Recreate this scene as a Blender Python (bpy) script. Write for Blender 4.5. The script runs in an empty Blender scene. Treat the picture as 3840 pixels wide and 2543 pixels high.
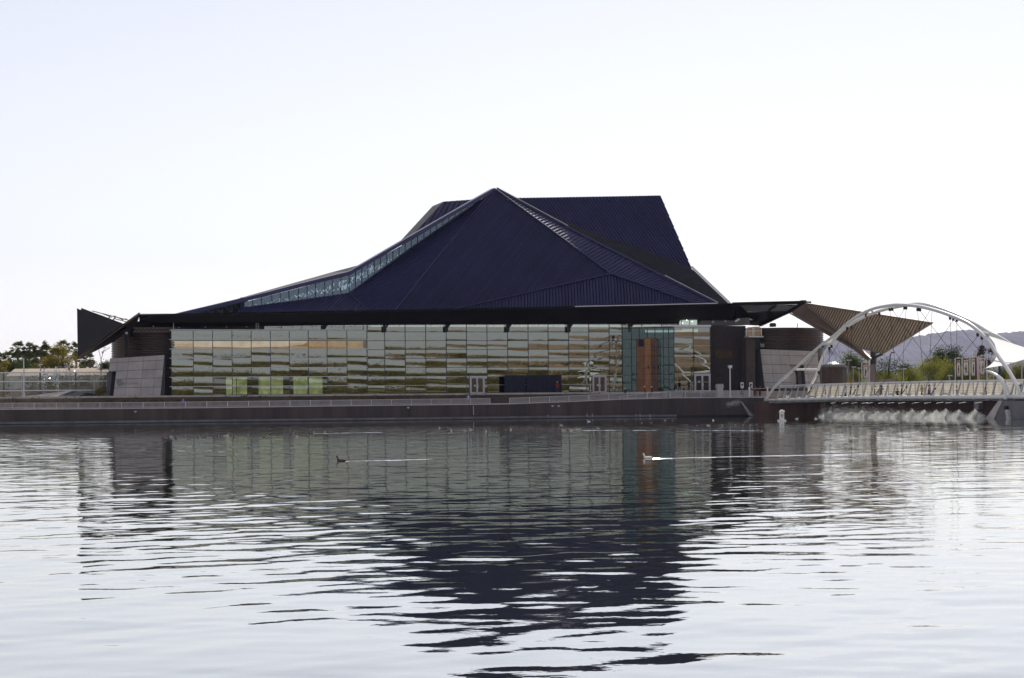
import bpy, bmesh, math, random
import numpy as np
from mathutils import Vector, Matrix, Quaternion
random.seed(7)
rng = np.random.default_rng(11)
R = math.radians
scene = bpy.context.scene
COL = scene.collection

# ------------------------------------------------------------------ camera, sky, sun, exposure
F, CX, HY, ROLL, CAM_H = 7467.0, 1920.0, 1500.0, R(0.5), 2.8
cam_d = bpy.data.cameras.new("camera")
cam = bpy.data.objects.new("camera", cam_d)
COL.objects.link(cam)
cam.location = (0, 0, CAM_H)
cam.rotation_euler = (R(90), ROLL, 0)
cam_d.sensor_width = 36.0
cam_d.lens = 36.0 * F / 3840.0
cam_d.shift_y = (HY - 1271.5) / 3840.0
cam_d.clip_start = 0.5
cam_d.clip_end = 30000
scene.camera = cam

SUN_AZ, SUN_EL = R(13), R(42)
world = bpy.data.worlds.new("World")
scene.world = world
world.use_nodes = True
wt = world.node_tree
wt.nodes.clear()
w_out = wt.nodes.new("ShaderNodeOutputWorld")
w_bg = wt.nodes.new("ShaderNodeBackground")
w_sky = wt.nodes.new("ShaderNodeTexSky")
w_sky.sky_type = 'NISHITA'
w_sky.sun_disc = False
w_sky.sun_elevation = SUN_EL
w_sky.sun_rotation = SUN_AZ
w_sky.altitude = 350
w_sky.air_density = 1.0
w_sky.dust_density = 0.5
w_sky.ozone_density = 2.0
w_bg.inputs["Strength"].default_value = 0.0945
w_sat = wt.nodes.new("ShaderNodeHueSaturation")
w_sat.inputs["Saturation"].default_value = 0.34
wt.links.new(w_sky.outputs[0], w_sat.inputs["Color"])
w_tint = wt.nodes.new("ShaderNodeMix"); w_tint.data_type = 'RGBA'; w_tint.blend_type = 'MULTIPLY'
w_tint.inputs[0].default_value = 1.0
w_tint.inputs[7].default_value = (1.035, 0.99, 1.02, 1)     # the camera's cool white balance
wt.links.new(w_sat.outputs[0], w_tint.inputs[6])
# one faint band of high cloud
w_tc = wt.nodes.new("ShaderNodeTexCoord")
w_mp = wt.nodes.new("ShaderNodeMapping"); w_mp.inputs["Scale"].default_value = (9, 9, 130); w_mp.inputs["Rotation"].default_value = (0, R(1.5), 0)
wt.links.new(w_tc.outputs["Generated"], w_mp.inputs["Vector"])
w_ns = wt.nodes.new("ShaderNodeTexNoise"); w_ns.inputs["Scale"].default_value = 1.0; w_ns.inputs["Detail"].default_value = 6
wt.links.new(w_mp.outputs[0], w_ns.inputs["Vector"])
w_sp = wt.nodes.new("ShaderNodeSeparateXYZ"); wt.links.new(w_tc.outputs["Generated"], w_sp.inputs[0])
def w_range(sock, a, b, c=0.0, d=1.0):
    q = wt.nodes.new("ShaderNodeMapRange"); q.interpolation_type = 'SMOOTHSTEP'
    for k, v in zip(("From Min", "From Max", "To Min", "To Max"), (a, b, c, d)): q.inputs[k].default_value = v
    wt.links.new(sock, q.inputs["Value"]); return q.outputs[0]
def w_mul(a, b):
    q = wt.nodes.new("ShaderNodeMath"); q.operation = 'MULTIPLY'; wt.links.new(a, q.inputs[0]); wt.links.new(b, q.inputs[1]); return q.outputs[0]
band = w_mul(w_range(w_sp.outputs["Z"], 0.109, 0.1155), w_range(w_sp.outputs["Z"], 0.119, 0.1245, 1.0, 0.0))
band = w_mul(band, w_range(w_sp.outputs["X"], 0.085, 0.15))
band = w_mul(band, w_range(w_sp.outputs["Y"], 0.2, 0.6))
band = w_mul(band, w_range(w_ns.outputs["Fac"], 0.40, 0.66))
w_cl = wt.nodes.new("ShaderNodeMix"); w_cl.data_type = 'RGBA'; w_cl.blend_type = 'MULTIPLY'
wt.links.new(band, w_cl.inputs[0]); wt.links.new(w_tint.outputs[2], w_cl.inputs[6]); w_cl.inputs[7].default_value = (1.16, 1.15, 1.08, 1)
wt.links.new(w_cl.outputs[2], w_bg.inputs["Color"])
wt.links.new(w_bg.outputs[0], w_out.inputs["Surface"])

sun_d = bpy.data.lights.new("sun", 'SUN')
sun_d.energy = 3.6
sun_d.angle = R(0.53)
sun_d.color = (1.0, 0.95, 0.87)
sun = bpy.data.objects.new("sun", sun_d)
COL.objects.link(sun)
SUN_DIR = Vector((math.sin(SUN_AZ) * math.cos(SUN_EL), math.cos(SUN_AZ) * math.cos(SUN_EL), math.sin(SUN_EL)))
sun.rotation_euler = SUN_DIR.to_track_quat('Z', 'Y').to_euler()
sun.location = (60, 200, 200)

vs = scene.view_settings
vs.view_transform = 'Standard'
vs.look = 'None'
vs.exposure = 0.25
vs.gamma = 1.0
vs.use_curve_mapping = False
scene.cycles.max_bounces = 10
scene.cycles.transparent_max_bounces = 16
scene.cycles.use_denoising = True

# ------------------------------------------------------------------ survey helpers
S, C_ = math.sin(ROLL), math.cos(ROLL)
SL = 0.28                                   # the lake wall runs 15.6 degrees off the picture plane
LW = math.sqrt(1 + SL * SL)
UX = Vector((1 / LW, SL / LW, 0))           # along the lake wall
NX = Vector((-SL / LW, 1 / LW, 0))          # away from the lake
WALL_ANG = math.atan(SL)

def uv(x, y):
    dx, dy = x - CX, y - HY
    return (dx * C_ - dy * S) / F, (dy * C_ + dx * S) / F

def PD(x, y, D):
    u, v = uv(x, y)
    return Vector((u * D, D, CAM_H - v * D))

def P(x, y, t):                             # point at distance t behind the face of the lake wall
    u, v = uv(x, y)
    return PD(x, y, (272 + SL * 68.6 + LW * t) / (1 - SL * u))

def PZ(x, y, z):                            # point on a horizontal level
    u, v = uv(x, y)
    return PD(x, y, (CAM_H - z) / v)

def Pxz(x, t, z, y=1450):
    p = P(x, y, t)
    return Vector((p.x, p.y, z))

def PB(x, y, o=0.0):                        # point in the upright plane of the bridge's lake side, o metres further over the deck
    u, v = uv(x, y)
    # line through (38,300) with direction (.332,-.943)
    n = Vector((0.943, 0.332))
    c = n.x * 38 + n.y * 300 + o
    D = c / (n.x * u + n.y)
    return PD(x, y, D)

def plane_of(a, b, c):
    n = (b - a).cross(c - a).normalized()
    return a, n

def on_plane(x, y, pl):
    p0, n = pl
    o = Vector((0, 0, CAM_H))
    d = PD(x, y, 1.0) - o
    return o + d * ((p0 - o).dot(n) / d.dot(n))

# ------------------------------------------------------------------ materials
MATS = {}
def nodes(m):
    m.use_nodes = True
    nt = m.node_tree
    return nt, nt.nodes, nt.links

def mat(name, col, rough=0.6, metal=0.0, var=0.15, scale=0.6, bump=0.0, bscale=8.0, spec=0.5, streak=False, rnd=0.0):
    if name in MATS: return MATS[name]
    m = bpy.data.materials.new(name)
    nt, N, L = nodes(m)
    b = N["Principled BSDF"]
    b.inputs["Roughness"].default_value = rough
    b.inputs["Metallic"].default_value = metal
    b.inputs["Specular IOR Level"].default_value = spec
    tc = N.new("ShaderNodeTexCoord")
    mp = N.new("ShaderNodeMapping")
    if streak: mp.inputs["Scale"].default_value = (1, 1, 0.12)
    L.new(tc.outputs["Object"], mp.inputs["Vector"])
    n1 = N.new("ShaderNodeTexNoise")
    n1.inputs["Scale"].default_value = scale
    n1.inputs["Detail"].default_value = 6
    n1.inputs["Roughness"].default_value = 0.65
    L.new(mp.outputs[0], n1.inputs["Vector"])
    r = N.new("ShaderNodeValToRGB")
    r.color_ramp.elements[0].position = 0.3
    r.color_ramp.elements[1].position = 0.7
    lo = [max(0, c * (1 - var)) for c in col]; hi = [min(1, c * (1 + var)) for c in col]
    r.color_ramp.elements[0].color = (*lo, 1)
    r.color_ramp.elements[1].color = (*hi, 1)
    L.new(n1.outputs["Fac"], r.inputs["Fac"])
    colo = r.outputs["Color"]
    if rnd > 0:                              # small piece to piece differences in tone
        oi = N.new("ShaderNodeObjectInfo")
        mr = N.new("ShaderNodeMapRange"); mr.inputs["To Min"].default_value = 1 - rnd; mr.inputs["To Max"].default_value = 1 + rnd
        L.new(oi.outputs["Random"], mr.inputs["Value"])
        mm = N.new("ShaderNodeVectorMath"); mm.operation = 'SCALE'
        L.new(colo, mm.inputs[0]); L.new(mr.outputs[0], mm.inputs["Scale"]); colo = mm.outputs[0]
    L.new(colo, b.inputs["Base Color"])
    if bump > 0:
        n2 = N.new("ShaderNodeTexNoise")
        n2.inputs["Scale"].default_value = bscale
        n2.inputs["Detail"].default_value = 4
        L.new(mp.outputs[0], n2.inputs["Vector"])
        bp = N.new("ShaderNodeBump")
        bp.inputs["Strength"].default_value = 0.6
        bp.inputs["Distance"].default_value = bump
        L.new(n2.outputs["Fac"], bp.inputs["Height"])
        L.new(bp.outputs[0], b.inputs["Normal"])
    MATS[name] = m
    return m

def leaf_mat(name, c_dark, c_light, trans=0.35, scale=0.5):
    if name in MATS: return MATS[name]
    m = bpy.data.materials.new(name)
    nt, N, L = nodes(m)
    N.remove(N["Principled BSDF"])
    out = N["Material Output"]
    tc = N.new("ShaderNodeTexCoord")
    n1 = N.new("ShaderNodeTexNoise"); n1.inputs["Scale"].default_value = scale; n1.inputs["Detail"].default_value = 5
    L.new(tc.outputs["Object"], n1.inputs["Vector"])
    r = N.new("ShaderNodeValToRGB")
    r.color_ramp.elements[0].position = 0.35; r.color_ramp.elements[1].position = 0.65
    r.color_ramp.elements[0].color = (*c_dark, 1); r.color_ramp.elements[1].color = (*c_light, 1)
    L.new(n1.outputs["Fac"], r.inputs["Fac"])
    d = N.new("ShaderNodeBsdfDiffuse"); t = N.new("ShaderNodeBsdfTranslucent")
    L.new(r.outputs[0], d.inputs[0]); L.new(r.outputs[0], t.inputs[0])
    mx = N.new("ShaderNodeMixShader"); mx.inputs[0].default_value = trans
    L.new(d.outputs[0], mx.inputs[1]); L.new(t.outputs[0], mx.inputs[2])
    L.new(mx.outputs[0], out.inputs["Surface"])
    MATS[name] = m
    return m

def glass_mat(name, refl=0.72, tint=(0.5, 0.62, 0.58), rcol=(0.8, 0.86, 0.86), wob=0.0):
    m = bpy.data.materials.new(name)
    nt, N, L = nodes(m)
    N.remove(N["Principled BSDF"])
    out = N["Material Output"]
    tr = N.new("ShaderNodeBsdfTransparent"); tr.inputs[0].default_value = (*tint, 1)
    gl = N.new("ShaderNodeBsdfGlossy"); gl.inputs["Roughness"].default_value = 0.0
    gl.inputs["Color"].default_value = (*rcol, 1)
    if wob > 0:
        tc = N.new("ShaderNodeTexCoord")
        oi = N.new("ShaderNodeObjectInfo")
        ad = N.new("ShaderNodeVectorMath"); ad.operation = 'ADD'
        L.new(tc.outputs["Object"], ad.inputs[0]); L.new(oi.outputs["Location"], ad.inputs[1])
        ns = N.new("ShaderNodeTexNoise"); ns.inputs["Scale"].default_value = 2.2; ns.inputs["Detail"].default_value = 2
        L.new(ad.outputs[0], ns.inputs["Vector"])
        bp = N.new("ShaderNodeBump"); bp.inputs["Distance"].default_value = wob; bp.inputs["Strength"].default_value = 1.0
        L.new(ns.outputs["Fac"], bp.inputs["Height"]); L.new(bp.outputs[0], gl.inputs["Normal"])
    mx = N.new("ShaderNodeMixShader"); mx.inputs[0].default_value = refl
    L.new(tr.outputs[0], mx.inputs[1]); L.new(gl.outputs[0], mx.inputs[2])
    L.new(mx.outputs[0], out.inputs["Surface"])
    MATS[name] = m
    return m

def emit_mat(name, col, strength, col2=None):
    m = bpy.data.materials.new(name)
    nt, N, L = nodes(m)
    N.remove(N["Principled BSDF"])
    e = N.new("ShaderNodeEmission"); e.inputs[1].default_value = strength
    tc = N.new("ShaderNodeTexCoord")
    n1 = N.new("ShaderNodeTexNoise"); n1.inputs["Scale"].default_value = 0.9; n1.inputs["Detail"].default_value = 5
    L.new(tc.outputs["Object"], n1.inputs["Vector"])
    r = N.new("ShaderNodeValToRGB")
    r.color_ramp.elements[0].position = 0.35; r.color_ramp.elements[1].position = 0.65
    r.color_ramp.elements[0].color = (*(col2 or [c * 0.75 for c in col]), 1)
    r.color_ramp.elements[1].color = (*col, 1)
    L.new(n1.outputs["Fac"], r.inputs["Fac"]); L.new(r.outputs[0], e.inputs[0])
    L.new(e.outputs[0], N["Material Output"].inputs["Surface"])
    MATS[name] = m
    return m

ROOF = mat("navy standing seam metal", (0.040, 0.037, 0.108), 0.42, 0.15, 0.22, 0.18, spec=0.4, rnd=0.16)
ROOF_D = mat("dark seam recess", (0.010, 0.010, 0.018), 0.7)
ROOF_CAP = mat("navy ridge cap metal", (0.052, 0.048, 0.125), 0.45, 0.15, 0.1, 0.4)
VISOR = mat("dark bronze steel deck", (0.012, 0.008, 0.007), 0.6, 0.0, 0.25, 0.5, spec=0.12)
BRONZE = mat("brown painted steel", (0.21, 0.145, 0.095), 0.5, 0.1, 0.15, 0.5)
TAN = mat("tan metal slat", (0.58, 0.44, 0.31), 0.5, 0.15, 0.12, 0.6)
DRUM = mat("brown corrugated metal", (0.075, 0.048, 0.040), 0.36, 0.3, 0.15, 0.4)
BRICK = mat("dark brown masonry", (0.045, 0.033, 0.032), 0.8, 0, 0.25, 1.5, 0.01, 6)
CONC = mat("pale precast concrete", (0.50, 0.455, 0.44), 0.85, 0, 0.16, 0.5, 0.01, 14, rnd=0.07)
CONC_D = mat("joint and shaded side concrete", (0.12, 0.11, 0.11), 0.9)
WALLC = mat("weathered lake wall concrete", (0.084, 0.064, 0.058), 0.9, 0, 0.32, 0.45, 0.012, 5, streak=True, rnd=0.10)
WALLR = mat("reddish lake wall concrete", (0.125, 0.072, 0.058), 0.9, 0, 0.35, 0.5, 0.012, 5, streak=True, rnd=0.12)
COPE = mat("coping concrete", (0.56, 0.51, 0.48), 0.85, 0, 0.15, 0.8, 0.006, 10)
LEDGE = mat("damp footing concrete", (0.20, 0.18, 0.195), 0.7, 0, 0.35, 0.6, 0.01, 6)
SLIME = mat("wet black waterline", (0.012, 0.012, 0.012), 0.35)
SOIL = mat("dry brown planting soil", (0.11, 0.075, 0.045), 0.95, 0, 0.35, 0.5, 0.05, 2)
PAVE = mat("beige promenade paving", (0.38, 0.33, 0.28), 0.9, 0, 0.12, 0.4, 0.004, 5)
DESERT = mat("pale desert ground", (0.33, 0.27, 0.20), 0.95, 0, 0.2, 0.02, 0.03, 0.5)
GREYMET = mat("grey painted metal", (0.42, 0.40, 0.42), 0.4, 0.3, 0.08, 1)
PALEMET = mat("pale grey aluminium and sunlit edge tone", (0.55, 0.54, 0.58), 0.35, 0.4, 0.06, 1)
MULL = mat("dark aluminium mullion", (0.06, 0.06, 0.075), 0.4, 0.5)
WHITE = mat("white painted steel", (0.87, 0.86, 0.84), 0.3, 0.0, 0.05, 0.8)
WHITE2 = mat("white plastic", (0.8, 0.8, 0.78), 0.4, 0.0, 0.04, 2)
BLACK = mat("black steel", (0.012, 0.012, 0.014), 0.5)
CABLE = mat("dark steel cable", (0.03, 0.03, 0.035), 0.4, 0.6)
WOOD = mat("orange timber veneer", (0.37, 0.165, 0.05), 0.5, 0, 0.2, 1.2)
WOOD2 = mat("darker timber veneer", (0.26, 0.105, 0.035), 0.55, 0, 0.25, 1.2)
NAVYP = mat("matt navy display board", (0.018, 0.018, 0.040), 0.8, 0, 0.15, 0.5)
INTER = mat("dim interior wall", (0.10, 0.085, 0.05), 0.8, 0, 0.4, 0.3)
AMBER = mat("amber interior lining", (0.30, 0.17, 0.05), 0.7, 0, 0.4, 0.8)
GRAVEL = mat("grey gravel", (0.34, 0.31, 0.28), 0.95, 0, 0.3, 3.0, 0.06, 6)
SAIL = leaf_mat("white sail fabric", (0.94, 0.93, 0.91), (0.96, 0.95, 0.93), 0.75, 0.3)
MOUNT = mat("mountain rock with haze tint", (0.098, 0.092, 0.128), 0.95, 0, 0.35, 0.006, 6.0, 0.02)  # rock colour made paler and bluer to paint the haze over it
GLASS_A = glass_mat("mirror glass", 0.74, (0.62, 0.70, 0.60), (0.345, 0.37, 0.345), 0.0012)
GLASS_G = glass_mat("glass over gold band", 0.34, (0.92, 0.92, 0.88), (0.345, 0.37, 0.345), 0.0012)
GLASS_W = glass_mat("clearer window glass", 0.45, (0.85, 0.90, 0.82), (0.345, 0.37, 0.345), 0.0012)
GLASS_B = glass_mat("green tinted glass", 0.30, (0.24, 0.34, 0.32), (0.22, 0.30, 0.30), 0.003)
GLASS_C = glass_mat("clerestory glass", 0.36, (0.62, 0.72, 0.76), (0.28, 0.34, 0.42), 0.0)
GLASS_F = glass_mat("clear screen glass", 0.12, (0.80, 0.82, 0.82), (0.8, 0.85, 0.85), 0.0)

# ------------------------------------------------------------------ object helpers
def tag(o, label=None, cat=None, group=None, kind=None):
    if label: o["label"] = label
    if cat: o["category"] = cat
    if group: o["group"] = group
    if kind: o["kind"] = kind
    return o

BASE = {}
def thing(name, label, cat, loc=(0, 0, 0), group=None):
    o = bpy.data.objects.new(name, None)
    o.empty_display_size = 0.5
    COL.objects.link(o)
    o.location = loc
    BASE[o.name] = Vector(loc)
    return tag(o, label, cat, group)

def base_of(o):
    b = Vector((0, 0, 0))
    while o is not None:
        b += o.location; o = o.parent
    return b

class MB:
    def __init__(self): self.v = []; self.f = []; self.mi = []; self.cur = 0
    def add(self, vs, fs):
        n = len(self.v)
        self.v += [tuple(p) for p in vs]
        self.f += [[i + n for i in q] for q in fs]
        self.mi += [self.cur] * len(fs)
        return self
    def hexa(self, a, b):                    # two matching quads
        self.add(list(a) + list(b), [(3, 2, 1, 0), (4, 5, 6, 7), (0, 1, 5, 4), (1, 2, 6, 5), (2, 3, 7, 6), (3, 0, 4, 7)])
        return self
    def box(self, c, sx, sy, sz, ax=Vector((1, 0, 0)), ay=Vector((0, 1, 0)), az=Vector((0, 0, 1))):
        c = Vector(c); x, y, z = ax * (sx / 2), ay * (sy / 2), az * (sz / 2)
        return self.hexa([c - x - y - z, c + x - y - z, c + x + y - z, c - x + y - z],
                         [c - x - y + z, c + x - y + z, c + x + y + z, c - x + y + z])
    def wbox(self, c, sx, sy, sz): return self.box(c, sx, sy, sz, UX, NX)
    def prism(self, poly, vec):
        n = len(poly); vec = Vector(vec)
        a = [Vector(p) for p in poly]; b = [p + vec for p in a]
        self.add(a + b, [tuple(range(n))[::-1], tuple(range(n, 2 * n))] + [(i, (i + 1) % n, n + (i + 1) % n, n + i) for i in range(n)])
        return self
    def bar(self, a, b, w, h=None):
        a, b = Vector(a), Vector(b); d = (b - a)
        L = d.length
        if L < 1e-6: return self
        d.normalize()
        up = Vector((0, 0, 1)) if abs(d.z) < 0.95 else Vector((0, 1, 0))
        s = d.cross(up).normalized(); u = s.cross(d)
        return self.box((a + b) / 2, L, w, h or w, d, s, u)
    def tube(self, pts, rad, seg=8, caps=True):
        pts = [Vector(p) for p in pts]
        n = len(pts)
        rads = rad if isinstance(rad, (list, tuple)) else [rad] * n
        vs = []; fs = []
        prev = None
        for i, p in enumerate(pts):
            d = (pts[min(i + 1, n - 1)] - pts[max(i - 1, 0)]).normalized()
            if prev is None:
                up = Vector((0, 0, 1)) if abs(d.z) < 0.9 else Vector((0, 1, 0))
                s = d.cross(up).normalized()
            else:
                s = (prev - d * prev.dot(d)).normalized()
            prev = s
            u = s.cross(d)
            for k in range(seg):
                a = 2 * math.pi * k / seg
                vs.append(p + (s * math.cos(a) + u * math.sin(a)) * rads[i])
        for i in range(n - 1):
            for k in range(seg):
                k2 = (k + 1) % seg
                fs.append((i * seg + k, i * seg + k2, (i + 1) * seg + k2, (i + 1) * seg + k))
        if caps:
            fs.append(tuple(range(seg))[::-1]); fs.append(tuple((n - 1) * seg + k for k in range(seg)))
        return self.add(vs, fs)
    def lathe(self, c, prof, seg=24, a0=0, a1=2 * math.pi):
        c = Vector(c); full = abs(a1 - a0 - 2 * math.pi) < 1e-6
        m = seg if full else seg + 1
        vs = []; fs = []
        for r, z in prof:
            for k in range(m):
                a = a0 + (a1 - a0) * k / seg
                vs.append(c + Vector((r * math.cos(a), r * math.sin(a), z)))
        for i in range(len(prof) - 1):
            for k in range(seg):
                k2 = (k + 1) % m
                fs.append((i * m + k, i * m + k2, (i + 1) * m + k2, (i + 1) * m + k))
        return self.add(vs, fs)
    def mesh(self, name, mats, off=Vector((0, 0, 0)), smooth=False):
        me = bpy.data.meshes.new(name)
        me.from_pydata([(p[0] - off.x, p[1] - off.y, p[2] - off.z) for p in self.v], [], self.f)
        if not isinstance(mats, (list, tuple)): mats = [mats]
        for m in mats: me.materials.append(m)
        if len(mats) > 1: me.polygons.foreach_set("material_index", self.mi)
        if smooth: me.polygons.foreach_set("use_smooth", [True] * len(me.polygons))
        bm = bmesh.new(); bm.from_mesh(me)
        bmesh.ops.recalc_face_normals(bm, faces=bm.faces); bm.to_mesh(me); bm.free()
        me.update()
        return me
    def build(self, name, mats, parent=None, label=None, cat=None, group=None, kind=None, smooth=False, base=None):
        off = base_of(parent) if parent is not None else (Vector(base) if base is not None else Vector((0, 0, 0)))
        me = self.mesh(name, mats, off, smooth)
        o = bpy.data.objects.new(name, me)
        COL.objects.link(o)
        if parent is not None: o.parent = parent
        elif base is not None: o.location = base
        return tag(o, label, cat, group, kind)

def inst(name, me, parent, loc, rz=0.0, scale=(1, 1, 1), rot=None):
    o = bpy.data.objects.new(name, me)
    COL.objects.link(o)
    o.parent = parent
    o.location = Vector(loc) - base_of(parent)
    o.rotation_euler = rot if rot is not None else (0, 0, rz)
    o.scale = scale
    return o

def copy_tree(o, parent=None):
    c = o.copy(); COL.objects.link(c)
    if parent is not None: c.parent = parent
    for ch in list(o.children): copy_tree(ch, c)
    return c

def np_mesh(name, V, faces_n, mats, verts_per_face=4):
    me = bpy.data.meshes.new(name)
    nv = len(V); nf = faces_n
    me.vertices.add(nv); me.vertices.foreach_set("co", np.asarray(V, dtype=np.float32).ravel())
    me.loops.add(nf * verts_per_face); me.loops.foreach_set("vertex_index", np.arange(nf * verts_per_face, dtype=np.int32))
    me.polygons.add(nf)
    me.polygons.foreach_set("loop_start", np.arange(0, nf * verts_per_face, verts_per_face, dtype=np.int32))
    if not isinstance(mats, (list, tuple)): mats = [mats]
    for m in mats: me.materials.append(m)
    me.update(calc_edges=True)
    return me

def leaf_quads(centres, size, aspect=1.0, seed=0, tri=False):
    r = np.random.default_rng(seed)
    n = len(centres)
    a = r.normal(size=(n, 3)); a /= np.linalg.norm(a, axis=1)[:, None]
    b = r.normal(size=(n, 3)); b -= a * np.sum(a * b, axis=1)[:, None]; b /= np.linalg.norm(b, axis=1)[:, None]
    s = (size * r.uniform(0.6, 1.4, n))[:, None]
    a = a * s; b = b * s * aspect
    q = np.stack([centres - a, centres - b * 0.8, centres + a, centres + b * 0.8], axis=1)
    return q.reshape(-1, 3)

# ------------------------------------------------------------------ setting: water, land, far mountains
def water_material():
    m = bpy.data.materials.new("lake water")
    nt, N, L = nodes(m)
    N.remove(N["Principled BSDF"])
    dif = N.new("ShaderNodeBsdfDiffuse"); dif.inputs["Color"].default_value = (0.018, 0.024, 0.009, 1)
    glo = N.new("ShaderNodeBsdfGlossy"); glo.inputs["Roughness"].default_value = 0.02; glo.inputs["Color"].default_value = (0.98, 0.99, 0.97, 1)
    fre = N.new("ShaderNodeFresnel"); fre.inputs["IOR"].default_value = 1.333
    pw = N.new("ShaderNodeMath"); pw.operation = 'POWER'; pw.inputs[1].default_value = 0.42
    L.new(fre.outputs[0], pw.inputs[0])
    mxs = N.new("ShaderNodeMixShader"); L.new(pw.outputs[0], mxs.inputs[0]); L.new(dif.outputs[0], mxs.inputs[1]); L.new(glo.outputs[0], mxs.inputs[2])
    L.new(mxs.outputs[0], N["Material Output"].inputs["Surface"])
    tc = N.new("ShaderNodeTexCoord")
    def noise(sx, sy, sc, det, rough=0.5):
        mp = N.new("ShaderNodeMapping"); mp.inputs["Scale"].default_value = (sx, sy, 1)
        L.new(tc.outputs["Object"], mp.inputs["Vector"])
        n = N.new("ShaderNodeTexNoise"); n.inputs["Scale"].default_value = sc
        n.inputs["Detail"].default_value = det; n.inputs["Roughness"].default_value = rough
        L.new(mp.outputs[0], n.inputs["Vector"])
        return n.outputs["Fac"]
    def mul(a, k):
        q = N.new("ShaderNodeMath"); q.operation = 'MULTIPLY'; L.new(a, q.inputs[0])
        if isinstance(k, float): q.inputs[1].default_value = k
        else: L.new(k, q.inputs[1])
        return q.outputs[0]
    def add(a, c):
        q = N.new("ShaderNodeMath"); q.operation = 'ADD'; L.new(a, q.inputs[0]); L.new(c, q.inputs[1]); return q.outputs[0]
    h = mul(noise(0.9, 1.0, 5.0, 2.0), 0.0012)      # finest ripples only; the waves themselves are in the mesh
    bp = N.new("ShaderNodeBump"); bp.inputs["Strength"].default_value = 1.0; bp.inputs["Distance"].default_value = 1.0
    L.new(h, bp.inputs["Height"])
    for q in (dif, glo, fre): L.new(bp.outputs[0], q.inputs["Normal"])
    return m
WATER = water_material()
def wave_height(X, Y):
    r = np.random.default_rng(42)
    H = np.zeros_like(X)
    for k in range(54):
        lam = 0.5 * (6.5 / 0.5) ** (k / 53) * r.uniform(.93, 1.07)
        th = r.normal() * 1.35 + R(100)               # breeze roughly along the view, widely spread
        amp = 0.0036 * lam / (2 * math.pi) * (1.0 if lam < 1.3 else (1.3 / lam) ** 0.7)
        ph = r.uniform(0, 6.283)
        kx, ky = math.cos(th) * 6.283 / lam, math.sin(th) * 6.283 / lam
        H += amp * np.sin(kx * X + ky * Y + ph + 0.6 * np.sin(X * .11 + ph * 3) + 0.6 * np.sin(Y * .09 + ph))
    lee = np.interp(Y, [50, 110, 210, 300], [0.92, 1.15, 0.95, 0.75])     # calmer in the lee of the far wall
    gust = 1.0 + .28 * np.sin(X * .05 + 1.1 * np.sin(Y * .031) + .7) * np.sin(Y * .043 + .8 * np.sin(X * .027)) + .15 * np.sin(X * .13 + Y * .08)
    return H * lee * gust
def water_mesh():
    Vs, Fs, n0 = [], [], 0
    for y0, y1, hw, dx, dy in ((12, 80.2, 36, .15, .14), (80, 160.4, 62, .22, .19), (160, 305, 108, .45, .32)):
        nx, ny = int(2 * hw / dx), int((y1 - y0) / dy)
        gx, gy = np.meshgrid(np.linspace(-hw, hw, nx + 1), np.linspace(y0, y1, ny + 1))
        z = wave_height(gx, gy)
        e = np.minimum(1, np.minimum((hw - np.abs(gx)) / 6, 1))
        Vs.append(np.stack([gx, gy, z * e], axis=-1).reshape(-1, 3))
        i = np.arange(nx)[None, :] + (np.arange(ny) * (nx + 1))[:, None] + n0
        Fs.append(np.stack([i, i + 1, i + nx + 2, i + nx + 1], axis=-1).reshape(-1, 4))
        n0 += (nx + 1) * (ny + 1)
    # flat water further out to the sides
    flat = [(-900, 4), (900, 4), (900, 12), (-900, 12), (-900, 12), (-36, 12), (-36, 80.2), (-900, 80.2), (36, 12), (900, 12), (900, 80.2), (36, 80.2), (-900, 80), (-62, 80), (-62, 160.4), (-900, 160.4), (62, 80), (900, 80), (900, 160.4), (62, 160.4), (-900, 160), (-108, 160), (-108, 330), (-900, 330), (108, 160), (900, 160), (900, 330), (108, 330), (-108, 304.9), (108, 304.9), (108, 330), (-108, 330)]
    Vs.append(np.array([(x, y, 0.0) for x, y in flat])); Fs.append(np.arange(len(flat)).reshape(-1, 4) + n0)
    V = np.concatenate(Vs).astype(np.float32); Fq = np.concatenate(Fs).astype(np.int32)
    me = bpy.data.meshes.new("water")
    me.vertices.add(len(V)); me.vertices.foreach_set("co", V.ravel())
    me.loops.add(Fq.size); me.loops.foreach_set("vertex_index", Fq.ravel())
    me.polygons.add(len(Fq)); me.polygons.foreach_set("loop_start", np.arange(0, Fq.size, 4, dtype=np.int32))
    me.update(calc_edges=True)
    me.polygons.foreach_set("use_smooth", np.ones(len(Fq), dtype=bool))
    me.materials.append(WATER)
    o = bpy.data.objects.new("water", me); COL.objects.link(o); o["kind"] = "structure"
water_mesh()

# lake wall plan line (x, y) at the water's face
def wl(X): return Vector((X, 272 + SL * (X + 68.6), 0))
LINE = [wl(-330), wl(-68.6), wl(0), wl(23.5), wl(36.5), Vector((44, 297.5, 0)), Vector((59.5, 252, 0)), Vector((68, 226, 0)), Vector((150, 60, 0))]
# promenade level behind the wall, out to the horizon
mb = MB()
far = [Vector((6000, 60, 2.2)), Vector((6000, 9000, 2.2)), Vector((-6000, 9000, 2.2)), Vector((-6000, wl(-330).y, 2.2))]
poly = [Vector((p.x + NX.x * 0.3, p.y + NX.y * 0.3, 2.2)) for p in LINE] + far
mb.add(poly, [tuple(range(len(poly)))])
mb.build("ground", DESERT, kind="structure")
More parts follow.
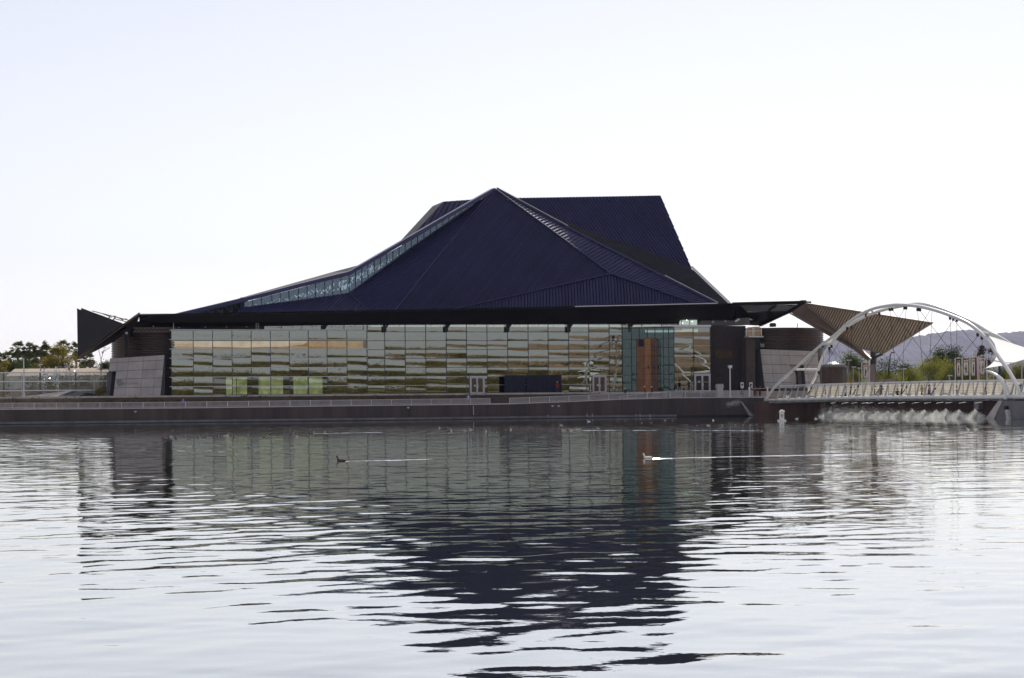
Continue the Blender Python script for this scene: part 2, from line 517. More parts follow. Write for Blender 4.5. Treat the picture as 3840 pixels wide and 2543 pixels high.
# the camera's own bank and the country behind it, seen mirrored in the glass
mb = MB()
mb.add([(-900, -0.5, -0.3), (900, -0.5, -0.3), (900, -4, 0.9), (-900, -4, 0.9), (900, -30, 1.6), (-900, -30, 1.6), (4000, -6000, 2.0), (-4000, -6000, 2.0), (4000, -30, 1.6), (-4000, -30, 1.6),
        (900, 6, -0.5), (-900, 6, -0.5)],
       [(11, 10, 1, 0), (0, 1, 2, 3), (3, 2, 4, 5), (9, 8, 6, 7)])
mb.build("near_bank", mat("dry grassy bank", (0.20, 0.17, 0.07), 0.95, 0, 0.35, 0.08, 0.05, 0.7), kind="structure")

def ridge(name, ctrl, D, depth, m, seed, base_z=0.0, jag=1.0, nx=260):
    """rugged hill range following a skyline of (x, z) at distance D, falling to the front and back"""
    r = np.random.default_rng(seed)
    xs = np.linspace(ctrl[0][0], ctrl[-1][0], nx)
    top = np.interp(xs, [c[0] for c in ctrl], [c[1] for c in ctrl])
    rows = np.linspace(-1, 1, 15)
    def fbm(x, y):
        o = 0
        for k, (fx, ph) in enumerate([(1, 0.3), (2.3, 1.7), (4.9, 4.1), (9.7, 2.2), (19, 5.2)]):
            o += np.sin(x * fx * 0.9 + ph * 3 + 1.7 * np.sin(y * fx * 1.3 + ph)) * np.cos(y * fx * 1.1 + ph + x * fx * 0.3) / (fx ** 0.85)
        return o
    V = []; 
    span = (xs[-1] - xs[0])
    for rj in rows:
        env = np.clip(1 - abs(rj) ** 1.3, 0, 1)
        X = (xs - xs[0]) / span * 30
        nz = fbm(X, np.full_like(X, rj * 4 + seed))
        z = base_z + (top - base_z) * env * (1 + 0.16 * nz * (0.25 + abs(rj))) + jag * 0.6 * r.normal(size=nx) * env
        y = D + rj * depth + 0.1 * depth * nz * (abs(rj) > 0.01)
        V.append(np.stack([xs * (1 + 0 * rj), y, z], axis=1))
    V = np.concatenate(V)
    F_ = [(j * nx + i, j * nx + i + 1, (j + 1) * nx + i + 1, (j + 1) * nx + i) for j in range(len(rows) - 1) for i in range(nx - 1)]
    me = bpy.data.meshes.new(name)
    me.from_pydata(V.tolist(), [], F_); me.materials.append(m); me.update()
    me.polygons.foreach_set("use_smooth", [True] * len(me.polygons))
    o = bpy.data.objects.new(name, me); COL.objects.link(o)
    o["kind"] = "structure"
    return o

MD = 5200.0
sky_px = [(2700, 1330), (2850, 1312), (2960, 1295), (3080, 1272), (3180, 1268), (3300, 1266), (3421, 1262), (3472, 1257), (3510, 1249), (3548, 1243), (3590, 1246), (3638, 1248), (3690, 1251), (3737, 1253), (3790, 1248), (3840, 1243), (3960, 1236), (4200, 1250), (4700, 1262), (5600, 1330)]
ctrl = []
for x, y in sky_px:
    p = PD(x, y, MD); ctrl.append((p.x, p.z))
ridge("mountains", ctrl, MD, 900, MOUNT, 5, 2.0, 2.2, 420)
BUTTE = mat("red brown butte rock", (0.29, 0.195, 0.12), 0.95, 0, 0.3, 0.01, 3.0, 0.03)
ridge("butte_hills", [(100, 5), (420, 18), (560, 26), (700, 30), (830, 32), (900, 36), (1010, 52), (1120, 70), (1210, 88), (1320, 104), (1480, 92), (1800, 40), (2200, 10)], -1250, 170, BUTTE, 9, 1.8, 0.8, 200)

# ------------------------------------------------------------------ lake wall
TOPPX = [(-200, 1533), (0, 1532.5), (300, 1531), (700, 1527.5), (1000, 1523.5), (1300, 1519.5), (1600, 1516), (1900, 1513), (2000, 1509), (2130, 1504), (2330, 1495), (2500, 1490), (2830, 1487.5), (2870, 1488)]
lw = thing("lake_wall", "long brown concrete retaining wall rising from the water along the promenade", "retaining wall", (wl(-20).x, wl(-20).y, 0))
def topz(x):
    xs = [p[0] for p in TOPPX]; ys = [p[1] for p in TOPPX]
    return P(x, float(np.interp(x, xs, ys)), 0).z
edges = [-260, 40, 242, 470, 700, 915, 1125, 1330, 1535, 1735, 1920, 2010, 2130, 2232, 2330, 2533, 2700, 2868]
def wall_at(x): return P(x, 1550, 0)
for a, b in zip(edges[:-1], edges[1:]):
    m = MB()
    pa, pb = wall_at(a), wall_at(b)
    ga = (pb - pa).normalized() * 0.02
    za, zb = topz(a) - 0.16, topz(b) - 0.16
    A = Vector((pa.x, pa.y, 0)) + Vector((ga.x, ga.y, 0)); B = Vector((pb.x, pb.y, 0)) - Vector((ga.x, ga.y, 0))
    bk = NX * 0.6
    m.hexa([A + Vector((0, 0, -0.6)), B + Vector((0, 0, -0.6)), B + bk + Vector((0, 0, -0.6)), A + bk + Vector((0, 0, -0.6))],
           [A + Vector((0, 0, za)), B + Vector((0, 0, zb)), B + bk + Vector((0, 0, zb)), A + bk + Vector((0, 0, za))])
    m.build("wall_segment", WALLC, lw)
    m = MB()
    f = NX * -0.07
    m.hexa([A + f + Vector((0, 0, za + .003)), B + f + Vector((0, 0, zb + .003)), B + bk + Vector((0, 0, zb + .003)), A + bk + Vector((0, 0, za + .003))],
           [A + f + Vector((0, 0, za + .16)), B + f + Vector((0, 0, zb + .16)), B + bk + Vector((0, 0, zb + .16)), A + bk + Vector((0, 0, za + .16))])
    m.build("coping", COPE, lw)
m = MB()
bpts = [wall_at(x) for x in edges]
for (p, x0), (q, x1) in zip(list(zip(bpts, edges))[:-1], list(zip(bpts, edges))[1:]):
    A, B = Vector((p.x, p.y, 0)) + NX * .08, Vector((q.x, q.y, 0)) + NX * .08
    za, zb = topz(x0) - .02, topz(x1) - .02
    m.hexa([A + Vector((0, 0, -.55)), B + Vector((0, 0, -.55)), B + NX * .5 + Vector((0, 0, -.55)), A + NX * .5 + Vector((0, 0, -.55))], [A + Vector((0, 0, za)), B + Vector((0, 0, zb)), B + NX * .5 + Vector((0, 0, zb)), A + NX * .5 + Vector((0, 0, za))])
m.build("joint_backing", mat("dark joint filler", (.05, .04, .035), .95), lw)
m = MB()
a, b = wall_at(-260), wall_at(2533)
A = Vector((a.x, a.y, 0)); B = Vector((b.x, b.y, 0)); f = NX * -0.55
m.hexa([A + f + Vector((0, 0, -.5)), B + f + Vector((0, 0, -.5)), B - NX * .01 + Vector((0, 0, -.5)), A - NX * .01 + Vector((0, 0, -.5))],
       [A + f + Vector((0, 0, .34)), B + f + Vector((0, 0, .34)), B - NX * .01 + Vector((0, 0, .42)), A - NX * .01 + Vector((0, 0, .42))])
m.build("footing", LEDGE, lw)
m = MB()
m.hexa([A + f * 1.03 + Vector((0, 0, -.5)), B + f * 1.03 + Vector((0, 0, -.5)), B + f + Vector((0, 0, -.5)), A + f + Vector((0, 0, -.5))],
       [A + f * 1.03 + Vector((0, 0, .11)), B + f * 1.03 + Vector((0, 0, .11)), B + f + Vector((0, 0, .13)), A + f + Vector((0, 0, .13))])
m.build("waterline_stain", SLIME, lw)
m = MB()
A, B = wall_at(2534), wall_at(2868); A = Vector((A.x, A.y, 0)); B = Vector((B.x, B.y, 0)); g_ = NX * -.03
m.hexa([A + g_ + Vector((0, 0, -.5)), B + g_ + Vector((0, 0, -.5)), B - NX * .004 + Vector((0, 0, -.5)), A - NX * .004 + Vector((0, 0, -.5))], [A + g_ + Vector((0, 0, .26)), B + g_ + Vector((0, 0, .26)), B - NX * .004 + Vector((0, 0, .28)), A - NX * .004 + Vector((0, 0, .28))])
m.build("waterline_stain", SLIME, lw)
for x in (508, 1531, 2072, 2095):                       # small pale drain spouts
    p = P(x, 1543 if x < 1000 else 1528 if x < 1900 else 1522, -0.08)
    m = MB(); m.wbox(p, 0.38, 0.2, 0.1); m.wbox(p - Vector((0, 0, .1)), 0.16, 0.14, 0.12); m.build("drain_spout", PALEMET, lw)
for x, y0, y1 in ((1775, 1523, 1556), (2201, 1552, 1563), (2221, 1552, 1563), (2400, 1553, 1563), (2385, 1553, 1562), (2437, 1553, 1565), (2055, 1556, 1562)):
    m = MB(); m.bar(P(x, y0, -0.56 if y0 > 1540 else -0.03), P(x + 1, y1, -0.6), 0.10, 0.05); m.build("mineral_streak", mat("white mineral crust", (0.5, 0.48, 0.5), 0.9), lw)

# reddish wall running on under the bridge
rw = thing("bridge_side_wall", "reddish brown lake wall running on behind the spray under the bridge", "retaining wall", (44, 297.5, 0))
pts = LINE[4:]
pts2 = []
for a, b in zip(pts[:-1], pts[1:]):
    k = max(1, int((b - a).length / 6.5))
    for i in range(k): pts2.append(a.lerp(b, i / k))
pts2.append(pts[-1])
for a, b in zip(pts2[:-1], pts2[1:]):
    d = (b - a).normalized(); n = Vector((-d.y, d.x, 0))
    if n.x < 0: n = -n
    A, B = a + d * .02, b - d * .02
    m = MB()
    m.hexa([A + Vector((0, 0, -.6)), B + Vector((0, 0, -.6)), B + n * .6 + Vector((0, 0, -.6)), A + n * .6 + Vector((0, 0, -.6))],
           [A + Vector((0, 0, 2.26)), B + Vector((0, 0, 2.26)), B + n * .6 + Vector((0, 0, 2.26)), A + n * .6 + Vector((0, 0, 2.26))])
    m.build("wall_segment", WALLR, rw)

# ------------------------------------------------------------------ promenade railings
PICK = mat("grey galvanised railing steel", (0.66, 0.62, 0.64), 0.45, 0.15, 0.08, 1)
def railing(name, label, pts, h, px_post=75, t=0.3, lean=0.0, gap=0.155, group="railings along the lake wall", bars=True, mtl=None):
    """pts: ground points (Vectors) along the line"""
    mtl = mtl or PICK
    c = pts[len(pts) // 2]
    o = thing(name, label, "railing", c, group)
    rail = MB()
    for a, b in zip(pts[:-1], pts[1:]):
        rail.bar(a + Vector((0, 0, h)), b + Vector((0, 0, h)), 0.07, 0.05)
    rail.build("top_rail", mtl, o)
    rail = MB()
    for a, b in zip(pts[:-1], pts[1:]):
        rail.bar(a + Vector((0, 0, .1)), b + Vector((0, 0, .1)), 0.05, 0.04)
    rail.build("bottom_rail", mtl, o)
    L = [0]
    for a, b in zip(pts[:-1], pts[1:]): L.append(L[-1] + (b - a).length)
    def at(s):
        for i in range(len(pts) - 1):
            if s <= L[i + 1] + 1e-6: return pts[i].lerp(pts[i + 1], (s - L[i]) / max(1e-6, L[i + 1] - L[i]))
        return pts[-1]
    n = max(1, round(L[-1] / 2.9))
    pm = MB(); pm.box((0, 0, h / 2 + .02), 0.075, 0.075, h + .04)
    pme = pm.mesh("post", mtl)
    for i in range(n + 1):
        inst("post", pme, o, at(L[-1] * i / n), WALL_ANG)
    if bars:
        k = int(L[-1] / gap)
        if k <= 300 and h > 99:
            pass
        pk = MB()
        for i in range(1, k):
            p = at(L[-1] * i / k)
            pk.box(p + Vector((0, 0, h / 2 + .04)), 0.045, 0.04, h - .1, UX, NX)
        pk.build("pickets", mtl, o, kind="stuff")
    return o
def coping_pts(xs, t=0.3):
    out = []
    for x in xs:
        q = P(x, 1550, t); out.append(Vector((q.x, q.y, topz(x) + .003)))
    return out
railing("railing", "long grey picket railing on the level lake wall, left of the gap by the couple", coping_pts([-120, 300, 700, 1100, 1500, 1838]), 0.74)
railing("railing", "grey picket railing climbing the ramp from the gap up to the terrace", coping_pts([1911, 2000, 2130, 2330, 2500]), 0.76)
railing("railing", "short dim picket railing set back behind the gap in the lake wall railing", [Pxz(1832, 3.0, 2.26), Pxz(1922, 3.0, 2.26)], 0.95, mtl=mat("dull dark railing steel", (0.10, 0.09, 0.10), 0.6, 0.3))
railing("railing", "second rail line running parallel behind the upper ramp railing", [Pxz(2322, 2.2, 2.35), Pxz(2420, 2.2, 2.75), Pxz(2510, 2.2, 3.1)], 0.85)
railing("railing", "grey picket railing between the ramp head and the stone pillar", coping_pts([2514, 2600, 2686]), 0.95)
railing("railing", "grey picket railing between the stone pillar and the bridge", coping_pts([2713, 2770, 2822]), 0.93)
railing("railing", "open two bar railing beside the bridge landing below the number", [Pxz(2812, 1.2, 2.95), Pxz(2868, 1.2, 2.95), Pxz(2925, 3.5, 2.95)], 1.25, bars=False)
# stone pillar and white posts
pl = thing("stone_pillar", "square concrete pillar with a wider capped top in the promenade railing", "pillar", coping_pts([2699], -0.02)[0])
b0 = coping_pts([2699], 0.3)[0]
m = MB(); m.wbox(b0 + Vector((0, 0, .65)), 0.88, 0.7, 1.3); m.build("shaft", CONC, pl)
m = MB(); m.wbox(b0 + Vector((0, 0, 1.56)), 1.0, 0.82, 0.5); m.build("block", CONC, pl)
m = MB(); m.wbox(b0 + Vector((0, 0, 1.88)), 0.92, 0.74, 0.13); m.build("cap", CONC, pl)
for x, t_, lb in ((2810, 0.4, "white square bollard post where the picket railing ends by the bridge"), (2878, 2.0, "white leaning gate post at the bridge landing")):
    q = Pxz(x, t_, 2.7)
    m = MB(); m.wbox(q + Vector((0, 0, 0.85)), 0.22, 0.22, 1.7); m.wbox(q + Vector((0, 0, 1.72)), 0.26, 0.26, 0.05)
    tag(m.build("gate_post", WHITE, base=q), lb, "post", "white posts at the bridge landing")

# ------------------------------------------------------------------ terrace in front of and under the building
TZ = 3.85
def tp(x, t, z=TZ): return Pxz(x, t, z, 1480)
m = MB()
poly = [tp(-500, 11.5), tp(2480, 11.5), tp(2560, 4.2, 3.85), tp(2860, 4.2, 3.85), tp(3180, 12), tp(3180, 80), tp(-500, 80)]
m.prism([Vector((p.x, p.y, 2.0)) for p in poly], (0, 0, TZ - 2.0))
m.build("terrace", PAVE, kind="structure")
m = MB()
poly = [tp(2500, 0.62, 2.0), tp(2868, 0.62, 2.0), tp(2868, 4.15, 2.0), tp(2560, 4.15, 2.0), tp(2500, 8, 2.0)]
m.prism([Vector((p.x, p.y, 2.0)) for p in poly], (0, 0, 0.93))
m.build("bridge_landing", PAVE, kind="structure")
tw = thing("terrace_wall", "low dark planted bank wall with a thin grey cap below the glass front", "low wall", tp(900, 10.5, 2.2))
m = MB()
A, B = tp(-500, 11.45, 2.2), tp(2480, 11.45, 2.2)
A2, B2 = tp(-500, 9.0, 2.2), tp(2480, 9.0, 2.2)
m.hexa([A2, B2, B, A], [A2.lerp(A, .6) + Vector((0, 0, 1.35)), B2.lerp(B, .6) + Vector((0, 0, 1.35)), B + Vector((0, 0, 1.42)), A + Vector((0, 0, 1.42))])
m.build("earth_bank", SOIL, tw)
for xa, xb in zip(range(-500, 2480, 149), range(-351, 2481, 149)):
    a, b = tp(xa, 11.2, 3.62), tp(xb, 11.2, 3.62)
    d = (b - a).normalized()
    m = MB(); m.hexa([a + d * .015, b - d * .015, b - d * .015 + NX * .7, a + d * .015 + NX * .7], [p + Vector((0, 0, .27)) for p in (a + d * .015, b - d * .015, b - d * .015 + NX * .7, a + d * .015 + NX * .7)])
    m.build("cap_stone", COPE, tw)
# scrubby planting on the bank
cs = []
for i in range(420):
    x = random.uniform(-100, 2450); tt = random.uniform(8.6, 11)
    q = tp(x, tt, 2.2 + 0.55 * (tt - 8.6))
    k = random.randint(6, 22); s = random.uniform(.15, .5)
    cs.append(np.array(q)[None] + rng.normal(size=(k, 3)) * [s, s * .5, s * .45] + [0, 0, s * .4])
cs = np.concatenate(cs)
me = np_mesh("ground_cover", leaf_quads(cs, 0.10, 0.6, 3), len(cs), leaf_mat("dull ground cover leaf", (0.035, 0.028, 0.012), (0.10, 0.075, 0.03), 0.2, 0.8))
o = bpy.data.objects.new("ground_cover", me); COL.objects.link(o); o["kind"] = "stuff"

# ------------------------------------------------------------------ arts centre
AC = thing("arts_center", "dark angular arts centre with folded navy metal roofs and a long mirrored glass front", "building", tp(1500, 20))

# --- roof planes
def clip_half(poly, k, keep_ge):            # poly of (a,b); clip at a = k
    out = []
    n = len(poly)
    for i in range(n):
        p, q = poly[i], poly[(i + 1) % n]
        ip = (p[0] >= k) if keep_ge else (p[0] <= k)
        iq = (q[0] >= k) if keep_ge else (q[0] <= k)
        if ip: out.append(p)
        if ip != iq:
            s = (k - p[0]) / (q[0] - p[0]); out.append((k, p[1] + s * (q[1] - p[1])))
    return out

def roof_face(pts, plane3, dir2, spacing, name="roof_slope", single=True, deck=True, m_p=None):
    """pts: [(px,py)] outline; plane3: three (px,py,t) fixing the plane; dir2: two px points giving the seam direction"""
    m_p = m_p or ROOF
    pl = plane_of(*[P(*q) for q in plane3])
    n = pl[1]
    if n.dot(Vector((0, -1, 0.3))) < 0: n = -n
    poly = [on_plane(x, y, pl) for x, y in pts]
    w = (on_plane(*dir2[1], pl) - on_plane(*dir2[0], pl)).normalized()
    pr = w.cross(n).normalized()
    o0 = poly[0]
    P2 = [((p - o0).dot(pr), (p - o0).dot(w)) for p in poly]
    a0, a1 = min(p[0] for p in P2), max(p[0] for p in P2)
    part = None
    mb = MB(); mb.prism([p - n * 0.12 for p in poly], -n * 0.25)
    part = mb.build(name, ROOF_D, AC)
    k = max(1, round((a1 - a0) / spacing)); st = (a1 - a0) / k
    allm = MB()
    for i in range(k):
        lo, hi = a0 + i * st, a0 + (i + 1) * st
        q = clip_half(clip_half(P2, lo + 0.065, True), hi - 0.065, False)
        if len(q) < 3: continue
        mbp = MB() if single else allm
        V3 = [o0 + pr * a + w * b for a, b in q]
        mbp.prism([v - n * 0.05 for v in V3], n * 0.05)
        bs = [b for a, b in q if abs(a - (lo + 0.065)) < 1e-4]
        if len(bs) >= 2:
            b0, b1 = min(bs), max(bs)
            c0 = o0 + pr * (lo + .09) + w * b0; c1 = o0 + pr * (lo + .09) + w * b1
            mbp.hexa([c0 - pr * .025, c0 + pr * .025, c1 + pr * .025, c1 - pr * .025], [c0 - pr * .02 + n * .10, c0 + pr * .02 + n * .10, c1 + pr * .02 + n * .10, c1 - pr * .02 + n * .10])
        if single: mbp.build("roof_panel", m_p, part)
    if not single: allm.build("roof_panels", m_p, part, kind="stuff")
    return part, pl, n

APEX = (1854, 708, 39.5)
def ts(t): return 24 + (t - 24) * 0.705 if t > 24 else t
BL = (1482, 1170, 24); BR = (1690, 1170, 24)
# main face
M_pts = [(1854, 708), (2290, 1028), (1690, 1164), (1690, 1172), (1478, 1172), (1826, 735)]
part, plM, nM = roof_face(M_pts, (APEX, BL, BR), ((1500, 1100), (1860, 690)), 0.46)
Q3 = on_plane(2290, 1028, plM)
# main face's left neighbour
tL = 36.0
pm_top = on_plane(1826, 735, plM)
def t_of(p): return (p - Vector((0, 291.2, 0))).dot(NX)
t_top = t_of(pm_top)
L1_pts = [(1310, 1095), (1540, 924), (1776, 763), (1800, 750), (1826, 735), (1478, 1172), (1386, 1172)]
def tri_face(pts, a, b, c, dir2, spacing, **k): return roof_face(pts, (a, b, c), dir2, spacing, **k)
_, plL, nL = tri_face(L1_pts, (1826, 735, t_top), (1480, 1170, 24), (1310, 1104, 28.6), ((1480, 1163), (1700, 985)), 0.42, single=False)
_, plL0, _ = tri_face([(905, 1152), (1310, 1096), (1386, 1172), (880, 1182)], (1310, 1104, 28.6), (1384, 1172, 24.4), (905, 1158, 26.1), ((1250, 1163), (1313, 1100)), 0.5, single=False)
# lower front face (upright seams)
N_pts = [(1690, 1165), (2290, 1030), (2640, 1146), (2640, 1156), (1690, 1172)]
_, plN, nN = roof_face(N_pts, ((1690, 1168, 24), (2290, 1030, t_of(Q3)), (2640, 1150, 24.5)), ((2000, 1160), (1997, 1060)), 0.52)
# right hand strip between the two ridges: panels lofted edge to edge
def lerp_path(path, s):
    d = [0]
    for a, b in zip(path[:-1], path[1:]): d.append(d[-1] + (b - a).length)
    s *= d[-1]
    for i in range(len(path) - 1):
        if s <= d[i + 1] + 1e-9: return path[i].lerp(path[i + 1], (s - d[i]) / (d[i + 1] - d[i]))
    return path[-1]
low = [on_plane(1856, 709, plM), on_plane(2080, 872, plM), Q3, on_plane(2450, 1083, plN), on_plane(2620, 1146, plN)]
def back(p, dt): return p
tl_ = [t_of(p) for p in low]
up_px = [(1862, 711, tl_[0] + .4), (2139, 860, tl_[1] + 2.3), (2491, 1040, tl_[3] + 2.4), (2690, 1142, tl_[4] + 2.0)]
upp = [P(*q) for q in up_px]
strip = MB()
for i in range(20):
    a, b = i / 20, (i + 1) / 20
    A, B, Cc, D = lerp_path(low, a), lerp_path(low, b), lerp_path(upp, b), lerp_path(upp, a)
    strip.add([A - Vector((0, 0, .12)), B - Vector((0, 0, .12)), Cc - Vector((0, 0, .12)), D - Vector((0, 0, .12))], [(0, 1, 2, 3)])
strip_part = strip.build("roof_slope", ROOF_D, AC)
NS = 64
for i in range(NS):
    a, b = (i + .06) / NS, (i + .94) / NS
    A, B, Cc, D = lerp_path(low, a), lerp_path(low, b), lerp_path(upp, b), lerp_path(upp, a)
    n = (B - A).cross(D - A).normalized()
    if n.z < 0: n = -n
    m = MB(); m.hexa([p - n * .05 for p in (A, B, Cc, D)], [A, B, Cc, D])
    e = (B - A).normalized() * .06
    m.hexa([A, A + e, D + e, D], [A + n * .13, A + e * .8 + n * .13, D + e * .8 + n * .13, D + n * .13])
    m.build("roof_panel", ROOF, strip_part)
def cap(path, w, h, mtl, name="ridge_cap"):
    m = MB()
    for a, b in zip(path[:-1], path[1:]): m.bar(a + Vector((0, 0, h / 2)), b + Vector((0, 0, h / 2)), w, h)
    return m.build(name, mtl, AC)
cap([p + Vector((0, 0, 0.02)) for p in upp], 0.5, 0.28, ROOF_CAP)
SUNLINE = mat("pale sunlit ridge tone", (0.78, 0.74, 0.68), 0.5)  # pale bars in this colour paint the sunlit line along the ridge
cap([upp[0] + Vector((.1, .1, .30)), upp[0].lerp(upp[1], .96) + Vector((.1, .1, .30))], 0.42, 0.10, SUNLINE, "sunlit_ridge_strip")
cap([upp[2] + Vector((.1, .1, .30)), upp[3] + Vector((.1, .1, .30))], 0.36, 0.10, SUNLINE, "sunlit_ridge_strip")
cap([on_plane(1855, 709, plM) + nM * .1, Q3 + nM * .1], 0.34, 0.14, ROOF_CAP)
cap([Q3 + nN * .1, on_plane(2630, 1148, plN) + nN * .1], 0.34, 0.14, ROOF_CAP)
cap([on_plane(1690, 1164, plM) + nM * .1, Q3 + nM * .1], 0.34, 0.14, ROOF_CAP)
cap([on_plane(1826, 735, plM) + nM * .08, on_plane(1480, 1168, plM) + nM * .08], 0.3, 0.12, ROOF_CAP)
cap([on_plane(1310, 1103, plL) + nL * .08, on_plane(1386, 1170, plL) + nL * .08], 0.3, 0.12, ROOF_CAP)
# back tower
T_pts = [(1935, 742), (2477, 733), (2594, 1006), (2560, 1010), (2400, 930), (2228, 875), (1990, 774)]
ts5 = t_of(upp[2]) + 0.5
_, plT, nT = roof_face(T_pts, ((1935, 742, 42.5), (2477, 733, 39.5), (2590, 1005, ts5 + 1.5)), ((2190, 830), (2130, 745)), 0.52, single=False)
_, plT2, _ = roof_face([(1540, 892), (1663, 756), (1800, 746), (1830, 760), (1700, 850), (1580, 900)], ((1663, 756, 46), (1790, 746, 44), (1545, 888, 41)), ((1660, 830), (1700, 760)), 0.8, single=False)
m = MB()
q = [P(1663, 756, 46.4), P(2477, 733, 46.4), P(2590, 1005, 46.4), P(2590, 1180, 46.4), P(1545, 1180, 46.4), P(1545, 884, 46.4)]
m.prism(q, NX * 8); m.build("tower_body", ROOF_D, AC)
# back right face
def t_up(x): return float(np.interp(x, [q[0] for q in up_px], [q[2] for q in up_px]))
S_px = [(1862, 712, up_px[0][2] + .2), (2139, 862, up_px[1][2] + .2), (2491, 1042, up_px[2][2] + .2), (2690, 1146, up_px[3][2] + .2), (2738, 1144, up_px[3][2] + 2)] + [(x, y, t_up(x) + 1.7) for x, y in ((2592, 1006), (2400, 932), (2228, 877), (1990, 775), (1935, 743))]
sp = [P(*q) for q in S_px]
m = MB()
for i in range(4):
    a0, a1 = sp[i], sp[i + 1] if i < 3 else sp[3]
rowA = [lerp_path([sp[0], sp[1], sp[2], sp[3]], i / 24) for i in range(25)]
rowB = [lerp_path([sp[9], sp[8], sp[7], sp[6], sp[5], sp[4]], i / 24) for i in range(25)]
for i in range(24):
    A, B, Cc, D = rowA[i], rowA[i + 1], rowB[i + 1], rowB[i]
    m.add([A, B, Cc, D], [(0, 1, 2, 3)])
s_part = m.build("roof_slope", mat("shade darkened roof metal", (0.028, 0.027, 0.034), 0.5, 0.3), AC)  # dark tone paints the shade on the back right slope
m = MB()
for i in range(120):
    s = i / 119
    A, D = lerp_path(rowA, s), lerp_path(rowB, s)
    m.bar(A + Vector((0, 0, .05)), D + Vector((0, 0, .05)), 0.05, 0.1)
m.build("standing_seams", mat("shade darkened roof metal", None) if False else MATS["shade darkened roof metal"], s_part, kind="stuff")
m = MB()
ea, eb = P(2592, 1004, S_px[5][2] + .2), P(2738, 1142, S_px[4][2] + .2)
for i in range(26):
    a, b = ea.lerp(eb, i / 26), ea.lerp(eb, (i + .75) / 26)
    m.bar(a + Vector((0, 0, .12)), b + Vector((0, 0, .12)), 0.5, 0.22)
m.bar(ea + Vector((.1, 0, .3)), eb + Vector((.1, 0, .3)), 0.12, 0.08)
m.build("sunlit_eave_strip", PALEMET, AC)  # pale toothed bars paint the sunlit eave edge

# --- clerestory along the left ridge
up_l = [P(x, y, ts(t)) for x, y, t in ((662, 1176, 26), (981, 1101, 27.6), (1119, 1065, 28.8), (1313, 1017, 30.8), (1540, 885, 34.5), (1776, 749, 41), (1854, 705, 45.6))]
fas = MB()
for a, b in zip(up_l[:-1], up_l[1:]):
    fas.hexa([a + Vector((0, 0, -.62)), b + Vector((0, 0, -.62)), b + NX * 2.2 + Vector((0, 0, -.3)), a + NX * 2.2 + Vector((0, 0, -.3))],
             [a, b, b + NX * 2.2 + Vector((0, 0, 0.12)), a + NX * 2.2 + Vector((0, 0, 0.12))])
fas.build("clerestory_fascia", ROOF_CAP, AC)
m = MB(); m.prism([P(895, 1119, 30), P(1313, 1017, 33), P(1370, 988, 34), P(1240, 1022, 36)], NX * 3); m.build("rear_roof", ROOF_D, AC)
gl_top = [P(x, y, ts(t)) for x, y, t in ((916, 1133, 27.4), (1310, 1031, 30.9), (1540, 903, 34.6), (1776, 760, 41.2))]
gl_bot = [P(x, y, ts(t)) for x, y, t in ((916, 1156, 27.4), (1310, 1099, 30.9), (1540, 930, 34.6), (1776, 767, 41.2))]
cl = MB()
cuts = [916, 947, 979, 1018, 1049, 1082, 1118, 1150, 1182, 1217, 1247, 1278, 1310] + [1310 + (1776 - 1310) * i / 20 for i in range(1, 21)]
def on_edge(path_px, path3, x):
    for i in range(len(path_px) - 1):
        if x <= path_px[i + 1] + 1e-6:
            return path3[i].lerp(path3[i + 1], (x - path_px[i]) / (path_px[i + 1] - path_px[i]))
    return path3[-1]
KX = [916, 1310, 1540, 1776]
cells = []
for a, b in zip(cuts[:-1], cuts[1:]):
    cells.append((on_edge(KX, gl_bot, a), on_edge(KX, gl_bot, b), on_edge(KX, gl_top, b), on_edge(KX, gl_top, a)))
for c in cells:
    cl.bar(c[0] - NX * .05, c[3] - NX * .05, 0.09, 0.09)
cl.bar(gl_bot[-1], gl_top[-1], .09)
for i in range(3):
    cl.bar(gl_bot[i] - NX * .05, gl_bot[i + 1] - NX * .05, .12, .12)
clp = cl.build("clerestory", MULL, AC)
for c in cells:
    m = MB(); e = (c[1] - c[0]).normalized() * .05
    m.hexa([c[0] + e, c[1] - e, c[2] - e, c[3] + e], [p + NX * .03 for p in (c[0] + e, c[1] - e, c[2] - e, c[3] + e)])
    m.build("pane", GLASS_C, clp)
# pierced screen behind the glass: the sky shows through its holes
sc_r = random.Random(5)
scm = MB()
for ci, c in enumerate(cells):
    nx_, ny_ = 6, 8
    G = {}
    for i in range(nx_ + 1):
        for j in range(ny_ + 1):
            u_, v_ = i / nx_, j / ny_
            if 0 < i < nx_: u_ += sc_r.uniform(-.06, .06)
            if 0 < j < ny_: v_ += sc_r.uniform(-.05, .05)
            p = c[0].lerp(c[1], u_).lerp(c[3].lerp(c[2], u_), v_) + NX * 0.9
            G[i, j] = p
    dens = {0: .2, 1: .35, 2: .2, 3: .4, 4: .4, 5: .1, 6: .45, 7: .5, 8: .4, 9: .45, 10: .55, 11: .5, 12: .45, 13: .55, 14: .55, 15: .5, 16: .45, 17: .4, 18: .25, 19: .15, 20: .15, 21: .1}.get(ci, 0.0)
    cen = 0.15 + 0.35 * min(1, ci / 10) if ci < 16 else 0.3
    for i in range(nx_):
        for j in range(ny_):
            vv = (j + .5) / ny_
            q = [G[i, j], G[i + 1, j], G[i + 1, j + 1], G[i, j + 1]]
            if abs(vv - cen) < .2 and sc_r.random() < dens:
                k = sc_r.randint(0, 2)
                if k == 0: scm.add([q[0], q[1], q[2]], [(0, 1, 2)])
                elif k == 1: scm.add([q[0], q[2], q[3]], [(0, 1, 2)])
                continue
            scm.add(q, [(0, 1, 2, 3)])
scm.build("pierced_screen", mat("blue grey interior screen", (0.10, 0.12, 0.15), 0.7), AC, kind="stuff")
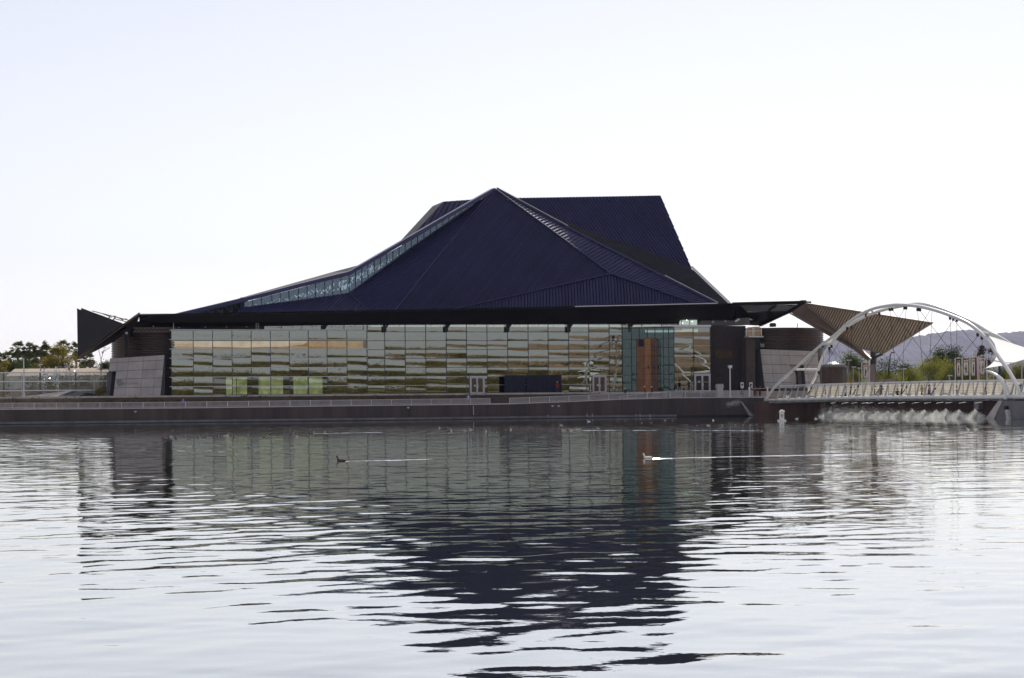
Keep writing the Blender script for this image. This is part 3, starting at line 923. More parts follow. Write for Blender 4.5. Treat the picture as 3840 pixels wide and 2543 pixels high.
# open truss at the low left end of the ridge
m = MB()
ta, tb = P(690, 1176, 26.5), P(905, 1124, 27.6)
ba, bb = P(690, 1180, 26.5), P(905, 1168, 27.6)
for i in range(6):
    s0, s1 = i / 6, (i + 1) / 6
    m.bar(ta.lerp(tb, s0), ba.lerp(bb, s1), .12); m.bar(ba.lerp(bb, s1), ta.lerp(tb, s1), .12)
m.build("truss", MULL, AC)
m = MB(); m.prism([P(700, 1178, 28.5), P(930, 1118, 29.5), P(930, 1175, 29.5)], NX * .2); m.build("truss_backing", BLACK, AC)
m = MB(); m.wbox(P(908, 1142, 27.3), .45, .4, 2.2); m.build("end_post", ROOF_CAP, AC)

# --- the long visor
E = lambda x, t=9.0, dy=0: P(x, 1180 + (x - 522) * (1133 - 1180) / (3010 - 522) + dy, t)
def Blow(x, t=12.8): return P(x, np.interp(x, [522, 600, 1300, 1800, 2300, 2760], [1196, 1209, 1208, 1204, 1199, 1196]), t)
def Clow(x, t=16.2): return P(x, np.interp(x, [522, 600, 1300, 1800, 2300, 2760], [1210, 1226, 1219, 1217, 1213, 1213]), t)
vz = MB()
xs_ = [522, 700, 950, 1200, 1450, 1700, 1950, 2200, 2450, 2760]
for a, b in zip(xs_[:-1], xs_[1:]):
    dn = Vector((0, 0, -.25)); up_ = Vector((0, 0, .0))
    vz.hexa([E(a), E(b), Blow(b), Blow(a)], [E(a) + NX * .5, E(b) + NX * .5, Blow(b) + NX * .5 + Vector((0, 0, .5)), Blow(a) + NX * .5 + Vector((0, 0, .5))])
    vz.hexa([Blow(a), Blow(b), Clow(b), Clow(a)], [Blow(a) + Vector((0, 0, .4)), Blow(b) + Vector((0, 0, .4)), Clow(b) + Vector((0, 0, .9)), Clow(a) + Vector((0, 0, .9))])
visor = vz.build("visor", VISOR, AC)
rb = MB()
n_r = 560
for i in range(n_r):
    x = 530 + (2750 - 530) * i / n_r
    a, b = Blow(x) - NX * .03, E(min(2760, x + 34)) - NX * .03
    b = a.lerp(b, .985)
    rb.bar(a, b, 0.10, 0.07)
rb.build("deck_ribs", mat("bronze rib", (0.036, 0.027, 0.025), 0.45, 0.3), visor, kind="stuff")
m = MB()
for a, b in zip(xs_[:-1], xs_[1:]):
    m.hexa([E(a, 8.9, -1) , E(b, 8.9, -1), E(b, 8.9, 5), E(a, 8.9, 5)], [E(a, 9.3, -1), E(b, 9.3, -1), E(b, 9.3, 5), E(a, 9.3, 5)])
m.build("edge_beam", VISOR, visor)
m = MB()
for a, b in zip(xs_[:-1], xs_[1:]):           # top of the visor back to the roof
    m.hexa([E(a, 9.4, 0), E(b, 9.4, 0), P(b, 1166 if b > 1500 else 1176, 25), P(a, 1166 if a > 1500 else 1176, 25)],
           [p + Vector((0, 0, -.25)) for p in (E(a, 9.4, 0), E(b, 9.4, 0), P(b, 1166 if b > 1500 else 1176, 25), P(a, 1166 if a > 1500 else 1176, 25))])
m.build("visor_top", ROOF_CAP, visor)
m = MB(); m.bar(P(2155, 1149.5, 9.0), P(2690, 1137.5, 9.0), .25, .14); m.build("sunlit_edge_strip", PALEMET, visor)  # pale strip drawn for the sun on the visor's top edge
m = MB()
for i in range(26):
    x = 540 + 2200 * (i + .5) / 26 + random.uniform(-20, 20)
    p = Clow(x, 15.5) - Vector((0, 0, .12)); m.wbox(p, .12, .12, .18)
m.build("downlights", PALEMET, visor, kind="stuff")
m = MB(); m.prism([P(488, 1206, 17), P(648, 1200, 17), P(648, 1262, 17), P(488, 1262, 17)], NX * .3); m.build("visor_soffit", VISOR, visor)
# zigzag truss under the left visor
m = MB()
for i in range(10):
    x0 = 505 + i * 15
    m.bar(P(x0, 1243, 15), P(x0 + 7, 1231, 15), .1); m.bar(P(x0 + 7, 1231, 15), P(x0 + 15, 1243, 15), .1)
m.bar(P(500, 1230, 15), P(660, 1230, 15), .15); m.bar(P(500, 1244, 15), P(660, 1244, 15), .15)
m.build("zigzag_truss", BRONZE, visor)

# slatted right end of the visor
plV = plane_of(P(2750, 1139, 9), P(3010, 1134, 9), P(2849, 1221, 17))
nV = plV[1] if plV[1].y < 0 else -plV[1]
def vbar(m, a, b, w, h=.12): m.bar(on_plane(*a, plV), on_plane(*b, plV), w, h)
m = MB()
vbar(m, (2748, 1140), (3012, 1134), .5, .5); vbar(m, (3012, 1134), (2958, 1170), .5, .4); vbar(m, (2958, 1170), (2849, 1220), .45, .4)
vbar(m, (2755, 1143), (2790, 1175), .4); vbar(m, (2879, 1168), (2915, 1138), .5); vbar(m, (2760, 1168), (2955, 1168), .45); vbar(m, (2770, 1143), (2830, 1205), .35)
frame_v = m.build("visor_frame", VISOR, visor)
m = MB(); q = [(2748, 1170), (2955, 1169), (2849, 1221), (2748, 1216)]
m.prism([on_plane(x, y, plV) + NX * .25 for x, y in q], NX * .3); m.build("visor_infill", VISOR, visor)
m = MB(); m.prism([on_plane(x, y, plV) + NX * .2 for x, y in [(2740, 1140), (2765, 1140), (2800, 1170), (2740, 1200)]], NX * .3); m.build("visor_infill", VISOR, visor)
for i in range(44):
    x = 2752 + i * 5.4
    a = (x - 12, 1168) ; b = (x + 12, 1142)
    if b[0] > 2996: 
        f_ = (2996 - a[0]) / (b[0] - a[0]); 
        if f_ <= .1: continue
        b = (a[0] + (b[0] - a[0]) * f_, a[1] + (b[1] - a[1]) * f_)
    m = MB(); vbar(m, a, b, .13, .1); m.build("slat", VISOR, visor)
m = MB()
for i in range(7): 
    a = (2858 + i * 6, 1217 - i * 3); m.bar(on_plane(*a, plV), on_plane(*a, plV) - Vector((0, 0, .35)), .08)
m.build("drip_brackets", VISOR, visor)

# folded wing at the left end
m = MB()
plW = plane_of(P(290, 1157, 24), P(292, 1348, 11), P(470, 1217, 12))
m.prism([on_plane(x, y, plW) for x, y in [(289, 1156), (303, 1163), (306, 1155), (345, 1170), (390, 1186), (470, 1217), (470, 1235), (380, 1290), (292, 1348)]], NX * .35)
wing = m.build("visor_wing", VISOR, AC)
plW2 = plane_of(P(525, 1174, 9), P(292, 1348, 10.8), P(519, 1198, 12))
m = MB()
m.prism([on_plane(x, y, plW2) for x, y in [(525, 1174), (519, 1200), (505, 1222), (430, 1281), (298, 1347), (291, 1346), (400, 1256), (462, 1214)]], NX * .3)
m.build("wing_fascia", mat("brown bronze fascia", (0.035, 0.024, 0.020), 0.5, 0.25), wing)
m = MB(); m.bar(P(524, 1174, 8.9), P(292, 1345, 10.7), .28, .25); m.build("wing_edge", BRONZE, wing)
m = MB()
for a, b in (((345, 1166), (485, 1202)), ((386, 1177), (420, 1190)), ((428, 1184), (462, 1200)), ((470, 1195), (485, 1203)), ((380, 1186), (404, 1200)), ((404, 1200), (412, 1188)), ((420, 1206), (432, 1190)), ((432, 1196), (475, 1207)), ((395, 1192), (455, 1212))):
    m.bar(P(*a, 20), P(*b, 19), .16, .12)
m.build("wing_top_frame", BRONZE, wing)

# --- drums at both ends
def drum(xl, xr_side, r, t_front, ybot, z1, lab, cx=None):
    pass
def corr_profile(r, z0, z1, pitch=0.36, d=0.13):
    pr = []; n = int((z1 - z0) / pitch)
    for i in range(n):
        z = z0 + i * pitch
        pr += [(r, z), (r + d, z + pitch * .25), (r + d, z + pitch * .6), (r, z + pitch * .85)]
    pr.append((r, z1)); 
    return pr
cL = Pxz(590, 22.5, 0, 1300); rL = (P(590, 1300, 22.5) - P(421, 1300, 22.5)).length
m = MB(); m.lathe((cL.x, cL.y, 0), corr_profile(rL, 6.5, P(560, 1238, 15).z + .4), 72)
drumL = m.build("corrugated_drum", DRUM, AC)
m = MB(); m.lathe((cL.x, cL.y, 0), [(rL - .2, 3.8), (rL - .2, 6.6), (0, 6.6)], 48); m.build("drum_base", BRICK, drumL)
m = MB(); a, b = P(473, 1252, 14.5), P(473, 1340, 14.5); m.bar(a, b, .32, .32); m.build("downpipe", BLACK, AC)
m = MB(); m.wbox(P(474, 1249, 14.3), .3, .5, .3); m.build("spot_light", PALEMET, AC)
cR = Pxz(2900, 22.0, 0, 1270); rR = (P(2900, 1270, 22) - P(3069, 1270, 22)).length
ztopR = P(2960, 1228, 13.5).z
m = MB(); m.lathe((cR.x, cR.y, 0), corr_profile(rR, 9.2, ztopR), 72); m.lathe((cR.x, cR.y, 0), [(rR, ztopR - .05), (0, ztopR - .05)], 48)
drumR = m.build("corrugated_drum", DRUM, AC)
m = MB(); m.lathe((cR.x, cR.y, 0), [(rR - .25, 3.8), (rR - .25, 9.25), (0, 9.25)], 48); m.build("drum_base", BRICK, drumR)
m = MB(); p = P(2898, 1220, 15.5); m.wbox(p, .8, .8, .5); m.wbox(p + Vector((0, 0, .3)), .65, .65, .12); m.build("roof_vent", BLACK, drumR)
m = MB(); m.tube([P(2990, 1228, 16), P(2990, 1213, 16)], .06, 6); m.build("vent_pipe", BLACK, drumR)
# house number on the right drum
fc = bpy.data.curves.new("house_number", 'FONT'); fc.body = "700"; fc.size = 0.62; fc.extrude = 0.02; fc.align_x = 'CENTER'
fo = bpy.data.objects.new("house_number", fc); COL.objects.link(fo)
bpy.context.view_layer.update()
dg = bpy.context.evaluated_depsgraph_get()
fme = bpy.data.meshes.new_from_object(fo.evaluated_get(dg)); bpy.data.objects.remove(fo)
fme.materials.clear(); fme.materials.append(WHITE2)
pn = P(2858, 1302, 13.2)
no = bpy.data.objects.new("house_number", fme); COL.objects.link(no); no.parent = drumR
no.location = pn - base_of(drumR); no.rotation_euler = (R(90), 0, WALL_ANG); no.scale = (.8, 1.25, 1)
# ------------------------------------------------------------------ glass front
def pane_mesh(seed, wob):
    """unit glass sheet, very slightly pillowed like real toughened glass (depth in metres)"""
    r = np.random.default_rng(seed)
    nx, nz = 10, 8
    V = []; Fc = []
    cx, cz = r.uniform(-.15, .15), r.uniform(-.15, .15)
    A = wob * r.uniform(.6, 1.25); k2 = wob * .4 * r.normal(); k3 = wob * .3 * r.normal(); k4 = wob * .14 * r.normal()
    tl = wob * .10 * r.normal()
    for j in range(nz + 1):
        for i in range(nx + 1):
            x, z = i / nx - .5, j / nz - .5
            y = -A * (1 - (2 * (x - cx * .3)) ** 2 * .35 - (2 * (z - cz)) ** 2) + k2 * math.sin(6.3 * z + .7 * x) + k3 * math.cos(5.1 * x) * (1 - 2 * z * z) + k4 * x * z + tl * z
            V.append((x, y, z))
    for j in range(nz):
        for i in range(nx):
            Fc.append((j * (nx + 1) + i, j * (nx + 1) + i + 1, (j + 1) * (nx + 1) + i + 1, (j + 1) * (nx + 1) + i))
    me = bpy.data.meshes.new("pane")
    me.from_pydata(V, [], Fc)
    me.polygons.foreach_set("use_smooth", [True] * len(me.polygons))
    me.update()
    return me
PV = {}
def pane_var(m, k, wob):
    key = (m.name, k)
    if key not in PV:
        me = pane_mesh(100 + k, wob); me.materials.append(m); PV[key] = me
    return PV[key]

def curtain(label_part, p0, p1, fr, zs, m, rail_over=0.0, rail_d=0.12, rail_m=None, wob=0.0035, skip=None, msel=None, nvar=14, z_top_clip=None):
    """glazed wall between plan points p0 and p1; fr: mullion fractions; zs: rail heights (top first)"""
    p0 = Vector((p0.x, p0.y, 0)); p1 = Vector((p1.x, p1.y, 0))
    d = (p1 - p0); L = d.length; d.normalize()
    nrm = Vector((d.y, -d.x, 0))
    if nrm.y > 0: nrm = -nrm
    ang = math.atan2(d.y, d.x)
    zt, zb = zs[0], zs[-1]
    f = MB()
    for s in fr:
        q = p0 + d * (L * s)
        f.box((q.x, q.y, (zt + zb) / 2), .095, .14, zt - zb, d, nrm)
    part = f.build(label_part, MULL, AC)
    rail_m = rail_m or GREYMET
    for z in zs:
        a = p0 - d * rail_over; b = p1 + d * (rail_over * .3)
        r_ = MB(); r_.box(((a + b) / 2).xy.to_3d() + Vector((0, 0, z)) + nrm * .07, (b - a).length, rail_d, .07 if rail_over == 0 else .10, d, nrm)
        r_.build("rail", rail_m, part)
    for i in range(len(fr) - 1):
        for j in range(len(zs) - 1):
            if skip and skip(i, j): continue
            w = L * (fr[i + 1] - fr[i]) - .07; h = zs[j] - zs[j + 1] - .06
            q = p0 + d * (L * (fr[i] + fr[i + 1]) / 2)
            inst("pane", pane_var(msel(i, j) if msel else m, random.randrange(nvar), wob), part, (q.x, q.y, (zs[j] + zs[j + 1]) / 2), ang, (w, 1, h), rot=(random.gauss(0, .0016), 0, ang + random.gauss(0, .0015)))
    return part

def fr_of(xs, y, t):
    a, b = P(xs[0], y, t), P(xs[-1], y, t)
    L = (b.xy - a.xy).length
    return a, b, [(P(x, y, t).xy - a.xy).length / L for x in xs]
# projecting block on the left
xsA = [642, 724.7, 797.6, 870, 942, 1014, 1085, 1156, 1226.5, 1301, 1376]
a, b, fr = fr_of(xsA, 1300, 14)
zA = [P(642, y, 14).z for y in (1239, 1274, 1309.5, 1344, 1380, 1415, 1450.5, 1486)]
curtain("glass_block", a, b, fr, zA, GLASS_A, rail_over=.28, rail_d=.22, rail_m=PALEMET, wob=.0032, msel=lambda i, j: GLASS_G if j == 1 else GLASS_W if j >= 5 and 2 <= i <= 7 else GLASS_A)
# its short right hand return and its flat roof edge
pr0 = P(1377, 1300, 14); pr1 = pr0 + NX * 3
m = MB(); m.hexa([Vector((pr0.x, pr0.y, zA[-1])), Vector((pr1.x, pr1.y, zA[-1])), Vector((pr1.x, pr1.y, zA[-1])) - UX * .1, Vector((pr0.x, pr0.y, zA[-1])) - UX * .1],
                 [Vector((pr0.x, pr0.y, zA[0])), Vector((pr1.x, pr1.y, zA[0])), Vector((pr1.x, pr1.y, zA[0])) - UX * .1, Vector((pr0.x, pr0.y, zA[0])) - UX * .1])
m.build("block_return", MULL, AC)
m = MB(); q0, q1 = a, b
m.hexa([Vector((q0.x, q0.y, zA[0] + .05)), Vector((q1.x, q1.y, zA[0] + .05)), Vector((q1.x, q1.y, zA[0] + .05)) + NX * 3, Vector((q0.x, q0.y, zA[0] + .05)) + NX * 3],
       [Vector((q0.x, q0.y, zA[0] + .17)), Vector((q1.x, q1.y, zA[0] + .17)), Vector((q1.x, q1.y, zA[0] + .17)) + NX * 3, Vector((q0.x, q0.y, zA[0] + .17)) + NX * 3])
m.build("block_roof", PALEMET, AC)
# tall middle glazing
xsB = [1377, 1443, 1520, 1597, 1674, 1750, 1827, 1904, 1981, 2056, 2133, 2208.5, 2285, 2333]
a, b, fr = fr_of(xsB, 1350, 17)
zB = [P(1700, y, 17).z for y in (1214, 1245, 1278, 1311, 1344, 1378.5, 1411.5, 1444.5, 1476)]
zB[-1] = TZ + .02
def skipB(i, j): 
    return False
curtain("glass_front", a, b, fr, zB, GLASS_A, rail_d=.10, rail_m=MULL, wob=.0031, skip=skipB)
m = MB()
for z in (zB[6], zB[7]):
    p0, p1 = a, b; c = (Vector((p0.x, p0.y, 0)) + Vector((p1.x, p1.y, 0))) / 2
    m.box((c.x, c.y, z), (p1.xy - p0.xy).length, .25, .07, UX, NX)
m.build("handrail_bars", PALEMET, AC)
# upper glazing over the block
xsC = [990, 1056, 1131, 1205, 1290, 1362, 1377]
a2, b2, fr2 = fr_of(xsC, 1230, 17)
curtain("upper_glazing", a2, b2, fr2, [zB[0], P(1200, 1240, 17).z], GLASS_A, rail_d=.08, rail_m=MULL)
xsF = [2333, 2407, 2481, 2556]
a3, b3, fr3 = fr_of(xsF, 1222, 17.6)
curtain("upper_glazing", a3, b3, fr3, [zB[0], zB[1] + .35], GLASS_A, rail_d=.08, rail_m=MULL)
# roof brackets
for x in (1215, 1443, 1674, 1904, 2133, 2361):
    zt = P(x, 1213, 16.5).z; zb_ = P(x, 1246 if x > 1300 else 1236, 16.5).z
    c = P(x, 1240, 16.4)
    m = MB(); m.wbox((c.x, c.y, (zt + zb_) / 2), .44, .5, zt - zb_)
    s = Vector((c.x, c.y, 0)) + UX * .22
    m.prism([s + Vector((0, 0, zt)) - NX * .2, s + UX * .55 + Vector((0, 0, zt)) - NX * .2, s + Vector((0, 0, zt - .75)) - NX * .2], NX * .4)
    m.build("roof_bracket", BLACK, AC)
# interior
def iwall(xa, xb, t, z0, z1, mtl, nm="interior_wall", th=.2):
    A, B = P(xa, 1350, t), P(xb, 1350, t)
    A = Vector((A.x, A.y, z0)); B = Vector((B.x, B.y, z0))
    m = MB(); m.prism([A, B, B + Vector((0, 0, z1 - z0)), A + Vector((0, 0, z1 - z0))], NX * th)
    return m.build(nm, mtl, AC)
iwall(630, 1390, 23, TZ + .02, 14.5, INTER)
iwall(1385, 2420, 27, TZ + .02, 14.5, INTER)
m = MB(); q = [P(630, 1350, 14.2), P(2660, 1350, 14.2), P(2660, 1350, 28), P(630, 1350, 28)]
m.prism([Vector((p.x, p.y, zB[0] + .3)) for p in q], (0, 0, .25)); m.build("interior_ceiling", INTER, AC)
GLOWG = emit_mat("pale green daylight glow", (0.46, 0.50, 0.28), 0.62, (0.20, 0.25, 0.09))  # glow stands in for daylight seen through the rear windows
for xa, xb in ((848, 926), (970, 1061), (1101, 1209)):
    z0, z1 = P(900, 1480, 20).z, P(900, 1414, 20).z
    p_ = iwall(xa - 3, xb + 3, 20.1, z0 - .1, z1 + .1, MULL, "rear_window_frame", .1)
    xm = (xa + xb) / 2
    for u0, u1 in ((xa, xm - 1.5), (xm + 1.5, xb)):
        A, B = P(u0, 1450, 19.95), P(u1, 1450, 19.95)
        m = MB(); m.prism([Vector((A.x, A.y, z0)), Vector((B.x, B.y, z0)), Vector((B.x, B.y, z1)), Vector((A.x, A.y, z1))], NX * .05); m.build("daylight_glow_pane", GLOWG, p_)
# glowing gold and cream band added to brighten the block's second row
m1 = emit_mat("glowing gold band", (0.62, 0.38, 0.15), .5, (0.46, 0.26, 0.10)); m2 = emit_mat("glowing cream band", (0.80, 0.66, 0.50), .62, (0.66, 0.50, 0.34))
zc0, zc1 = P(900, 1308, 16).z, P(900, 1279, 16).z
A, B = P(652, 1290, 16), P(1362, 1290, 16)
nseg = 40
m = MB()
for i in range(nseg):
    s0, s1 = i / nseg, (i + 1) / nseg
    a_, b_ = A.lerp(B, s0), A.lerp(B, s1)
    def mid(s): return zc0 + (zc1 - zc0) * (0.22 + 0.5 * max(0, s - .35) + .07 * math.sin(9 * s + 1) + .05 * math.sin(31 * s)) if s < .68 else zc1
    za, zb_ = mid(s0), mid(s1)
    m.cur = 0; m.prism([Vector((a_.x, a_.y, zc0)), Vector((b_.x, b_.y, zc0)), Vector((b_.x, b_.y, zb_)), Vector((a_.x, a_.y, za))], NX * .05)
    if za < zc1 - .01:
        m.cur = 1; m.prism([Vector((a_.x, a_.y, za)), Vector((b_.x, b_.y, zb_)), Vector((b_.x, b_.y, zc1)), Vector((a_.x, a_.y, zc1))], NX * .05)
m.build("glow_band", [m1, m2], AC)
# double doors in the middle glazing
def door(xa, xb, ya, yb, t, inner, paper=None):
    A, B = P(xa, 1450, t), P(xb, 1450, t)
    z1 = P((xa + xb) / 2, ya, t).z; z0 = TZ + .02
    A = Vector((A.x, A.y, z0)); B = Vector((B.x, B.y, z0)); H = z1 - z0
    d = (B - A).normalized(); L = (B - A).length
    m = MB()
    for s in (0.07, L - .07): m.box(A + d * s + Vector((0, 0, H / 2)), .15, .16, H, d, NX)
    m.box(A + d * (L / 2) + Vector((0, 0, H - .08)), L - .31, .16, .15, d, NX)
    fr = m.build("double_door", PALEMET, AC)
    for s0, s1 in ((.16, L / 2 - .01), (L / 2 + .01, L - .16)):
        m = MB()
        for s in (s0 + .06, s1 - .06): m.box(A + d * s + Vector((0, 0, (H - .18) / 2)), .12, .08, H - .2, d, NX)
        for z in (.12, H - .25): m.box(A + d * ((s0 + s1) / 2) + Vector((0, 0, z)), s1 - s0 - .25, .07, .14, d, NX)
        m.build("door_leaf", PALEMET, fr)
        m = MB(); m.box(A + d * ((s0 + s1) / 2) + NX * .06 + Vector((0, 0, H / 2)), s1 - s0 - .2, .02, H - .3, d, NX); m.build("door_panel", inner, fr)
        m = MB(); m.box(A + d * (s1 - .14 if s0 < .5 else s0 + .14) - NX * .08 + Vector((0, 0, 1.05)), .04, .05, .5, d, NX); m.build("door_handle", WHITE2, fr)
    if paper:
        m = MB(); m.box(A + d * (L * paper[0]) - NX * .07 + Vector((0, 0, H * paper[1])), .22, .01, .3, d, NX); m.build("paper_notice", WHITE2, fr)
DOORIN = mat("brown mirrored door glass", (0.13, 0.075, 0.025), 0.12, 0, 0.6, 1.6, 0.01, 1.2)
door(1762, 1817, 1411, 1476, 16.75, DOORIN, (.33, .45))
door(2222, 2274, 1407, 1472, 16.75, DOORIN, (.35, .42))

# angled glazing, timber lift core and projecting glass bay on the right
tA, tBx = 17.0, 11.6
pa, pb = P(2334, 1350, tA), P(2528, 1350, tBx)
pc = P(2664, 1350, tBx)
za0 = [P(2336, y, tA).z for y in (1241, 1274, 1307, 1340, 1374, 1408, 1438)] + [TZ + .02]
xsD = [2334, 2368, 2398, 2428, 2457, 2488, 2508, 2528]
def tt(x): return tA + (tBx - tA) * (x - 2334) / (2528 - 2334)
frD = [((P(x, 1350, tt(x)).xy - pa.xy).length) / (pb.xy - pa.xy).length for x in xsD]
zlist = [P(2528, 1228, tBx).z] + [z for z in za0[1:]]
curtain("angled_glazing", pa, pb, frD, zlist, GLASS_B, rail_d=.10, rail_m=MULL, wob=.002, skip=lambda i, j: False)
xsE = [2528, 2600, 2664]
frE = [((P(x, 1350, tBx).xy - pb.xy).length) / (pc.xy - pb.xy).length for x in xsE]
zE = [P(2600, y, tBx).z for y in (1227, 1262, 1296, 1331, 1364, 1400, 1433)] + [TZ + .02]
curtain("glass_bay", pb, pc, frE, zE, GLASS_A, rail_d=.12, rail_m=GREYMET, wob=.002, skip=lambda i, j: i == 1 and j >= 5)
def zwall(p, q, z0, z1, mtl, nm, th=.15, vec=None):
    m = MB(); A = Vector((p.x, p.y, z0)); B = Vector((q.x, q.y, z0))
    m.prism([A, B, Vector((B.x, B.y, z1)), Vector((A.x, A.y, z1))], vec if vec is not None else NX * th); return m.build(nm, mtl, AC)
zwall(P(2325, 1350, 24.5), P(2668, 1350, 20), TZ + .02, 13.5, INTER, "interior_wall")
for q, mt, th in (([P(2334, 1226, 17), P(2522, 1226, 11.6), P(2522, 1226, 22), P(2334, 1226, 22)], GREYMET, .12), ([P(2522.5, 1226, 11.4), P(2666, 1226, 11.4), P(2666, 1226, 22), P(2522.5, 1226, 22)], WHITE, .28)):
    m = MB(); m.prism([Vector((p.x, p.y, zE[0] + .06)) for p in q], (0, 0, th)); m.build("bay_roof", mt, AC)
door(2604, 2664, 1402, 1466, tBx, mat("dark door glass", (0.02, 0.016, 0.012), 0.12, 0, 0.5, 1.5), (.28, .55))
# timber core in three faces
def core(xa, xb, ta, tb, ytop, mtl, nm):
    p, q = P(xa, 1400, ta), P(xb, 1400, tb); z1 = P((xa + xb) / 2, ytop, (ta + tb) / 2).z
    part = zwall(p, q, TZ + .02, z1, BRICK, nm, .12, NX * .12)
    n = 9; d = (q - p); d.z = 0
    for i in range(n):
        z0_, z1_ = TZ + .04 + (z1 - TZ - .04) * i / n, TZ + .02 + (z1 - TZ - .04) * (i + 1) / n - .02
        m = MB(); A = Vector((p.x, p.y, z0_)) - NX * .06; B = A + Vector((d.x, d.y, 0))
        m.prism([A, B, Vector((B.x, B.y, z1_)), Vector((A.x, A.y, z1_))], NX * .055); m.build("timber_panel", mtl, part)
    return part
core(2388, 2418, 13.6, 13.2, 1271, WOOD2, "timber_core")
core(2418.5, 2442, 13.1, 12.9, 1268, WOOD, "timber_core")
cp = core(2442.5, 2466, 13.0, 13.3, 1269, mat("mid timber veneer", (0.27, 0.11, 0.04), 0.5, 0, .2, 1.2), "timber_core")
m = MB()
for y in (1300, 1334, 1368, 1401): m.bar(P(2441, y, 12.6), P(2468, y, 12.4), .08)
for x in (2444, 2453, 2463): m.bar(P(x, 1270, 12.6), P(x + 3, 1466, 12.6), .07)
m.build("core_rails", MULL, cp)
for x in (2431, 2455):
    m = MB(); m.wbox(P(x, 1377, 12.75), .18, .05, .5); m.build("slot_window", BLACK, cp)
m = MB(); m.wbox(P(2404, 1286, 13.1), .8, .05, 1.1); m.build("core_screen", NAVYP, cp)

# glass lantern, parapet block, masonry block, pier and balcony
zz = P(2600, 1226, 12.5).z
def block(xa, xb, ya, yb, ta, tb, mtl, nm, z0=None):
    A, B = P(xa, (ya + yb) / 2, ta), P(xb, (ya + yb) / 2, ta)
    z1 = P((xa + xb) / 2, ya, ta).z; z0 = P((xa + xb) / 2, yb, ta).z if z0 is None else z0
    m = MB(); m.prism([Vector((A.x, A.y, z0)), Vector((B.x, B.y, z0)), Vector((B.x, B.y, z1)), Vector((A.x, A.y, z1))], NX * (tb - ta))
    return m.build(nm, mtl, AC)
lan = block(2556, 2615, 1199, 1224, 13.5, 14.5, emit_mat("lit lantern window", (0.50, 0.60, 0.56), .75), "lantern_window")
for x in (2556, 2586, 2615):
    m = MB(); m.bar(P(x, 1198, 13.4), P(x, 1224, 13.4), .09); m.build("mullion", MULL, lan)
for x, y in ((2575, 1201), (2560, 1212), (2596, 1206)):
    m = MB(); m.wbox(P(x, y, 13.3), .14, .1, .14); m.build("lamp", emit_mat("warm small lamp", (1, .85, .5), 3) if "warm small lamp" not in MATS else MATS["warm small lamp"], lan)
GREYB = mat("grey stucco parapet", (0.20, 0.19, 0.20), 0.85, 0, .15, .6)
A = [P(2620, 1222, 14), P(2812, 1218, 14), P(2812, 1191, 14), P(2740, 1195, 14), P(2632, 1199, 14)]
m = MB(); m.prism(A, NX * 3); m.build("parapet_block", GREYB, AC)
for x, y in ((2672, 1208), (2719, 1205)):
    m = MB(); q = P(x, y, 13.4); m.wbox(q, .35, .5, .14); m.bar(q, q + Vector((.25, 0, .6)), .05); m.build("flood_light", PALEMET, AC)
m = MB(); m.bar(P(2757, 1206, 13.5), P(2773, 1197, 13.3), .34, .3); m.build("flood_light", WHITE, AC)
m = MB(); m.prism([P(2812, 1194, 13.8), P(2823, 1200, 13.8), P(2814, 1201, 13.8)], NX * 1); m.build("white_wedge", WHITE, AC)  # small white wedge at the end of the parapet
bk = block(2666, 2797, 1222, 1450, 12.5, 18, BRICK, "masonry_block", TZ)
m = MB()
for i in range(36):
    z = TZ + .25 + i * .27
    if z > P(2700, 1224, 12.5).z: break
    A, B = P(2668, 1350, 12.44), P(2796, 1350, 12.44)
    m.bar(Vector((A.x, A.y, z)), Vector((B.x, B.y, z)), .03, .02)
m.build("course_lines", BLACK, bk, kind="stuff")
for xa, xb in ((2681, 2711), (2714, 2747)):
    A, B = P(xa, 1345, 12.4), P(xb, 1313, 12.4)
    m = MB(); m.wbox((A + B) / 2, abs(B.x - A.x) * LW, .12, abs(B.z - A.z)); m.build("window", mat("brown dark window glass", (.03, .014, .008), .1, 0, .5, 1), bk)
m = MB(); m.tube([P(2790, 1370, 12.3), P(2790, 1374, 12.0)], [.28, .12], 8); m.build("wall_lamp", WHITE2, bk)
pier = block(2798, 2832, 1262, 1450, 10.5, 14, mat("brown masonry pier", (0.085, 0.062, 0.055), .85, 0, .2, 1.2, .01, 6), "brick_pier", TZ)
for i in range(13):
    z0 = TZ + .05 + i * .68
    A, B = P(2798.5, 1350, 10.45), P(2831.5, 1350, 10.45)
    if z0 + .66 > P(2815, 1268, 10.5).z: break
    m = MB(); m.prism([Vector((A.x, A.y, z0)), Vector((B.x, B.y, z0)), Vector((B.x, B.y, z0 + .655)), Vector((A.x, A.y, z0 + .655))], NX * .045); m.build("block_course", MATS["brown masonry pier"], pier)
block(2832, 2850, 1225, 1450, 14, 17, BLACK, "recess_wall", TZ)
# balcony of white mesh
A, B = P(2799, 1264, 9.8), P(2856, 1262, 9.8)
m = MB(); m.wbox((A + B) / 2 , (B - A).length, 1.6, .22); bal = m.build("balcony", PALEMET, AC)
zt = P(2825, 1229, 9.8).z
m = MB()
for s in (0, .42, .5, 1): 
    q = A.lerp(B, s); m.bar(q, Vector((q.x, q.y, zt)), .07)
m.bar(Vector((A.x, A.y, zt)), Vector((B.x, B.y, zt)), .08); m.bar(Vector((A.x, A.y, zt - .5)), Vector((B.x, B.y, zt - .5)), .06)
m.build("balcony_rail", WHITE, bal)
m = MB(); m.prism([A + Vector((0, 0, .15)), B + Vector((0, 0, .15)), Vector((B.x, B.y, zt - .06)), Vector((A.x, A.y, zt - .06))], NX * .03)
m.build("balcony_mesh", glass_mat("frosted balcony glass", .25, (.75, .78, .75), (.85, .85, .85)) , bal)
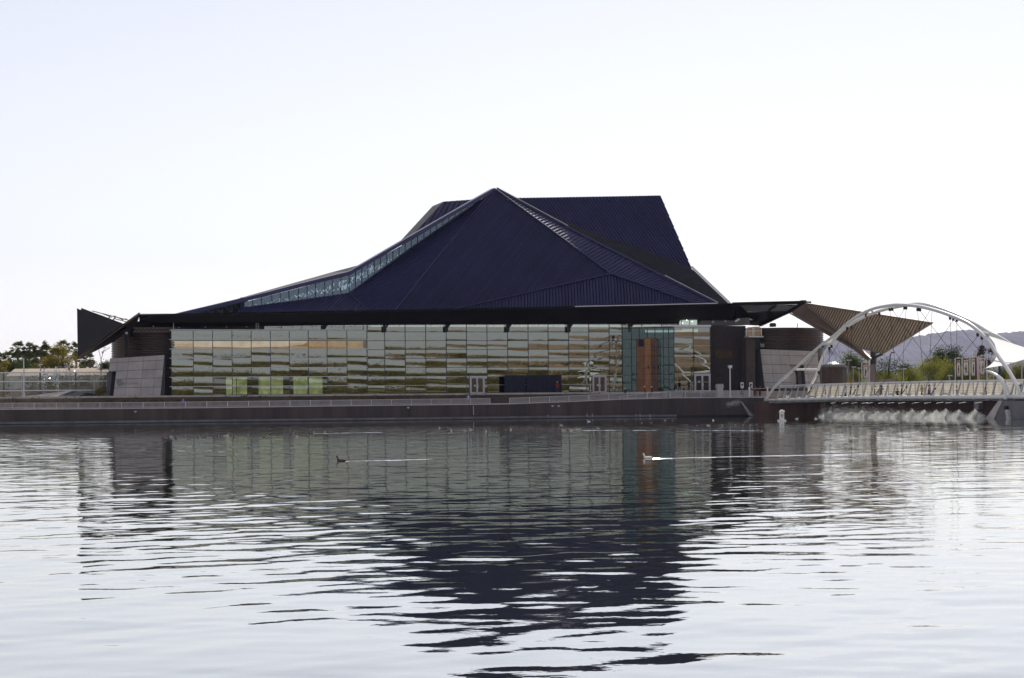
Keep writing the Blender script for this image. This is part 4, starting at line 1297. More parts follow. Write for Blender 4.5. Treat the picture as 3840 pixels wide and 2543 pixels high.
m = MB(); q = A.lerp(B, .2); m.wbox(Vector((q.x, q.y, A.z + .6)) + NX * .4, .9, .5, 1.0); m.build("balcony_planter", mat("pale bin", (.6, .58, .5), .7), bal)
# roof access ladder by the left visor
m = MB()
l0, l1 = P(965, 1234, 13.8), P(965, 1193, 13.8)
for s in (-.19, .19): m.bar(l0 + UX * s, l1 + UX * s, .05)
for i in range(7):
    q = l0.lerp(l1, (i + .5) / 7); m.bar(q - UX * .19, q + UX * .19, .04)
m.bar(l1 - UX * .45, l1 + UX * .45, .05); m.build("ladder", MATS["grey galvanised railing steel"], AC)
m = MB(); m.bar(P(650, 1206, 13.9), P(651, 1236, 13.9), .07); m.build("antenna_rod", PALEMET, AC)

# --- leaning precast walls
def lean_wall(TL, TR, BRr, BLl, t, th, cols, rows, hole, side, nm="precast_wall", out_top=0.0):
    tl, tr = P(*TL, t + .6), P(*TR, t + .6); br, bl = P(*BRr, t), P(*BLl, t)
    def pt(u, v): return tl.lerp(tr, u).lerp(bl.lerp(br, u), v)
    m = MB()
    def slab(m, u0, u1, v0, v1, off, thk):
        q = [pt(u0, v0), pt(u1, v0), pt(u1, v1), pt(u0, v1)]
        m.prism([p + NX * off for p in q], NX * thk)
    for u0, u1, v0, v1 in hole["solid"]: slab(m, u0, u1, v0, v1, .1, th)
    part = m.build(nm, CONC_D, AC)
    for j in range(len(rows) - 1):
        for i in range(len(cols) - 1):
            if (i, j) in hole["skip"]: continue
            gu, gv = .0022, .005
            m = MB(); slab(m, cols[i] + gu, cols[i + 1] - gu, rows[j] + gv, rows[j + 1] - gv, 0, .098)
            m.build("concrete_panel", CONC, part)
    return part, pt
partL, ptL = lean_wall((414, 1344), (617, 1331), (601, 1487), (397, 1489), 12.4, .8, [0, .135, .345, .62, .86, 1], [0, .12, .34, .55, .77, 1],
    dict(solid=[(0, 1, 0, .34), (.135, 1, .341, 1)], skip={(0, 2), (0, 3), (0, 4)}), 1)
m = MB(); m.prism([ptL(1, 0), ptL(1, 1), ptL(1, 1) + UX * .85 + NX * 2, ptL(1, 0) + UX * .2 + NX * 2], UX * .05); m.build("side_face", CONC_D, partL)  # side given a darker concrete to paint its shade
m = MB(); q = [ptL(0.001, .34), ptL(.07, .34), ptL(.07, 1), ptL(.001, 1)]; m.prism([p + NX * .5 for p in q], NX * .5); m.build("door_reveal", CONC_D, partL)
m = MB(); q = [ptL(0.005, .345), ptL(.15, .345), ptL(.15, 1), ptL(.005, 1)]; m.prism([p + NX * 1.2 for p in q], NX * .3); m.build("doorway_dark", BLACK, partL)
m = MB(); c = P(450, 1434, 12.3); m.wbox(c, .34, .5, .95)
c2 = P(444, 1431, 12.35); m.prism([c2 + UX * -.3, c2 + Vector((0, 0, .32)), c2 + UX * .3, c2 + Vector((0, 0, -.32))], NX * -.16); m.build("wall_lamp", mat("grey cast fixture", (.25, .25, .24), .6), partL)
for i, u in enumerate((.02, .12, .235, .365, .51, .69, .885)):
    q = ptL(u if u > .13 else u + .13 * .0, .955) - NX * .06
    if u < .135: q = ptL(.135 + u * .1 + .02, .955) - NX * .06
    m = MB(); m.lathe((0, 0, 0), [(0, .05), (.14, .04), (.16, 0)], 10); 
    me_v = [(v[0] * .7, -v[2], v[1] * 1.2) for v in m.v]; m.v = me_v
    mm = m.mesh("step_light", PALEMET); inst("step_light", mm, partL, q, WALL_ANG + .3)
LT = mat("raised concrete lettering", (0.46, 0.43, 0.43), .85)
m = MB(); 
for i in range(13):
    if i in (4, 9): continue
    c = P(460 + i * 4.6, 1438 - i * .12, 12.38); h = random.choice((.22, .26, .26))
    m.wbox(c, .06, .05, h); m.wbox(c + UX * .07 + Vector((0, 0, random.choice((-.08, .09, 0)))), .1, .05, .05)
m.build("raised_lettering", LT, partL, kind="stuff")
partR, ptR = lean_wall((2851, 1309), (3066, 1317), (3078, 1456), (2868, 1456), 11.6, .8, [0, .17, .335, .49, .735, .80, 1], [0, .14, .385, .62, .85, 1],
    dict(solid=[(0, 1, 0, .385), (0, .49, .386, 1), (.735, 1, .386, 1)], skip={(3, 2), (3, 3), (3, 4)}), -1)
m = MB(); m.prism([ptR(0, 0), ptR(0, 1), ptR(0, 1) - UX * .7 + NX * 2, ptR(0, 0) - UX * .1 + NX * 2], -UX * .05); m.build("side_face", CONC_D, partR)  # shade on this side is put into the darker concrete
m = MB(); q = [ptR(.49, .37), ptR(.735, .37), ptR(.735, 1), ptR(.49, 1)]; m.prism([p + NX * 1.2 for p in q], NX * .3); m.build("doorway_dark", mat("grey recessed door", (.16, .15, .16), .7), partR)
m = MB(); q = [ptR(.49, .375), ptR(.61, .375), ptR(.61, 1), ptR(.49, 1)]; m.prism([p + NX * .9 for p in q], NX * .12); m.build("door_leaf", CONC, partR)
m = MB(); q = [ptR(.625, .375), ptR(.65, .375), ptR(.65, 1), ptR(.625, 1)]; m.prism([p + NX * .95 for p in q], NX * .12); m.build("door_slot", BLACK, partR)

# ------------------------------------------------------------------ things on the terrace
dw = thing("display_wall", "long matt navy display wall standing in front of the mirrored glass between the double doors", "display wall", Pxz(2000, 15.4, TZ))
for xa, xb in ((1893, 1970), (1975, 2105)):
    A, B = P(xa, 1440, 15.4), P(xb, 1440, 15.4); z1 = P(2000, 1408, 15.4).z
    m = MB(); m.prism([Vector((A.x, A.y, TZ + .01)), Vector((B.x, B.y, TZ + .01)), Vector((B.x, B.y, z1)), Vector((A.x, A.y, z1))], NX * .15); m.build("panel", NAVYP, dw)
    m = MB(); m.bar(Vector((A.x, A.y, z1 + .03)), Vector((B.x, B.y, z1 + .03)), .2, .06); m.build("top_trim", MULL, dw)
    n_b = max(2, round((B - A).length / 1.25))
    for i in range(n_b + 1):
        q = A.lerp(B, i / n_b); m = MB(); m.wbox((q.x, q.y, (TZ + z1) / 2), .05, .06, z1 - TZ - .02); m.v = [tuple(Vector(v) - NX * .03) for v in m.v]; m.build("batten", mat("dark board batten", (.03, .03, .055), .7), dw)

# lamp posts
def lamp_post(p, h, label, head="box", group="lamp posts", mtl=PALEMET):
    o = thing("lamp_post", label, "lamp post", p, group)
    m = MB(); m.tube([p, p + Vector((0, 0, h))], [.11, .08], 8); m.build("pole", mtl, o)
    m = MB(); m.tube([p, p + Vector((0, 0, .35))], [.18, .15], 8); m.build("base", mtl, o)
    if head == "box":
        m = MB(); m.wbox(p + Vector((0, 0, h + .25)), .5, .5, .38); m.wbox(p + Vector((0, 0, h + .46)), .56, .56, .05); m.wbox(p + Vector((0, 0, h + .03)), .2, .2, .08); m.build("lamp_head", WHITE2, o)
    elif head == "flat":
        m = MB(); m.wbox(p + Vector((.1, 0, h + .06)), .8, .4, .16); m.build("lamp_head", PALEMET, o)
    return o
q = Pxz(2738, 3.4, 2.95); lamp_post(q, P(2733, 1382, 3.4).z - q.z, "white lamp post with a square head in front of the dark masonry block", "box", mtl=WHITE)
q = Pxz(90, 13, TZ); o = lamp_post(q, P(89, 1343, 13).z - q.z, "plain tall grey pole standing before the glass screen at the left edge", "none")
# ------------------------------------------------------------------ freestanding folded canopy on the right
fc_ = thing("shade_canopy", "big folded brown slatted canopy on one pier beside the corrugated drum", "canopy", PZ(3280, 1500.5, 2.25) if False else Vector((PD(3272, 1440, 304).x, 304, 2.2)))
V1, V3, V4 = PD(3017, 1137, 322), PD(3311, 1325, 299), PD(3220, 1303, 306)
plC = plane_of(V1, V4, V3)
nC = plC[1] if plC[1].y < 0 else -plC[1]
cpx = [(3017, 1137), (3495, 1211), (3311, 1325), (3220, 1303)]
cpoly = [on_plane(x, y, plC) for x, y in cpx]
m = MB(); m.prism([p - nC * .16 for p in cpoly], -nC * .12); deck_c = m.build("canopy_deck", mat("brown canopy lining", (0.02, 0.015, 0.011), .7), fc_)
w = (on_plane(3100, 1250, plC) - on_plane(3150, 1160, plC)).normalized()
w = (on_plane(3078, 1200, plC) - on_plane(3102, 1150, plC)).normalized()
pr = w.cross(nC).normalized(); o0 = cpoly[0]
P2 = [((p - o0).dot(pr), (p - o0).dot(w)) for p in cpoly]
a0, a1 = min(p[0] for p in P2), max(p[0] for p in P2)
k = 48; st = (a1 - a0) / k
for i in range(k):
    q = clip_half(clip_half(P2, a0 + i * st + st * .24, True), a0 + (i + 1) * st - st * .24, False)
    if len(q) < 3: continue
    V = [o0 + pr * a + w * b for a, b in q]
    m = MB(); m.prism([v - nC * .12 for v in V], nC * .12); m.build("slat", TAN, deck_c)
m = MB()
for a, b in zip(cpoly, cpoly[1:] + cpoly[:1]): m.bar(a + nC * .02, b + nC * .02, .3, .22)
m.build("canopy_edge", mat("tan edge steel", (.30, .24, .18), .5, .2, .1, .6), fc_)
V5 = PD(3265, 1345, 302.5); L1_, L2_, L3_ = PD(2962, 1172, 324), PD(3200, 1306, 308.5), PD(3256, 1350, 303.5)
m = MB()
sk = [V1 + Vector((-.05, -.05, -.1)), V4 + Vector((0, 0, -.12)), V5, L3_, L2_, L1_]
m.add([p for p in sk] + [p + Vector((.15, .3, .12)) for p in sk], [(0, 1, 4, 5), (1, 2, 3, 4), (11, 10, 7, 6), (10, 9, 8, 7)])
skp = m.build("canopy_skirt", BRONZE, fc_)
m = MB()
for i in range(30):
    s = (i + .5) / 30
    m.bar(lerp_path([V1, V4], s), lerp_path([L1_, L2_], s), .06, .08)
m.build("skirt_ribs", BRONZE, skp, kind="stuff")
m = MB()
for a, b in ((V1, V4), (V4, V5), (L1_, L2_), (L2_, L3_)): m.bar(a - Vector((0, .12, .05)), b - Vector((0, .12, .05)), .26, .26)
m.build("canopy_beam", mat("tan edge steel", None) if False else MATS["tan edge steel"], fc_)
ct = PD(3273, 1318, 304); cb = PD(3275, 1367, 304)
m = MB(); m.wbox((ct + cb) / 2, .62, .62, ct.z - cb.z); m.build("column", mat("dark canopy steel", (.05, .042, .04), .5, .3), fc_)
m = MB()
m.bar(PD(3268, 1345, 303.5), PD(3225, 1310, 306.5), .35); m.bar(PD(3278, 1342, 303.5), PD(3308, 1328, 300), .3); m.bar(PD(3272, 1330, 304), PD(3330, 1300, 304), .25)
m.build("bracket_arm", MATS["dark canopy steel"], fc_)
m = MB(); zb = 2.15
a_, b_, c_, d_ = PD(3263, 1366, 303), PD(3284, 1366, 303), PD(3296, 1440, 303), PD(3258, 1440, 303)
c_.z = d_.z = zb
m.prism([a_, b_, c_, d_], Vector((.2, 1.6, 0))); m.build("pier", mat("tan concrete pier", (.24, .19, .165), .85, 0, .12, .6, .01, 8), fc_)
m = MB(); m.tube([PD(3259, 1350, 302.6), PD(3259, 1440, 302.6)], .16, 6); m.tube([PD(3288, 1345, 302.6), PD(3286, 1372, 302.6)], .1, 6); m.build("rain_pipe", PALEMET, fc_)
m = MB(); q = PD(3013, 1132, 321.5); m.wbox(q, .8, .6, .5); m.wbox(q + UX * .9 - Vector((0, 0, .1)), .7, .5, .35); m.build("hinge_bracket", BLACK, fc_)
m = MB(); q = PD(3372, 1291, 300); m.bar(PD(3366, 1294, 300), PD(3380, 1286, 300), .3, .2); m.build("flood_light", PALEMET, fc_)

# low service building between the drum and the pier
sb = thing("service_building", "low brown block building behind the bridge, right of the corrugated drum", "building", Vector((PD(3126, 1440, 330).x, 330, 2.2)))
A, B = PD(3074, 1440, 331), PD(3160, 1440, 333); C2 = PD(3176, 1440, 345)
zt = PD(3120, 1377, 332).z
def up(p, z): return Vector((p.x, p.y, z))
m = MB(); ring = [A, B, C2, C2 + Vector((-24, 4, 0))]
m.prism([up(p, 2.0) for p in ring], (0, 0, zt - 2.0)); m.build("wall", BRICK, sb)
BM = mat("brown block masonry", (.115, .078, .064), .85, 0, .22, 1.4, .01, 6)
rows_ = 9
for i in range(rows_):
    z0 = 2.2 + (zt - 2.2) * i / rows_; z1 = 2.2 + (zt - 2.2) * (i + 1) / rows_ - .03
    for s in range(6):
        a, b = A.lerp(B, s / 6), A.lerp(B, (s + 1) / 6)
        d = (b - a).normalized() * .015
        m = MB(); m.prism([up(a + d, z0) - Vector((0, .05, 0)), up(b - d, z0) - Vector((0, .05, 0)), up(b - d, z1) - Vector((0, .05, 0)), up(a + d, z1) - Vector((0, .05, 0))], (0, .045, 0)); m.build("block_panel", BM, sb)
m = MB(); m.prism([up(p, zt) for p in (A + Vector((-.3, -.3, 0)), B + Vector((.3, -.3, 0)), C2 + Vector((.3, 0, 0)), C2 + Vector((-24, 4, 0)))], (0, 0, .35)); m.build("roof", mat("grey roof edge", (.22, .2, .19), .8), sb)
m = MB(); q = PD(3105, 1372, 336); m.wbox(q, 1.2, 1, .7); m.wbox(q + UX * 2.2, .8, .8, .5); m.build("roof_units", PALEMET, sb)
# pale distant roof
pr_ = thing("distant_roof", "bright pale low roof glimpsed over the service building under the canopy", "building", PD(3140, 1400, 520))
m = MB(); A, B = PD(3122, 1366, 520), PD(3152, 1364, 520)
m.hexa([A, B, B + Vector((0, 12, 0)), A + Vector((0, 12, 0))], [A + Vector((.6, 4, .7)), B + Vector((-.6, 4, .6)), B + Vector((-.6, 9, .6)), A + Vector((.6, 9, .7))]); m.build("roof", WHITE2, pr_)
m = MB(); m.hexa([up(A, 2), up(B, 2), up(B, 2) + Vector((0, 12, 0)), up(A, 2) + Vector((0, 12, 0))], [A - Vector((0, 0, .01)), B - Vector((0, 0, .01)), B + Vector((0, 12, -.01)), A + Vector((0, 12, -.01))]); m.build("wall", CONC, pr_)

# ------------------------------------------------------------------ tied arch footbridge
br = thing("footbridge", "white tied arch footbridge with crossing tubular arches and dark cables", "footbridge", PB(3300, 1500))
def rad_at(x): return float(np.interp(x, [2868, 3840], [.20, .28]))
tubepx = [(2868, 1502.5), (2950, 1499), (3100, 1494), (3240, 1491), (3400, 1489.8), (3600, 1489), (3770, 1488.4), (3840, 1488), (3990, 1487)]
TUBE = [PB(x, y) for x, y in tubepx]
m = MB(); m.tube(TUBE, [rad_at(x) for x, _ in tubepx], 12); m.build("edge_tube", WHITE, br, smooth=True)
PERP = Vector((.943, .332, 0))
m = MB(); m.tube([p + PERP * 5.6 for p in TUBE], [rad_at(x) for x, _ in tubepx], 10); m.build("edge_tube", WHITE, br, smooth=True)
dk = MB()
for a, b in zip(TUBE[:-1], TUBE[1:]):
    o1, o2 = PERP * .3, PERP * 5.3
    dk.hexa([a + o1 + Vector((0, 0, -.12)), b + o1 + Vector((0, 0, -.12)), b + o2 + Vector((0, 0, -.12)), a + o2 + Vector((0, 0, -.12))], [a + o1 + Vector((0, 0, .1)), b + o1 + Vector((0, 0, .1)), b + o2 + Vector((0, 0, .1)), a + o2 + Vector((0, 0, .1))])
dk.build("deck", PAVE, br)
def arclen(path):
    d = [0]
    for a, b in zip(path[:-1], path[1:]): d.append(d[-1] + (b - a).length)
    return d
dl = arclen(TUBE)[-1]
m = MB()
nb = 26
for i in range(nb):
    p = lerp_path(TUBE, (i + .5) / nb) + Vector((0, 0, -.26))
    m.bar(p + PERP * .05, p + PERP * 5.5, .2, .24)
m.build("cross_beams", WHITE, br, kind="stuff")
m = MB()
a_ = [p + PERP * 1.5 + Vector((0, 0, -.42)) for p in TUBE]
m.tube(a_, .07, 6); m.tube([p + PERP * 3.5 for p in a_], .07, 6); m.build("service_pipe", PALEMET, br)
# arches
farch = [(2868, 1501), (2890, 1471), (2913, 1442), (2960, 1401), (3020, 1347), (3075, 1299), (3132, 1256), (3175, 1216), (3231, 1177), (3281, 1156), (3340, 1145), (3373, 1143), (3439, 1148), (3505, 1163), (3572, 1186), (3628, 1211), (3671, 1243), (3711, 1286), (3738, 1328), (3771, 1374), (3800, 1420), (3830, 1484)]
def smooth_path(pts, k=3):
    out = []
    n = len(pts)
    for i in range(n - 1):
        p0, p1, p2, p3 = pts[max(0, i - 1)], pts[i], pts[i + 1], pts[min(n - 1, i + 2)]
        for j in range(k):
            t = j / k
            out.append(0.5 * ((2 * p1) + (p2 - p0) * t + (2 * p0 - 5 * p1 + 4 * p2 - p3) * t * t + (3 * p1 - p0 - 3 * p2 + p3) * t ** 3))
    out.append(pts[-1]); return out
FA = smooth_path([PB(x, y, .02) for x, y in farch])
m = MB(); m.tube(FA, [float(np.interp(p.x, [38, 60], [.19, .24])) for p in FA], 12); m.build("arch", WHITE, br, smooth=True)
barch = [(3042, 1444, 5.6), (3065, 1398, 5.0), (3082, 1345, 4.3), (3108, 1299, 3.7), (3132, 1268, 3.2), (3155, 1243, 2.8), (3181, 1222, 2.3), (3231, 1193, 1.8), (3291, 1169, 1.3), (3339, 1156, 1.1), (3390, 1146, 1.1), (3439, 1140, 1.3), (3479, 1144, 1.6), (3538, 1162, 2.1), (3605, 1190, 2.7), (3655, 1215, 3.2), (3704, 1245, 3.8), (3744, 1264, 4.3), (3790, 1293, 4.8), (3840, 1335, 5.2), (3900, 1410, 5.5), (3935, 1480, 5.6)]
BA = smooth_path([PB(*q) for q in barch])
m = MB(); m.tube(BA, [float(np.interp(p.x, [42, 66], [.2, .27])) for p in BA], 12); m.build("arch", WHITE, br, smooth=True)
for a, b, rr in (((2985, 1386, .1), (3066, 1386, 5.0), .15), ((3085, 1289, .1), (3116, 1283, 3.6), .12), ((3268, 1166, .1), (3277, 1172, 1.4), .12), ((3672, 1244, .1), (3709, 1250, 3.8), .12)):
    m = MB(); m.tube([PB(*a), PB(*b)], rr, 8); m.build("arch_strut", WHITE, br)
# cable nodes
NODE = [(3073, 1306, .1), (3085, 1300, .1), (2978, 1389, .1), (3110, 1308, 3.4), (3118, 1300, 3.4), (3177, 1233, .4), (3193, 1229, 1.8), (3248, 1184, 1.4), (3297, 1178, 1.2), (3337, 1162, .9), (3346, 1161, .9), (3392, 1156, .6), (3398, 1156, .6), (3441, 1162, .4), (3450, 1163, .4), (3563, 1194, .1), (3575, 1198, .1), (3588, 1202, .1), (3666, 1257, .1), (3682, 1268, .1), (3070, 1398, 4.9)]
m = MB()
for x, y, o_ in NODE:
    m.wbox(PB(x, y - 1, o_), .30, .14, .42)
m.build("cable_lugs", BLACK, br)
CAB = [((3073, 1306, .1), (2952, 1484, 0)), ((3085, 1300, .1), (3096, 1484, 0)), ((3110, 1308, 3.4), (3112, 1446, 5.6)), ((2978, 1390, .1), (3001, 1446, 5.6)), ((3118, 1300, 3.4), (3222, 1436, 5.6)),
       ((3177, 1235, .4), (3026, 1482, 0)), ((3177, 1237, .4), (3186, 1440, 5.6)), ((3193, 1230, 1.8), (3190, 1481, 0)), ((3248, 1184, 1.4), (3290, 1438, 5.6)), ((3256, 1184, 1.4), (3440, 1434, 5.6)), ((3297, 1181, 1.2), (3279, 1481, 0)),
       ((3391, 1160, .6), (3197, 1482, 0)), ((3337, 1163, .9), (3362, 1434, 5.6)), ((3398, 1158, .6), (3379, 1480, 0)), ((3441, 1166, .4), (3465, 1430, 5.6)), ((3495, 1168, .1), (3481, 1480, 0)), ((3563, 1199, .1), (3573, 1426, 5.6)), ((3588, 1202, .1), (3588, 1480, 0)), ((3682, 1270, .1), (3699, 1480, 0)),
       ((3575, 1202, .1), (3379, 1481, 0)), ((3666, 1261, .1), (3489, 1481, 0)), ((3487, 1166, .1), (3283, 1481, 0)), ((3346, 1162, .9), (3540, 1428, 5.6)), ((3450, 1166, .4), (3650, 1424, 5.6)), ((3579, 1202, .1), (3762, 1424, 5.6)), ((3070, 1400, 4.9), (3026, 1480, 0))]
for i, (a, b) in enumerate(CAB):
    A, B = PB(*a), PB(*b)
    m = MB(); m.tube([A, B], .026, 5, caps=False)
    if b[2] == 0:
        q = B.lerp(A, .07); m.tube([B, q], .07, 6); m.tube([B.lerp(A, .10), B.lerp(A, .115)], .1, 6)
    m.build("cable", CABLE, br)
m = MB()
for x in (2952, 3026, 3096, 3190, 3279, 3379, 3485, 3588, 3699):
    p = PB(x, 1484, 0); m.wbox(p + Vector((0, 0, -.12)), .45, .2, .5)
m.build("anchor_plates", WHITE, br)
# parapet railings of the bridge
def deckz(p, h): return p + Vector((0, 0, h))
RPX = [(2927, 1447.5), (3100, 1440.5), (3240, 1436), (3500, 1430), (3840, 1424), (3990, 1421)]
RT = [PB(x, y, .55) for x, y in RPX]
m = MB()
for a, b in zip(RT[:-1], RT[1:]): m.bar(a, b, .26, .16)
m.build("handrail", WHITE, br)
m = MB()
for a, b in zip(RT[:-1], RT[1:]): m.bar(a + Vector((0, 0, -.26)) - PERP * .1, b + Vector((0, 0, -.26)) - PERP * .1, .1, .07)
m.build("mid_rail", WHITE, br)
npost = 36
zoff = RT[0].z - PB(2927, 1499).z
RAILP = mat("grey bridge railing post", (.42, .41, .44), .4, .2, .08, 1)
for i in range(npost + 1):
    s = i / npost
    top = lerp_path(RT, s)
    bx = top - PERP * .62
    zb_ = float(np.interp(top.y, [TUBE[-1].y, TUBE[0].y], [TUBE[-1].z, TUBE[0].z])) + .2
    bot = Vector((bx.x, bx.y, zb_))
    m = MB(); d = (RT[-1] - RT[0]).normalized()
    m.hexa([bot - d * .06 - PERP * .14, bot + d * .06 - PERP * .14, bot + d * .06 + PERP * .14, bot - d * .06 + PERP * .14], [top - d * .05 - PERP * .08, top + d * .05 - PERP * .08, top + d * .05 + PERP * .04, top - d * .05 + PERP * .04])
    m.build("rail_post", RAILP, br)
m = MB()
for k_ in range(9):
    f_ = .08 + k_ * .085
    for a, b in zip(RT[:-1], RT[1:]):
        za = a.z - f_ * 1.75 ; zb_ = b.z - f_ * 1.75
        off_ = PERP * (-.05 - f_ * .5)
        m.bar(Vector((a.x, a.y, za)) + off_, Vector((b.x, b.y, zb_)) + off_, .03, .022)
m.build("rail_wires", PALEMET, br, kind="stuff")
# far side parapet: pale perforated infill that catches the sun
RB = [p + PERP * 4.5 for p in RT]
m = MB()
for a, b in zip(RB[:-1], RB[1:]): m.bar(a, b, .26, .16)
m.build("handrail", WHITE, br)
nb = 30
LD = mat("pale woven infill", (.62, .56, .42), .8, 0, .2, 1.5)
SAILT = leaf_mat("sunlit woven mesh infill", (.80, .76, .66), (.90, .88, .80), .7, 1.2)
for i in range(nb):
    a, b = lerp_path(RB, (i + .05) / nb), lerp_path(RB, (i + .95) / nb)
    m = MB(); m.prism([a + Vector((0, 0, -1.75)), b + Vector((0, 0, -1.75)), b + Vector((0, 0, -.12)), a + Vector((0, 0, -.12))], PERP * .03)
    m.build("infill_panel", SAILT, br)
m = MB()
for i in range(nb + 1):
    a = lerp_path(RB, i / nb); m.bar(a, a + Vector((0, 0, -1.85)), .09)
m.build("far_posts", RAILP, br, kind="stuff")
m = MB()
for f_ in (.5, .85, 1.2, 1.5):
    for a, b in zip(RB[:-1], RB[1:]): m.bar(a - Vector((.12, .05, f_)), b - Vector((.12, .05, f_)), .05, .04)
m.build("far_wires", RAILP, br, kind="stuff")
m = MB()
for i in range(17):
    s = .03 + i * .06
    p = lerp_path(TUBE, s) + PERP * 4.4 + Vector((0, 0, .35)); m.box(p, .3, .9, .4, PERP, Vector((-.332, .943, 0)))
m.build("deck_lights", PALEMET, br, kind="stuff")
# lower curved ribs by the sail
for pts_, rr in (([(3698, 1391, -.2), (3722, 1399, -.3), (3749, 1418, -.5), (3764, 1445, -.7), (3770, 1470, -.8), (3770, 1498, -.8)], .22), ([(3700, 1392, .3), (3730, 1402, .6), (3757, 1424, .8), (3777, 1450, 1), (3789, 1474, 1), (3797, 1494, 1)], .24)):
    q = smooth_path([PB(*p) for p in pts_]); m = MB(); m.tube(q, [rr * (.45 + .55 * min(1, i / 7)) for i in range(len(q))], 10); m.build("curved_rib", WHITE, br, smooth=True)
# abutment and its seams
ab = thing("abutment", "grey battered concrete bridge abutment standing in the water at the right edge", "abutment", PZ(3760, 1577, 0))
n_ = 1
def abp(x, y, o=0): return PB(x, y, o - 1.0)
m = MB()
m.prism([abp(3742, 1504), abp(3990, 1502), abp(4010, 1590), abp(3686, 1584)], PERP * 9); m.build("body", mat("blue grey concrete", (.20, .19, .20), .85, 0, .2, .6, .012, 6), ab)
m = MB(); m.prism([abp(3743, 1503.5, -.15), abp(3758, 1503.5, -.15), abp(3722, 1580, -.15), abp(3688, 1580, -.15)], PERP * .14); m.build("corner_pilaster", COPE, ab)
m = MB(); m.prism([abp(3768, 1536, -.35), abp(3778, 1536, -.35), abp(3786, 1580, -.35), abp(3774, 1580, -.35)], PERP * .34); m.build("rib", COPE, ab)
m = MB(); m.wbox(abp(3773, 1530, -.2), .38, .4, .45); m.build("light_recess", BLACK, ab)
m = MB(); m.prism([abp(3684, 1572, -.12), abp(4010, 1572, -.12), abp(4012, 1586, -.12), abp(3676, 1586, -.12)], PERP * .11); m.build("waterline_stain", SLIME, ab)
hb = PB(3670, 1518, 4.0); m = MB(); m.box(hb, .7, 1.1, 1.15, PERP, Vector((-.332, .943, 0))); m.box(hb + Vector((0, 0, .61)), .76, 1.16, .07, PERP, Vector((-.332, .943, 0)))
tag(m.build("junction_box", PALEMET, base=hb), "grey metal box hung under the bridge deck beside the abutment", "box")

# ------------------------------------------------------------------ sail shade
left = [(3703, 1258), (3718, 1272), (3730, 1290), (3737, 1312), (3738, 1330), (3732, 1350), (3717, 1367), (3695, 1381)]
top_ = [(3703, 1258), (3771, 1280), (3840, 1302), (3930, 1332)]
bot_ = [(3695, 1381), (3770, 1369), (3840, 1348), (3930, 1334)]
n1, n2 = 14, 16
Lp = [np.array(p) for p in left]
def ppath(path, s):
    d = [0]
    for a, b in zip(path[:-1], path[1:]): d.append(d[-1] + math.hypot(b[0] - a[0], b[1] - a[1]))
    s *= d[-1]
    for i in range(len(path) - 1):
        if s <= d[i + 1] + 1e-9:
            t = (s - d[i]) / (d[i + 1] - d[i]); return (path[i][0] + (path[i + 1][0] - path[i][0]) * t, path[i][1] + (path[i + 1][1] - path[i][1]) * t)
    return path[-1]
V = []; Fc = []
for i in range(n2 + 1):
    s = i / n2
    for j in range(n1 + 1):
        t = j / n1
        a, b = ppath(top_, s), ppath(bot_, s)
        l = ppath(left, t); l0, l1 = left[0], left[-1]
        bx = l[0] - (l0[0] + (l1[0] - l0[0]) * t); by = l[1] - (l0[1] + (l1[1] - l0[1]) * t)
        x = a[0] + (b[0] - a[0]) * t + bx * (1 - s) ** 2; y = a[1] + (b[1] - a[1]) * t + by * (1 - s) ** 2
        V.append(PB(x, y, .2 + 3.4 * t - .6 * math.sin(math.pi * t) * (1 - s)))
for i in range(n2):
    for j in range(n1):
        Fc.append((i * (n1 + 1) + j, i * (n1 + 1) + j + 1, (i + 1) * (n1 + 1) + j + 1, (i + 1) * (n1 + 1) + j))
ss = thing("sail_shade", "taut white fabric sail stretched from the arch over the right end of the bridge", "sail", PB(3770, 1330))
m = MB(); m.add(V, Fc); sl = m.build("sail_fabric", SAIL, ss, smooth=True)
m = MB(); m.tube([PB(3928, 1333, 2.0), Vector((PB(3928, 1333, 2).x, PB(3928, 1333, 2).y, 2.3))], .12, 8); m.build("mast", WHITE, ss)
m = MB(); m.tube([V[0], PB(3697, 1250, .2)], .08, 6); m.tube([V[n1], PB(3690, 1386, 3.4)], .08, 6); m.wbox(PB(3703, 1258, .2), .35, .3, .35); m.build("shackle", PALEMET, ss)

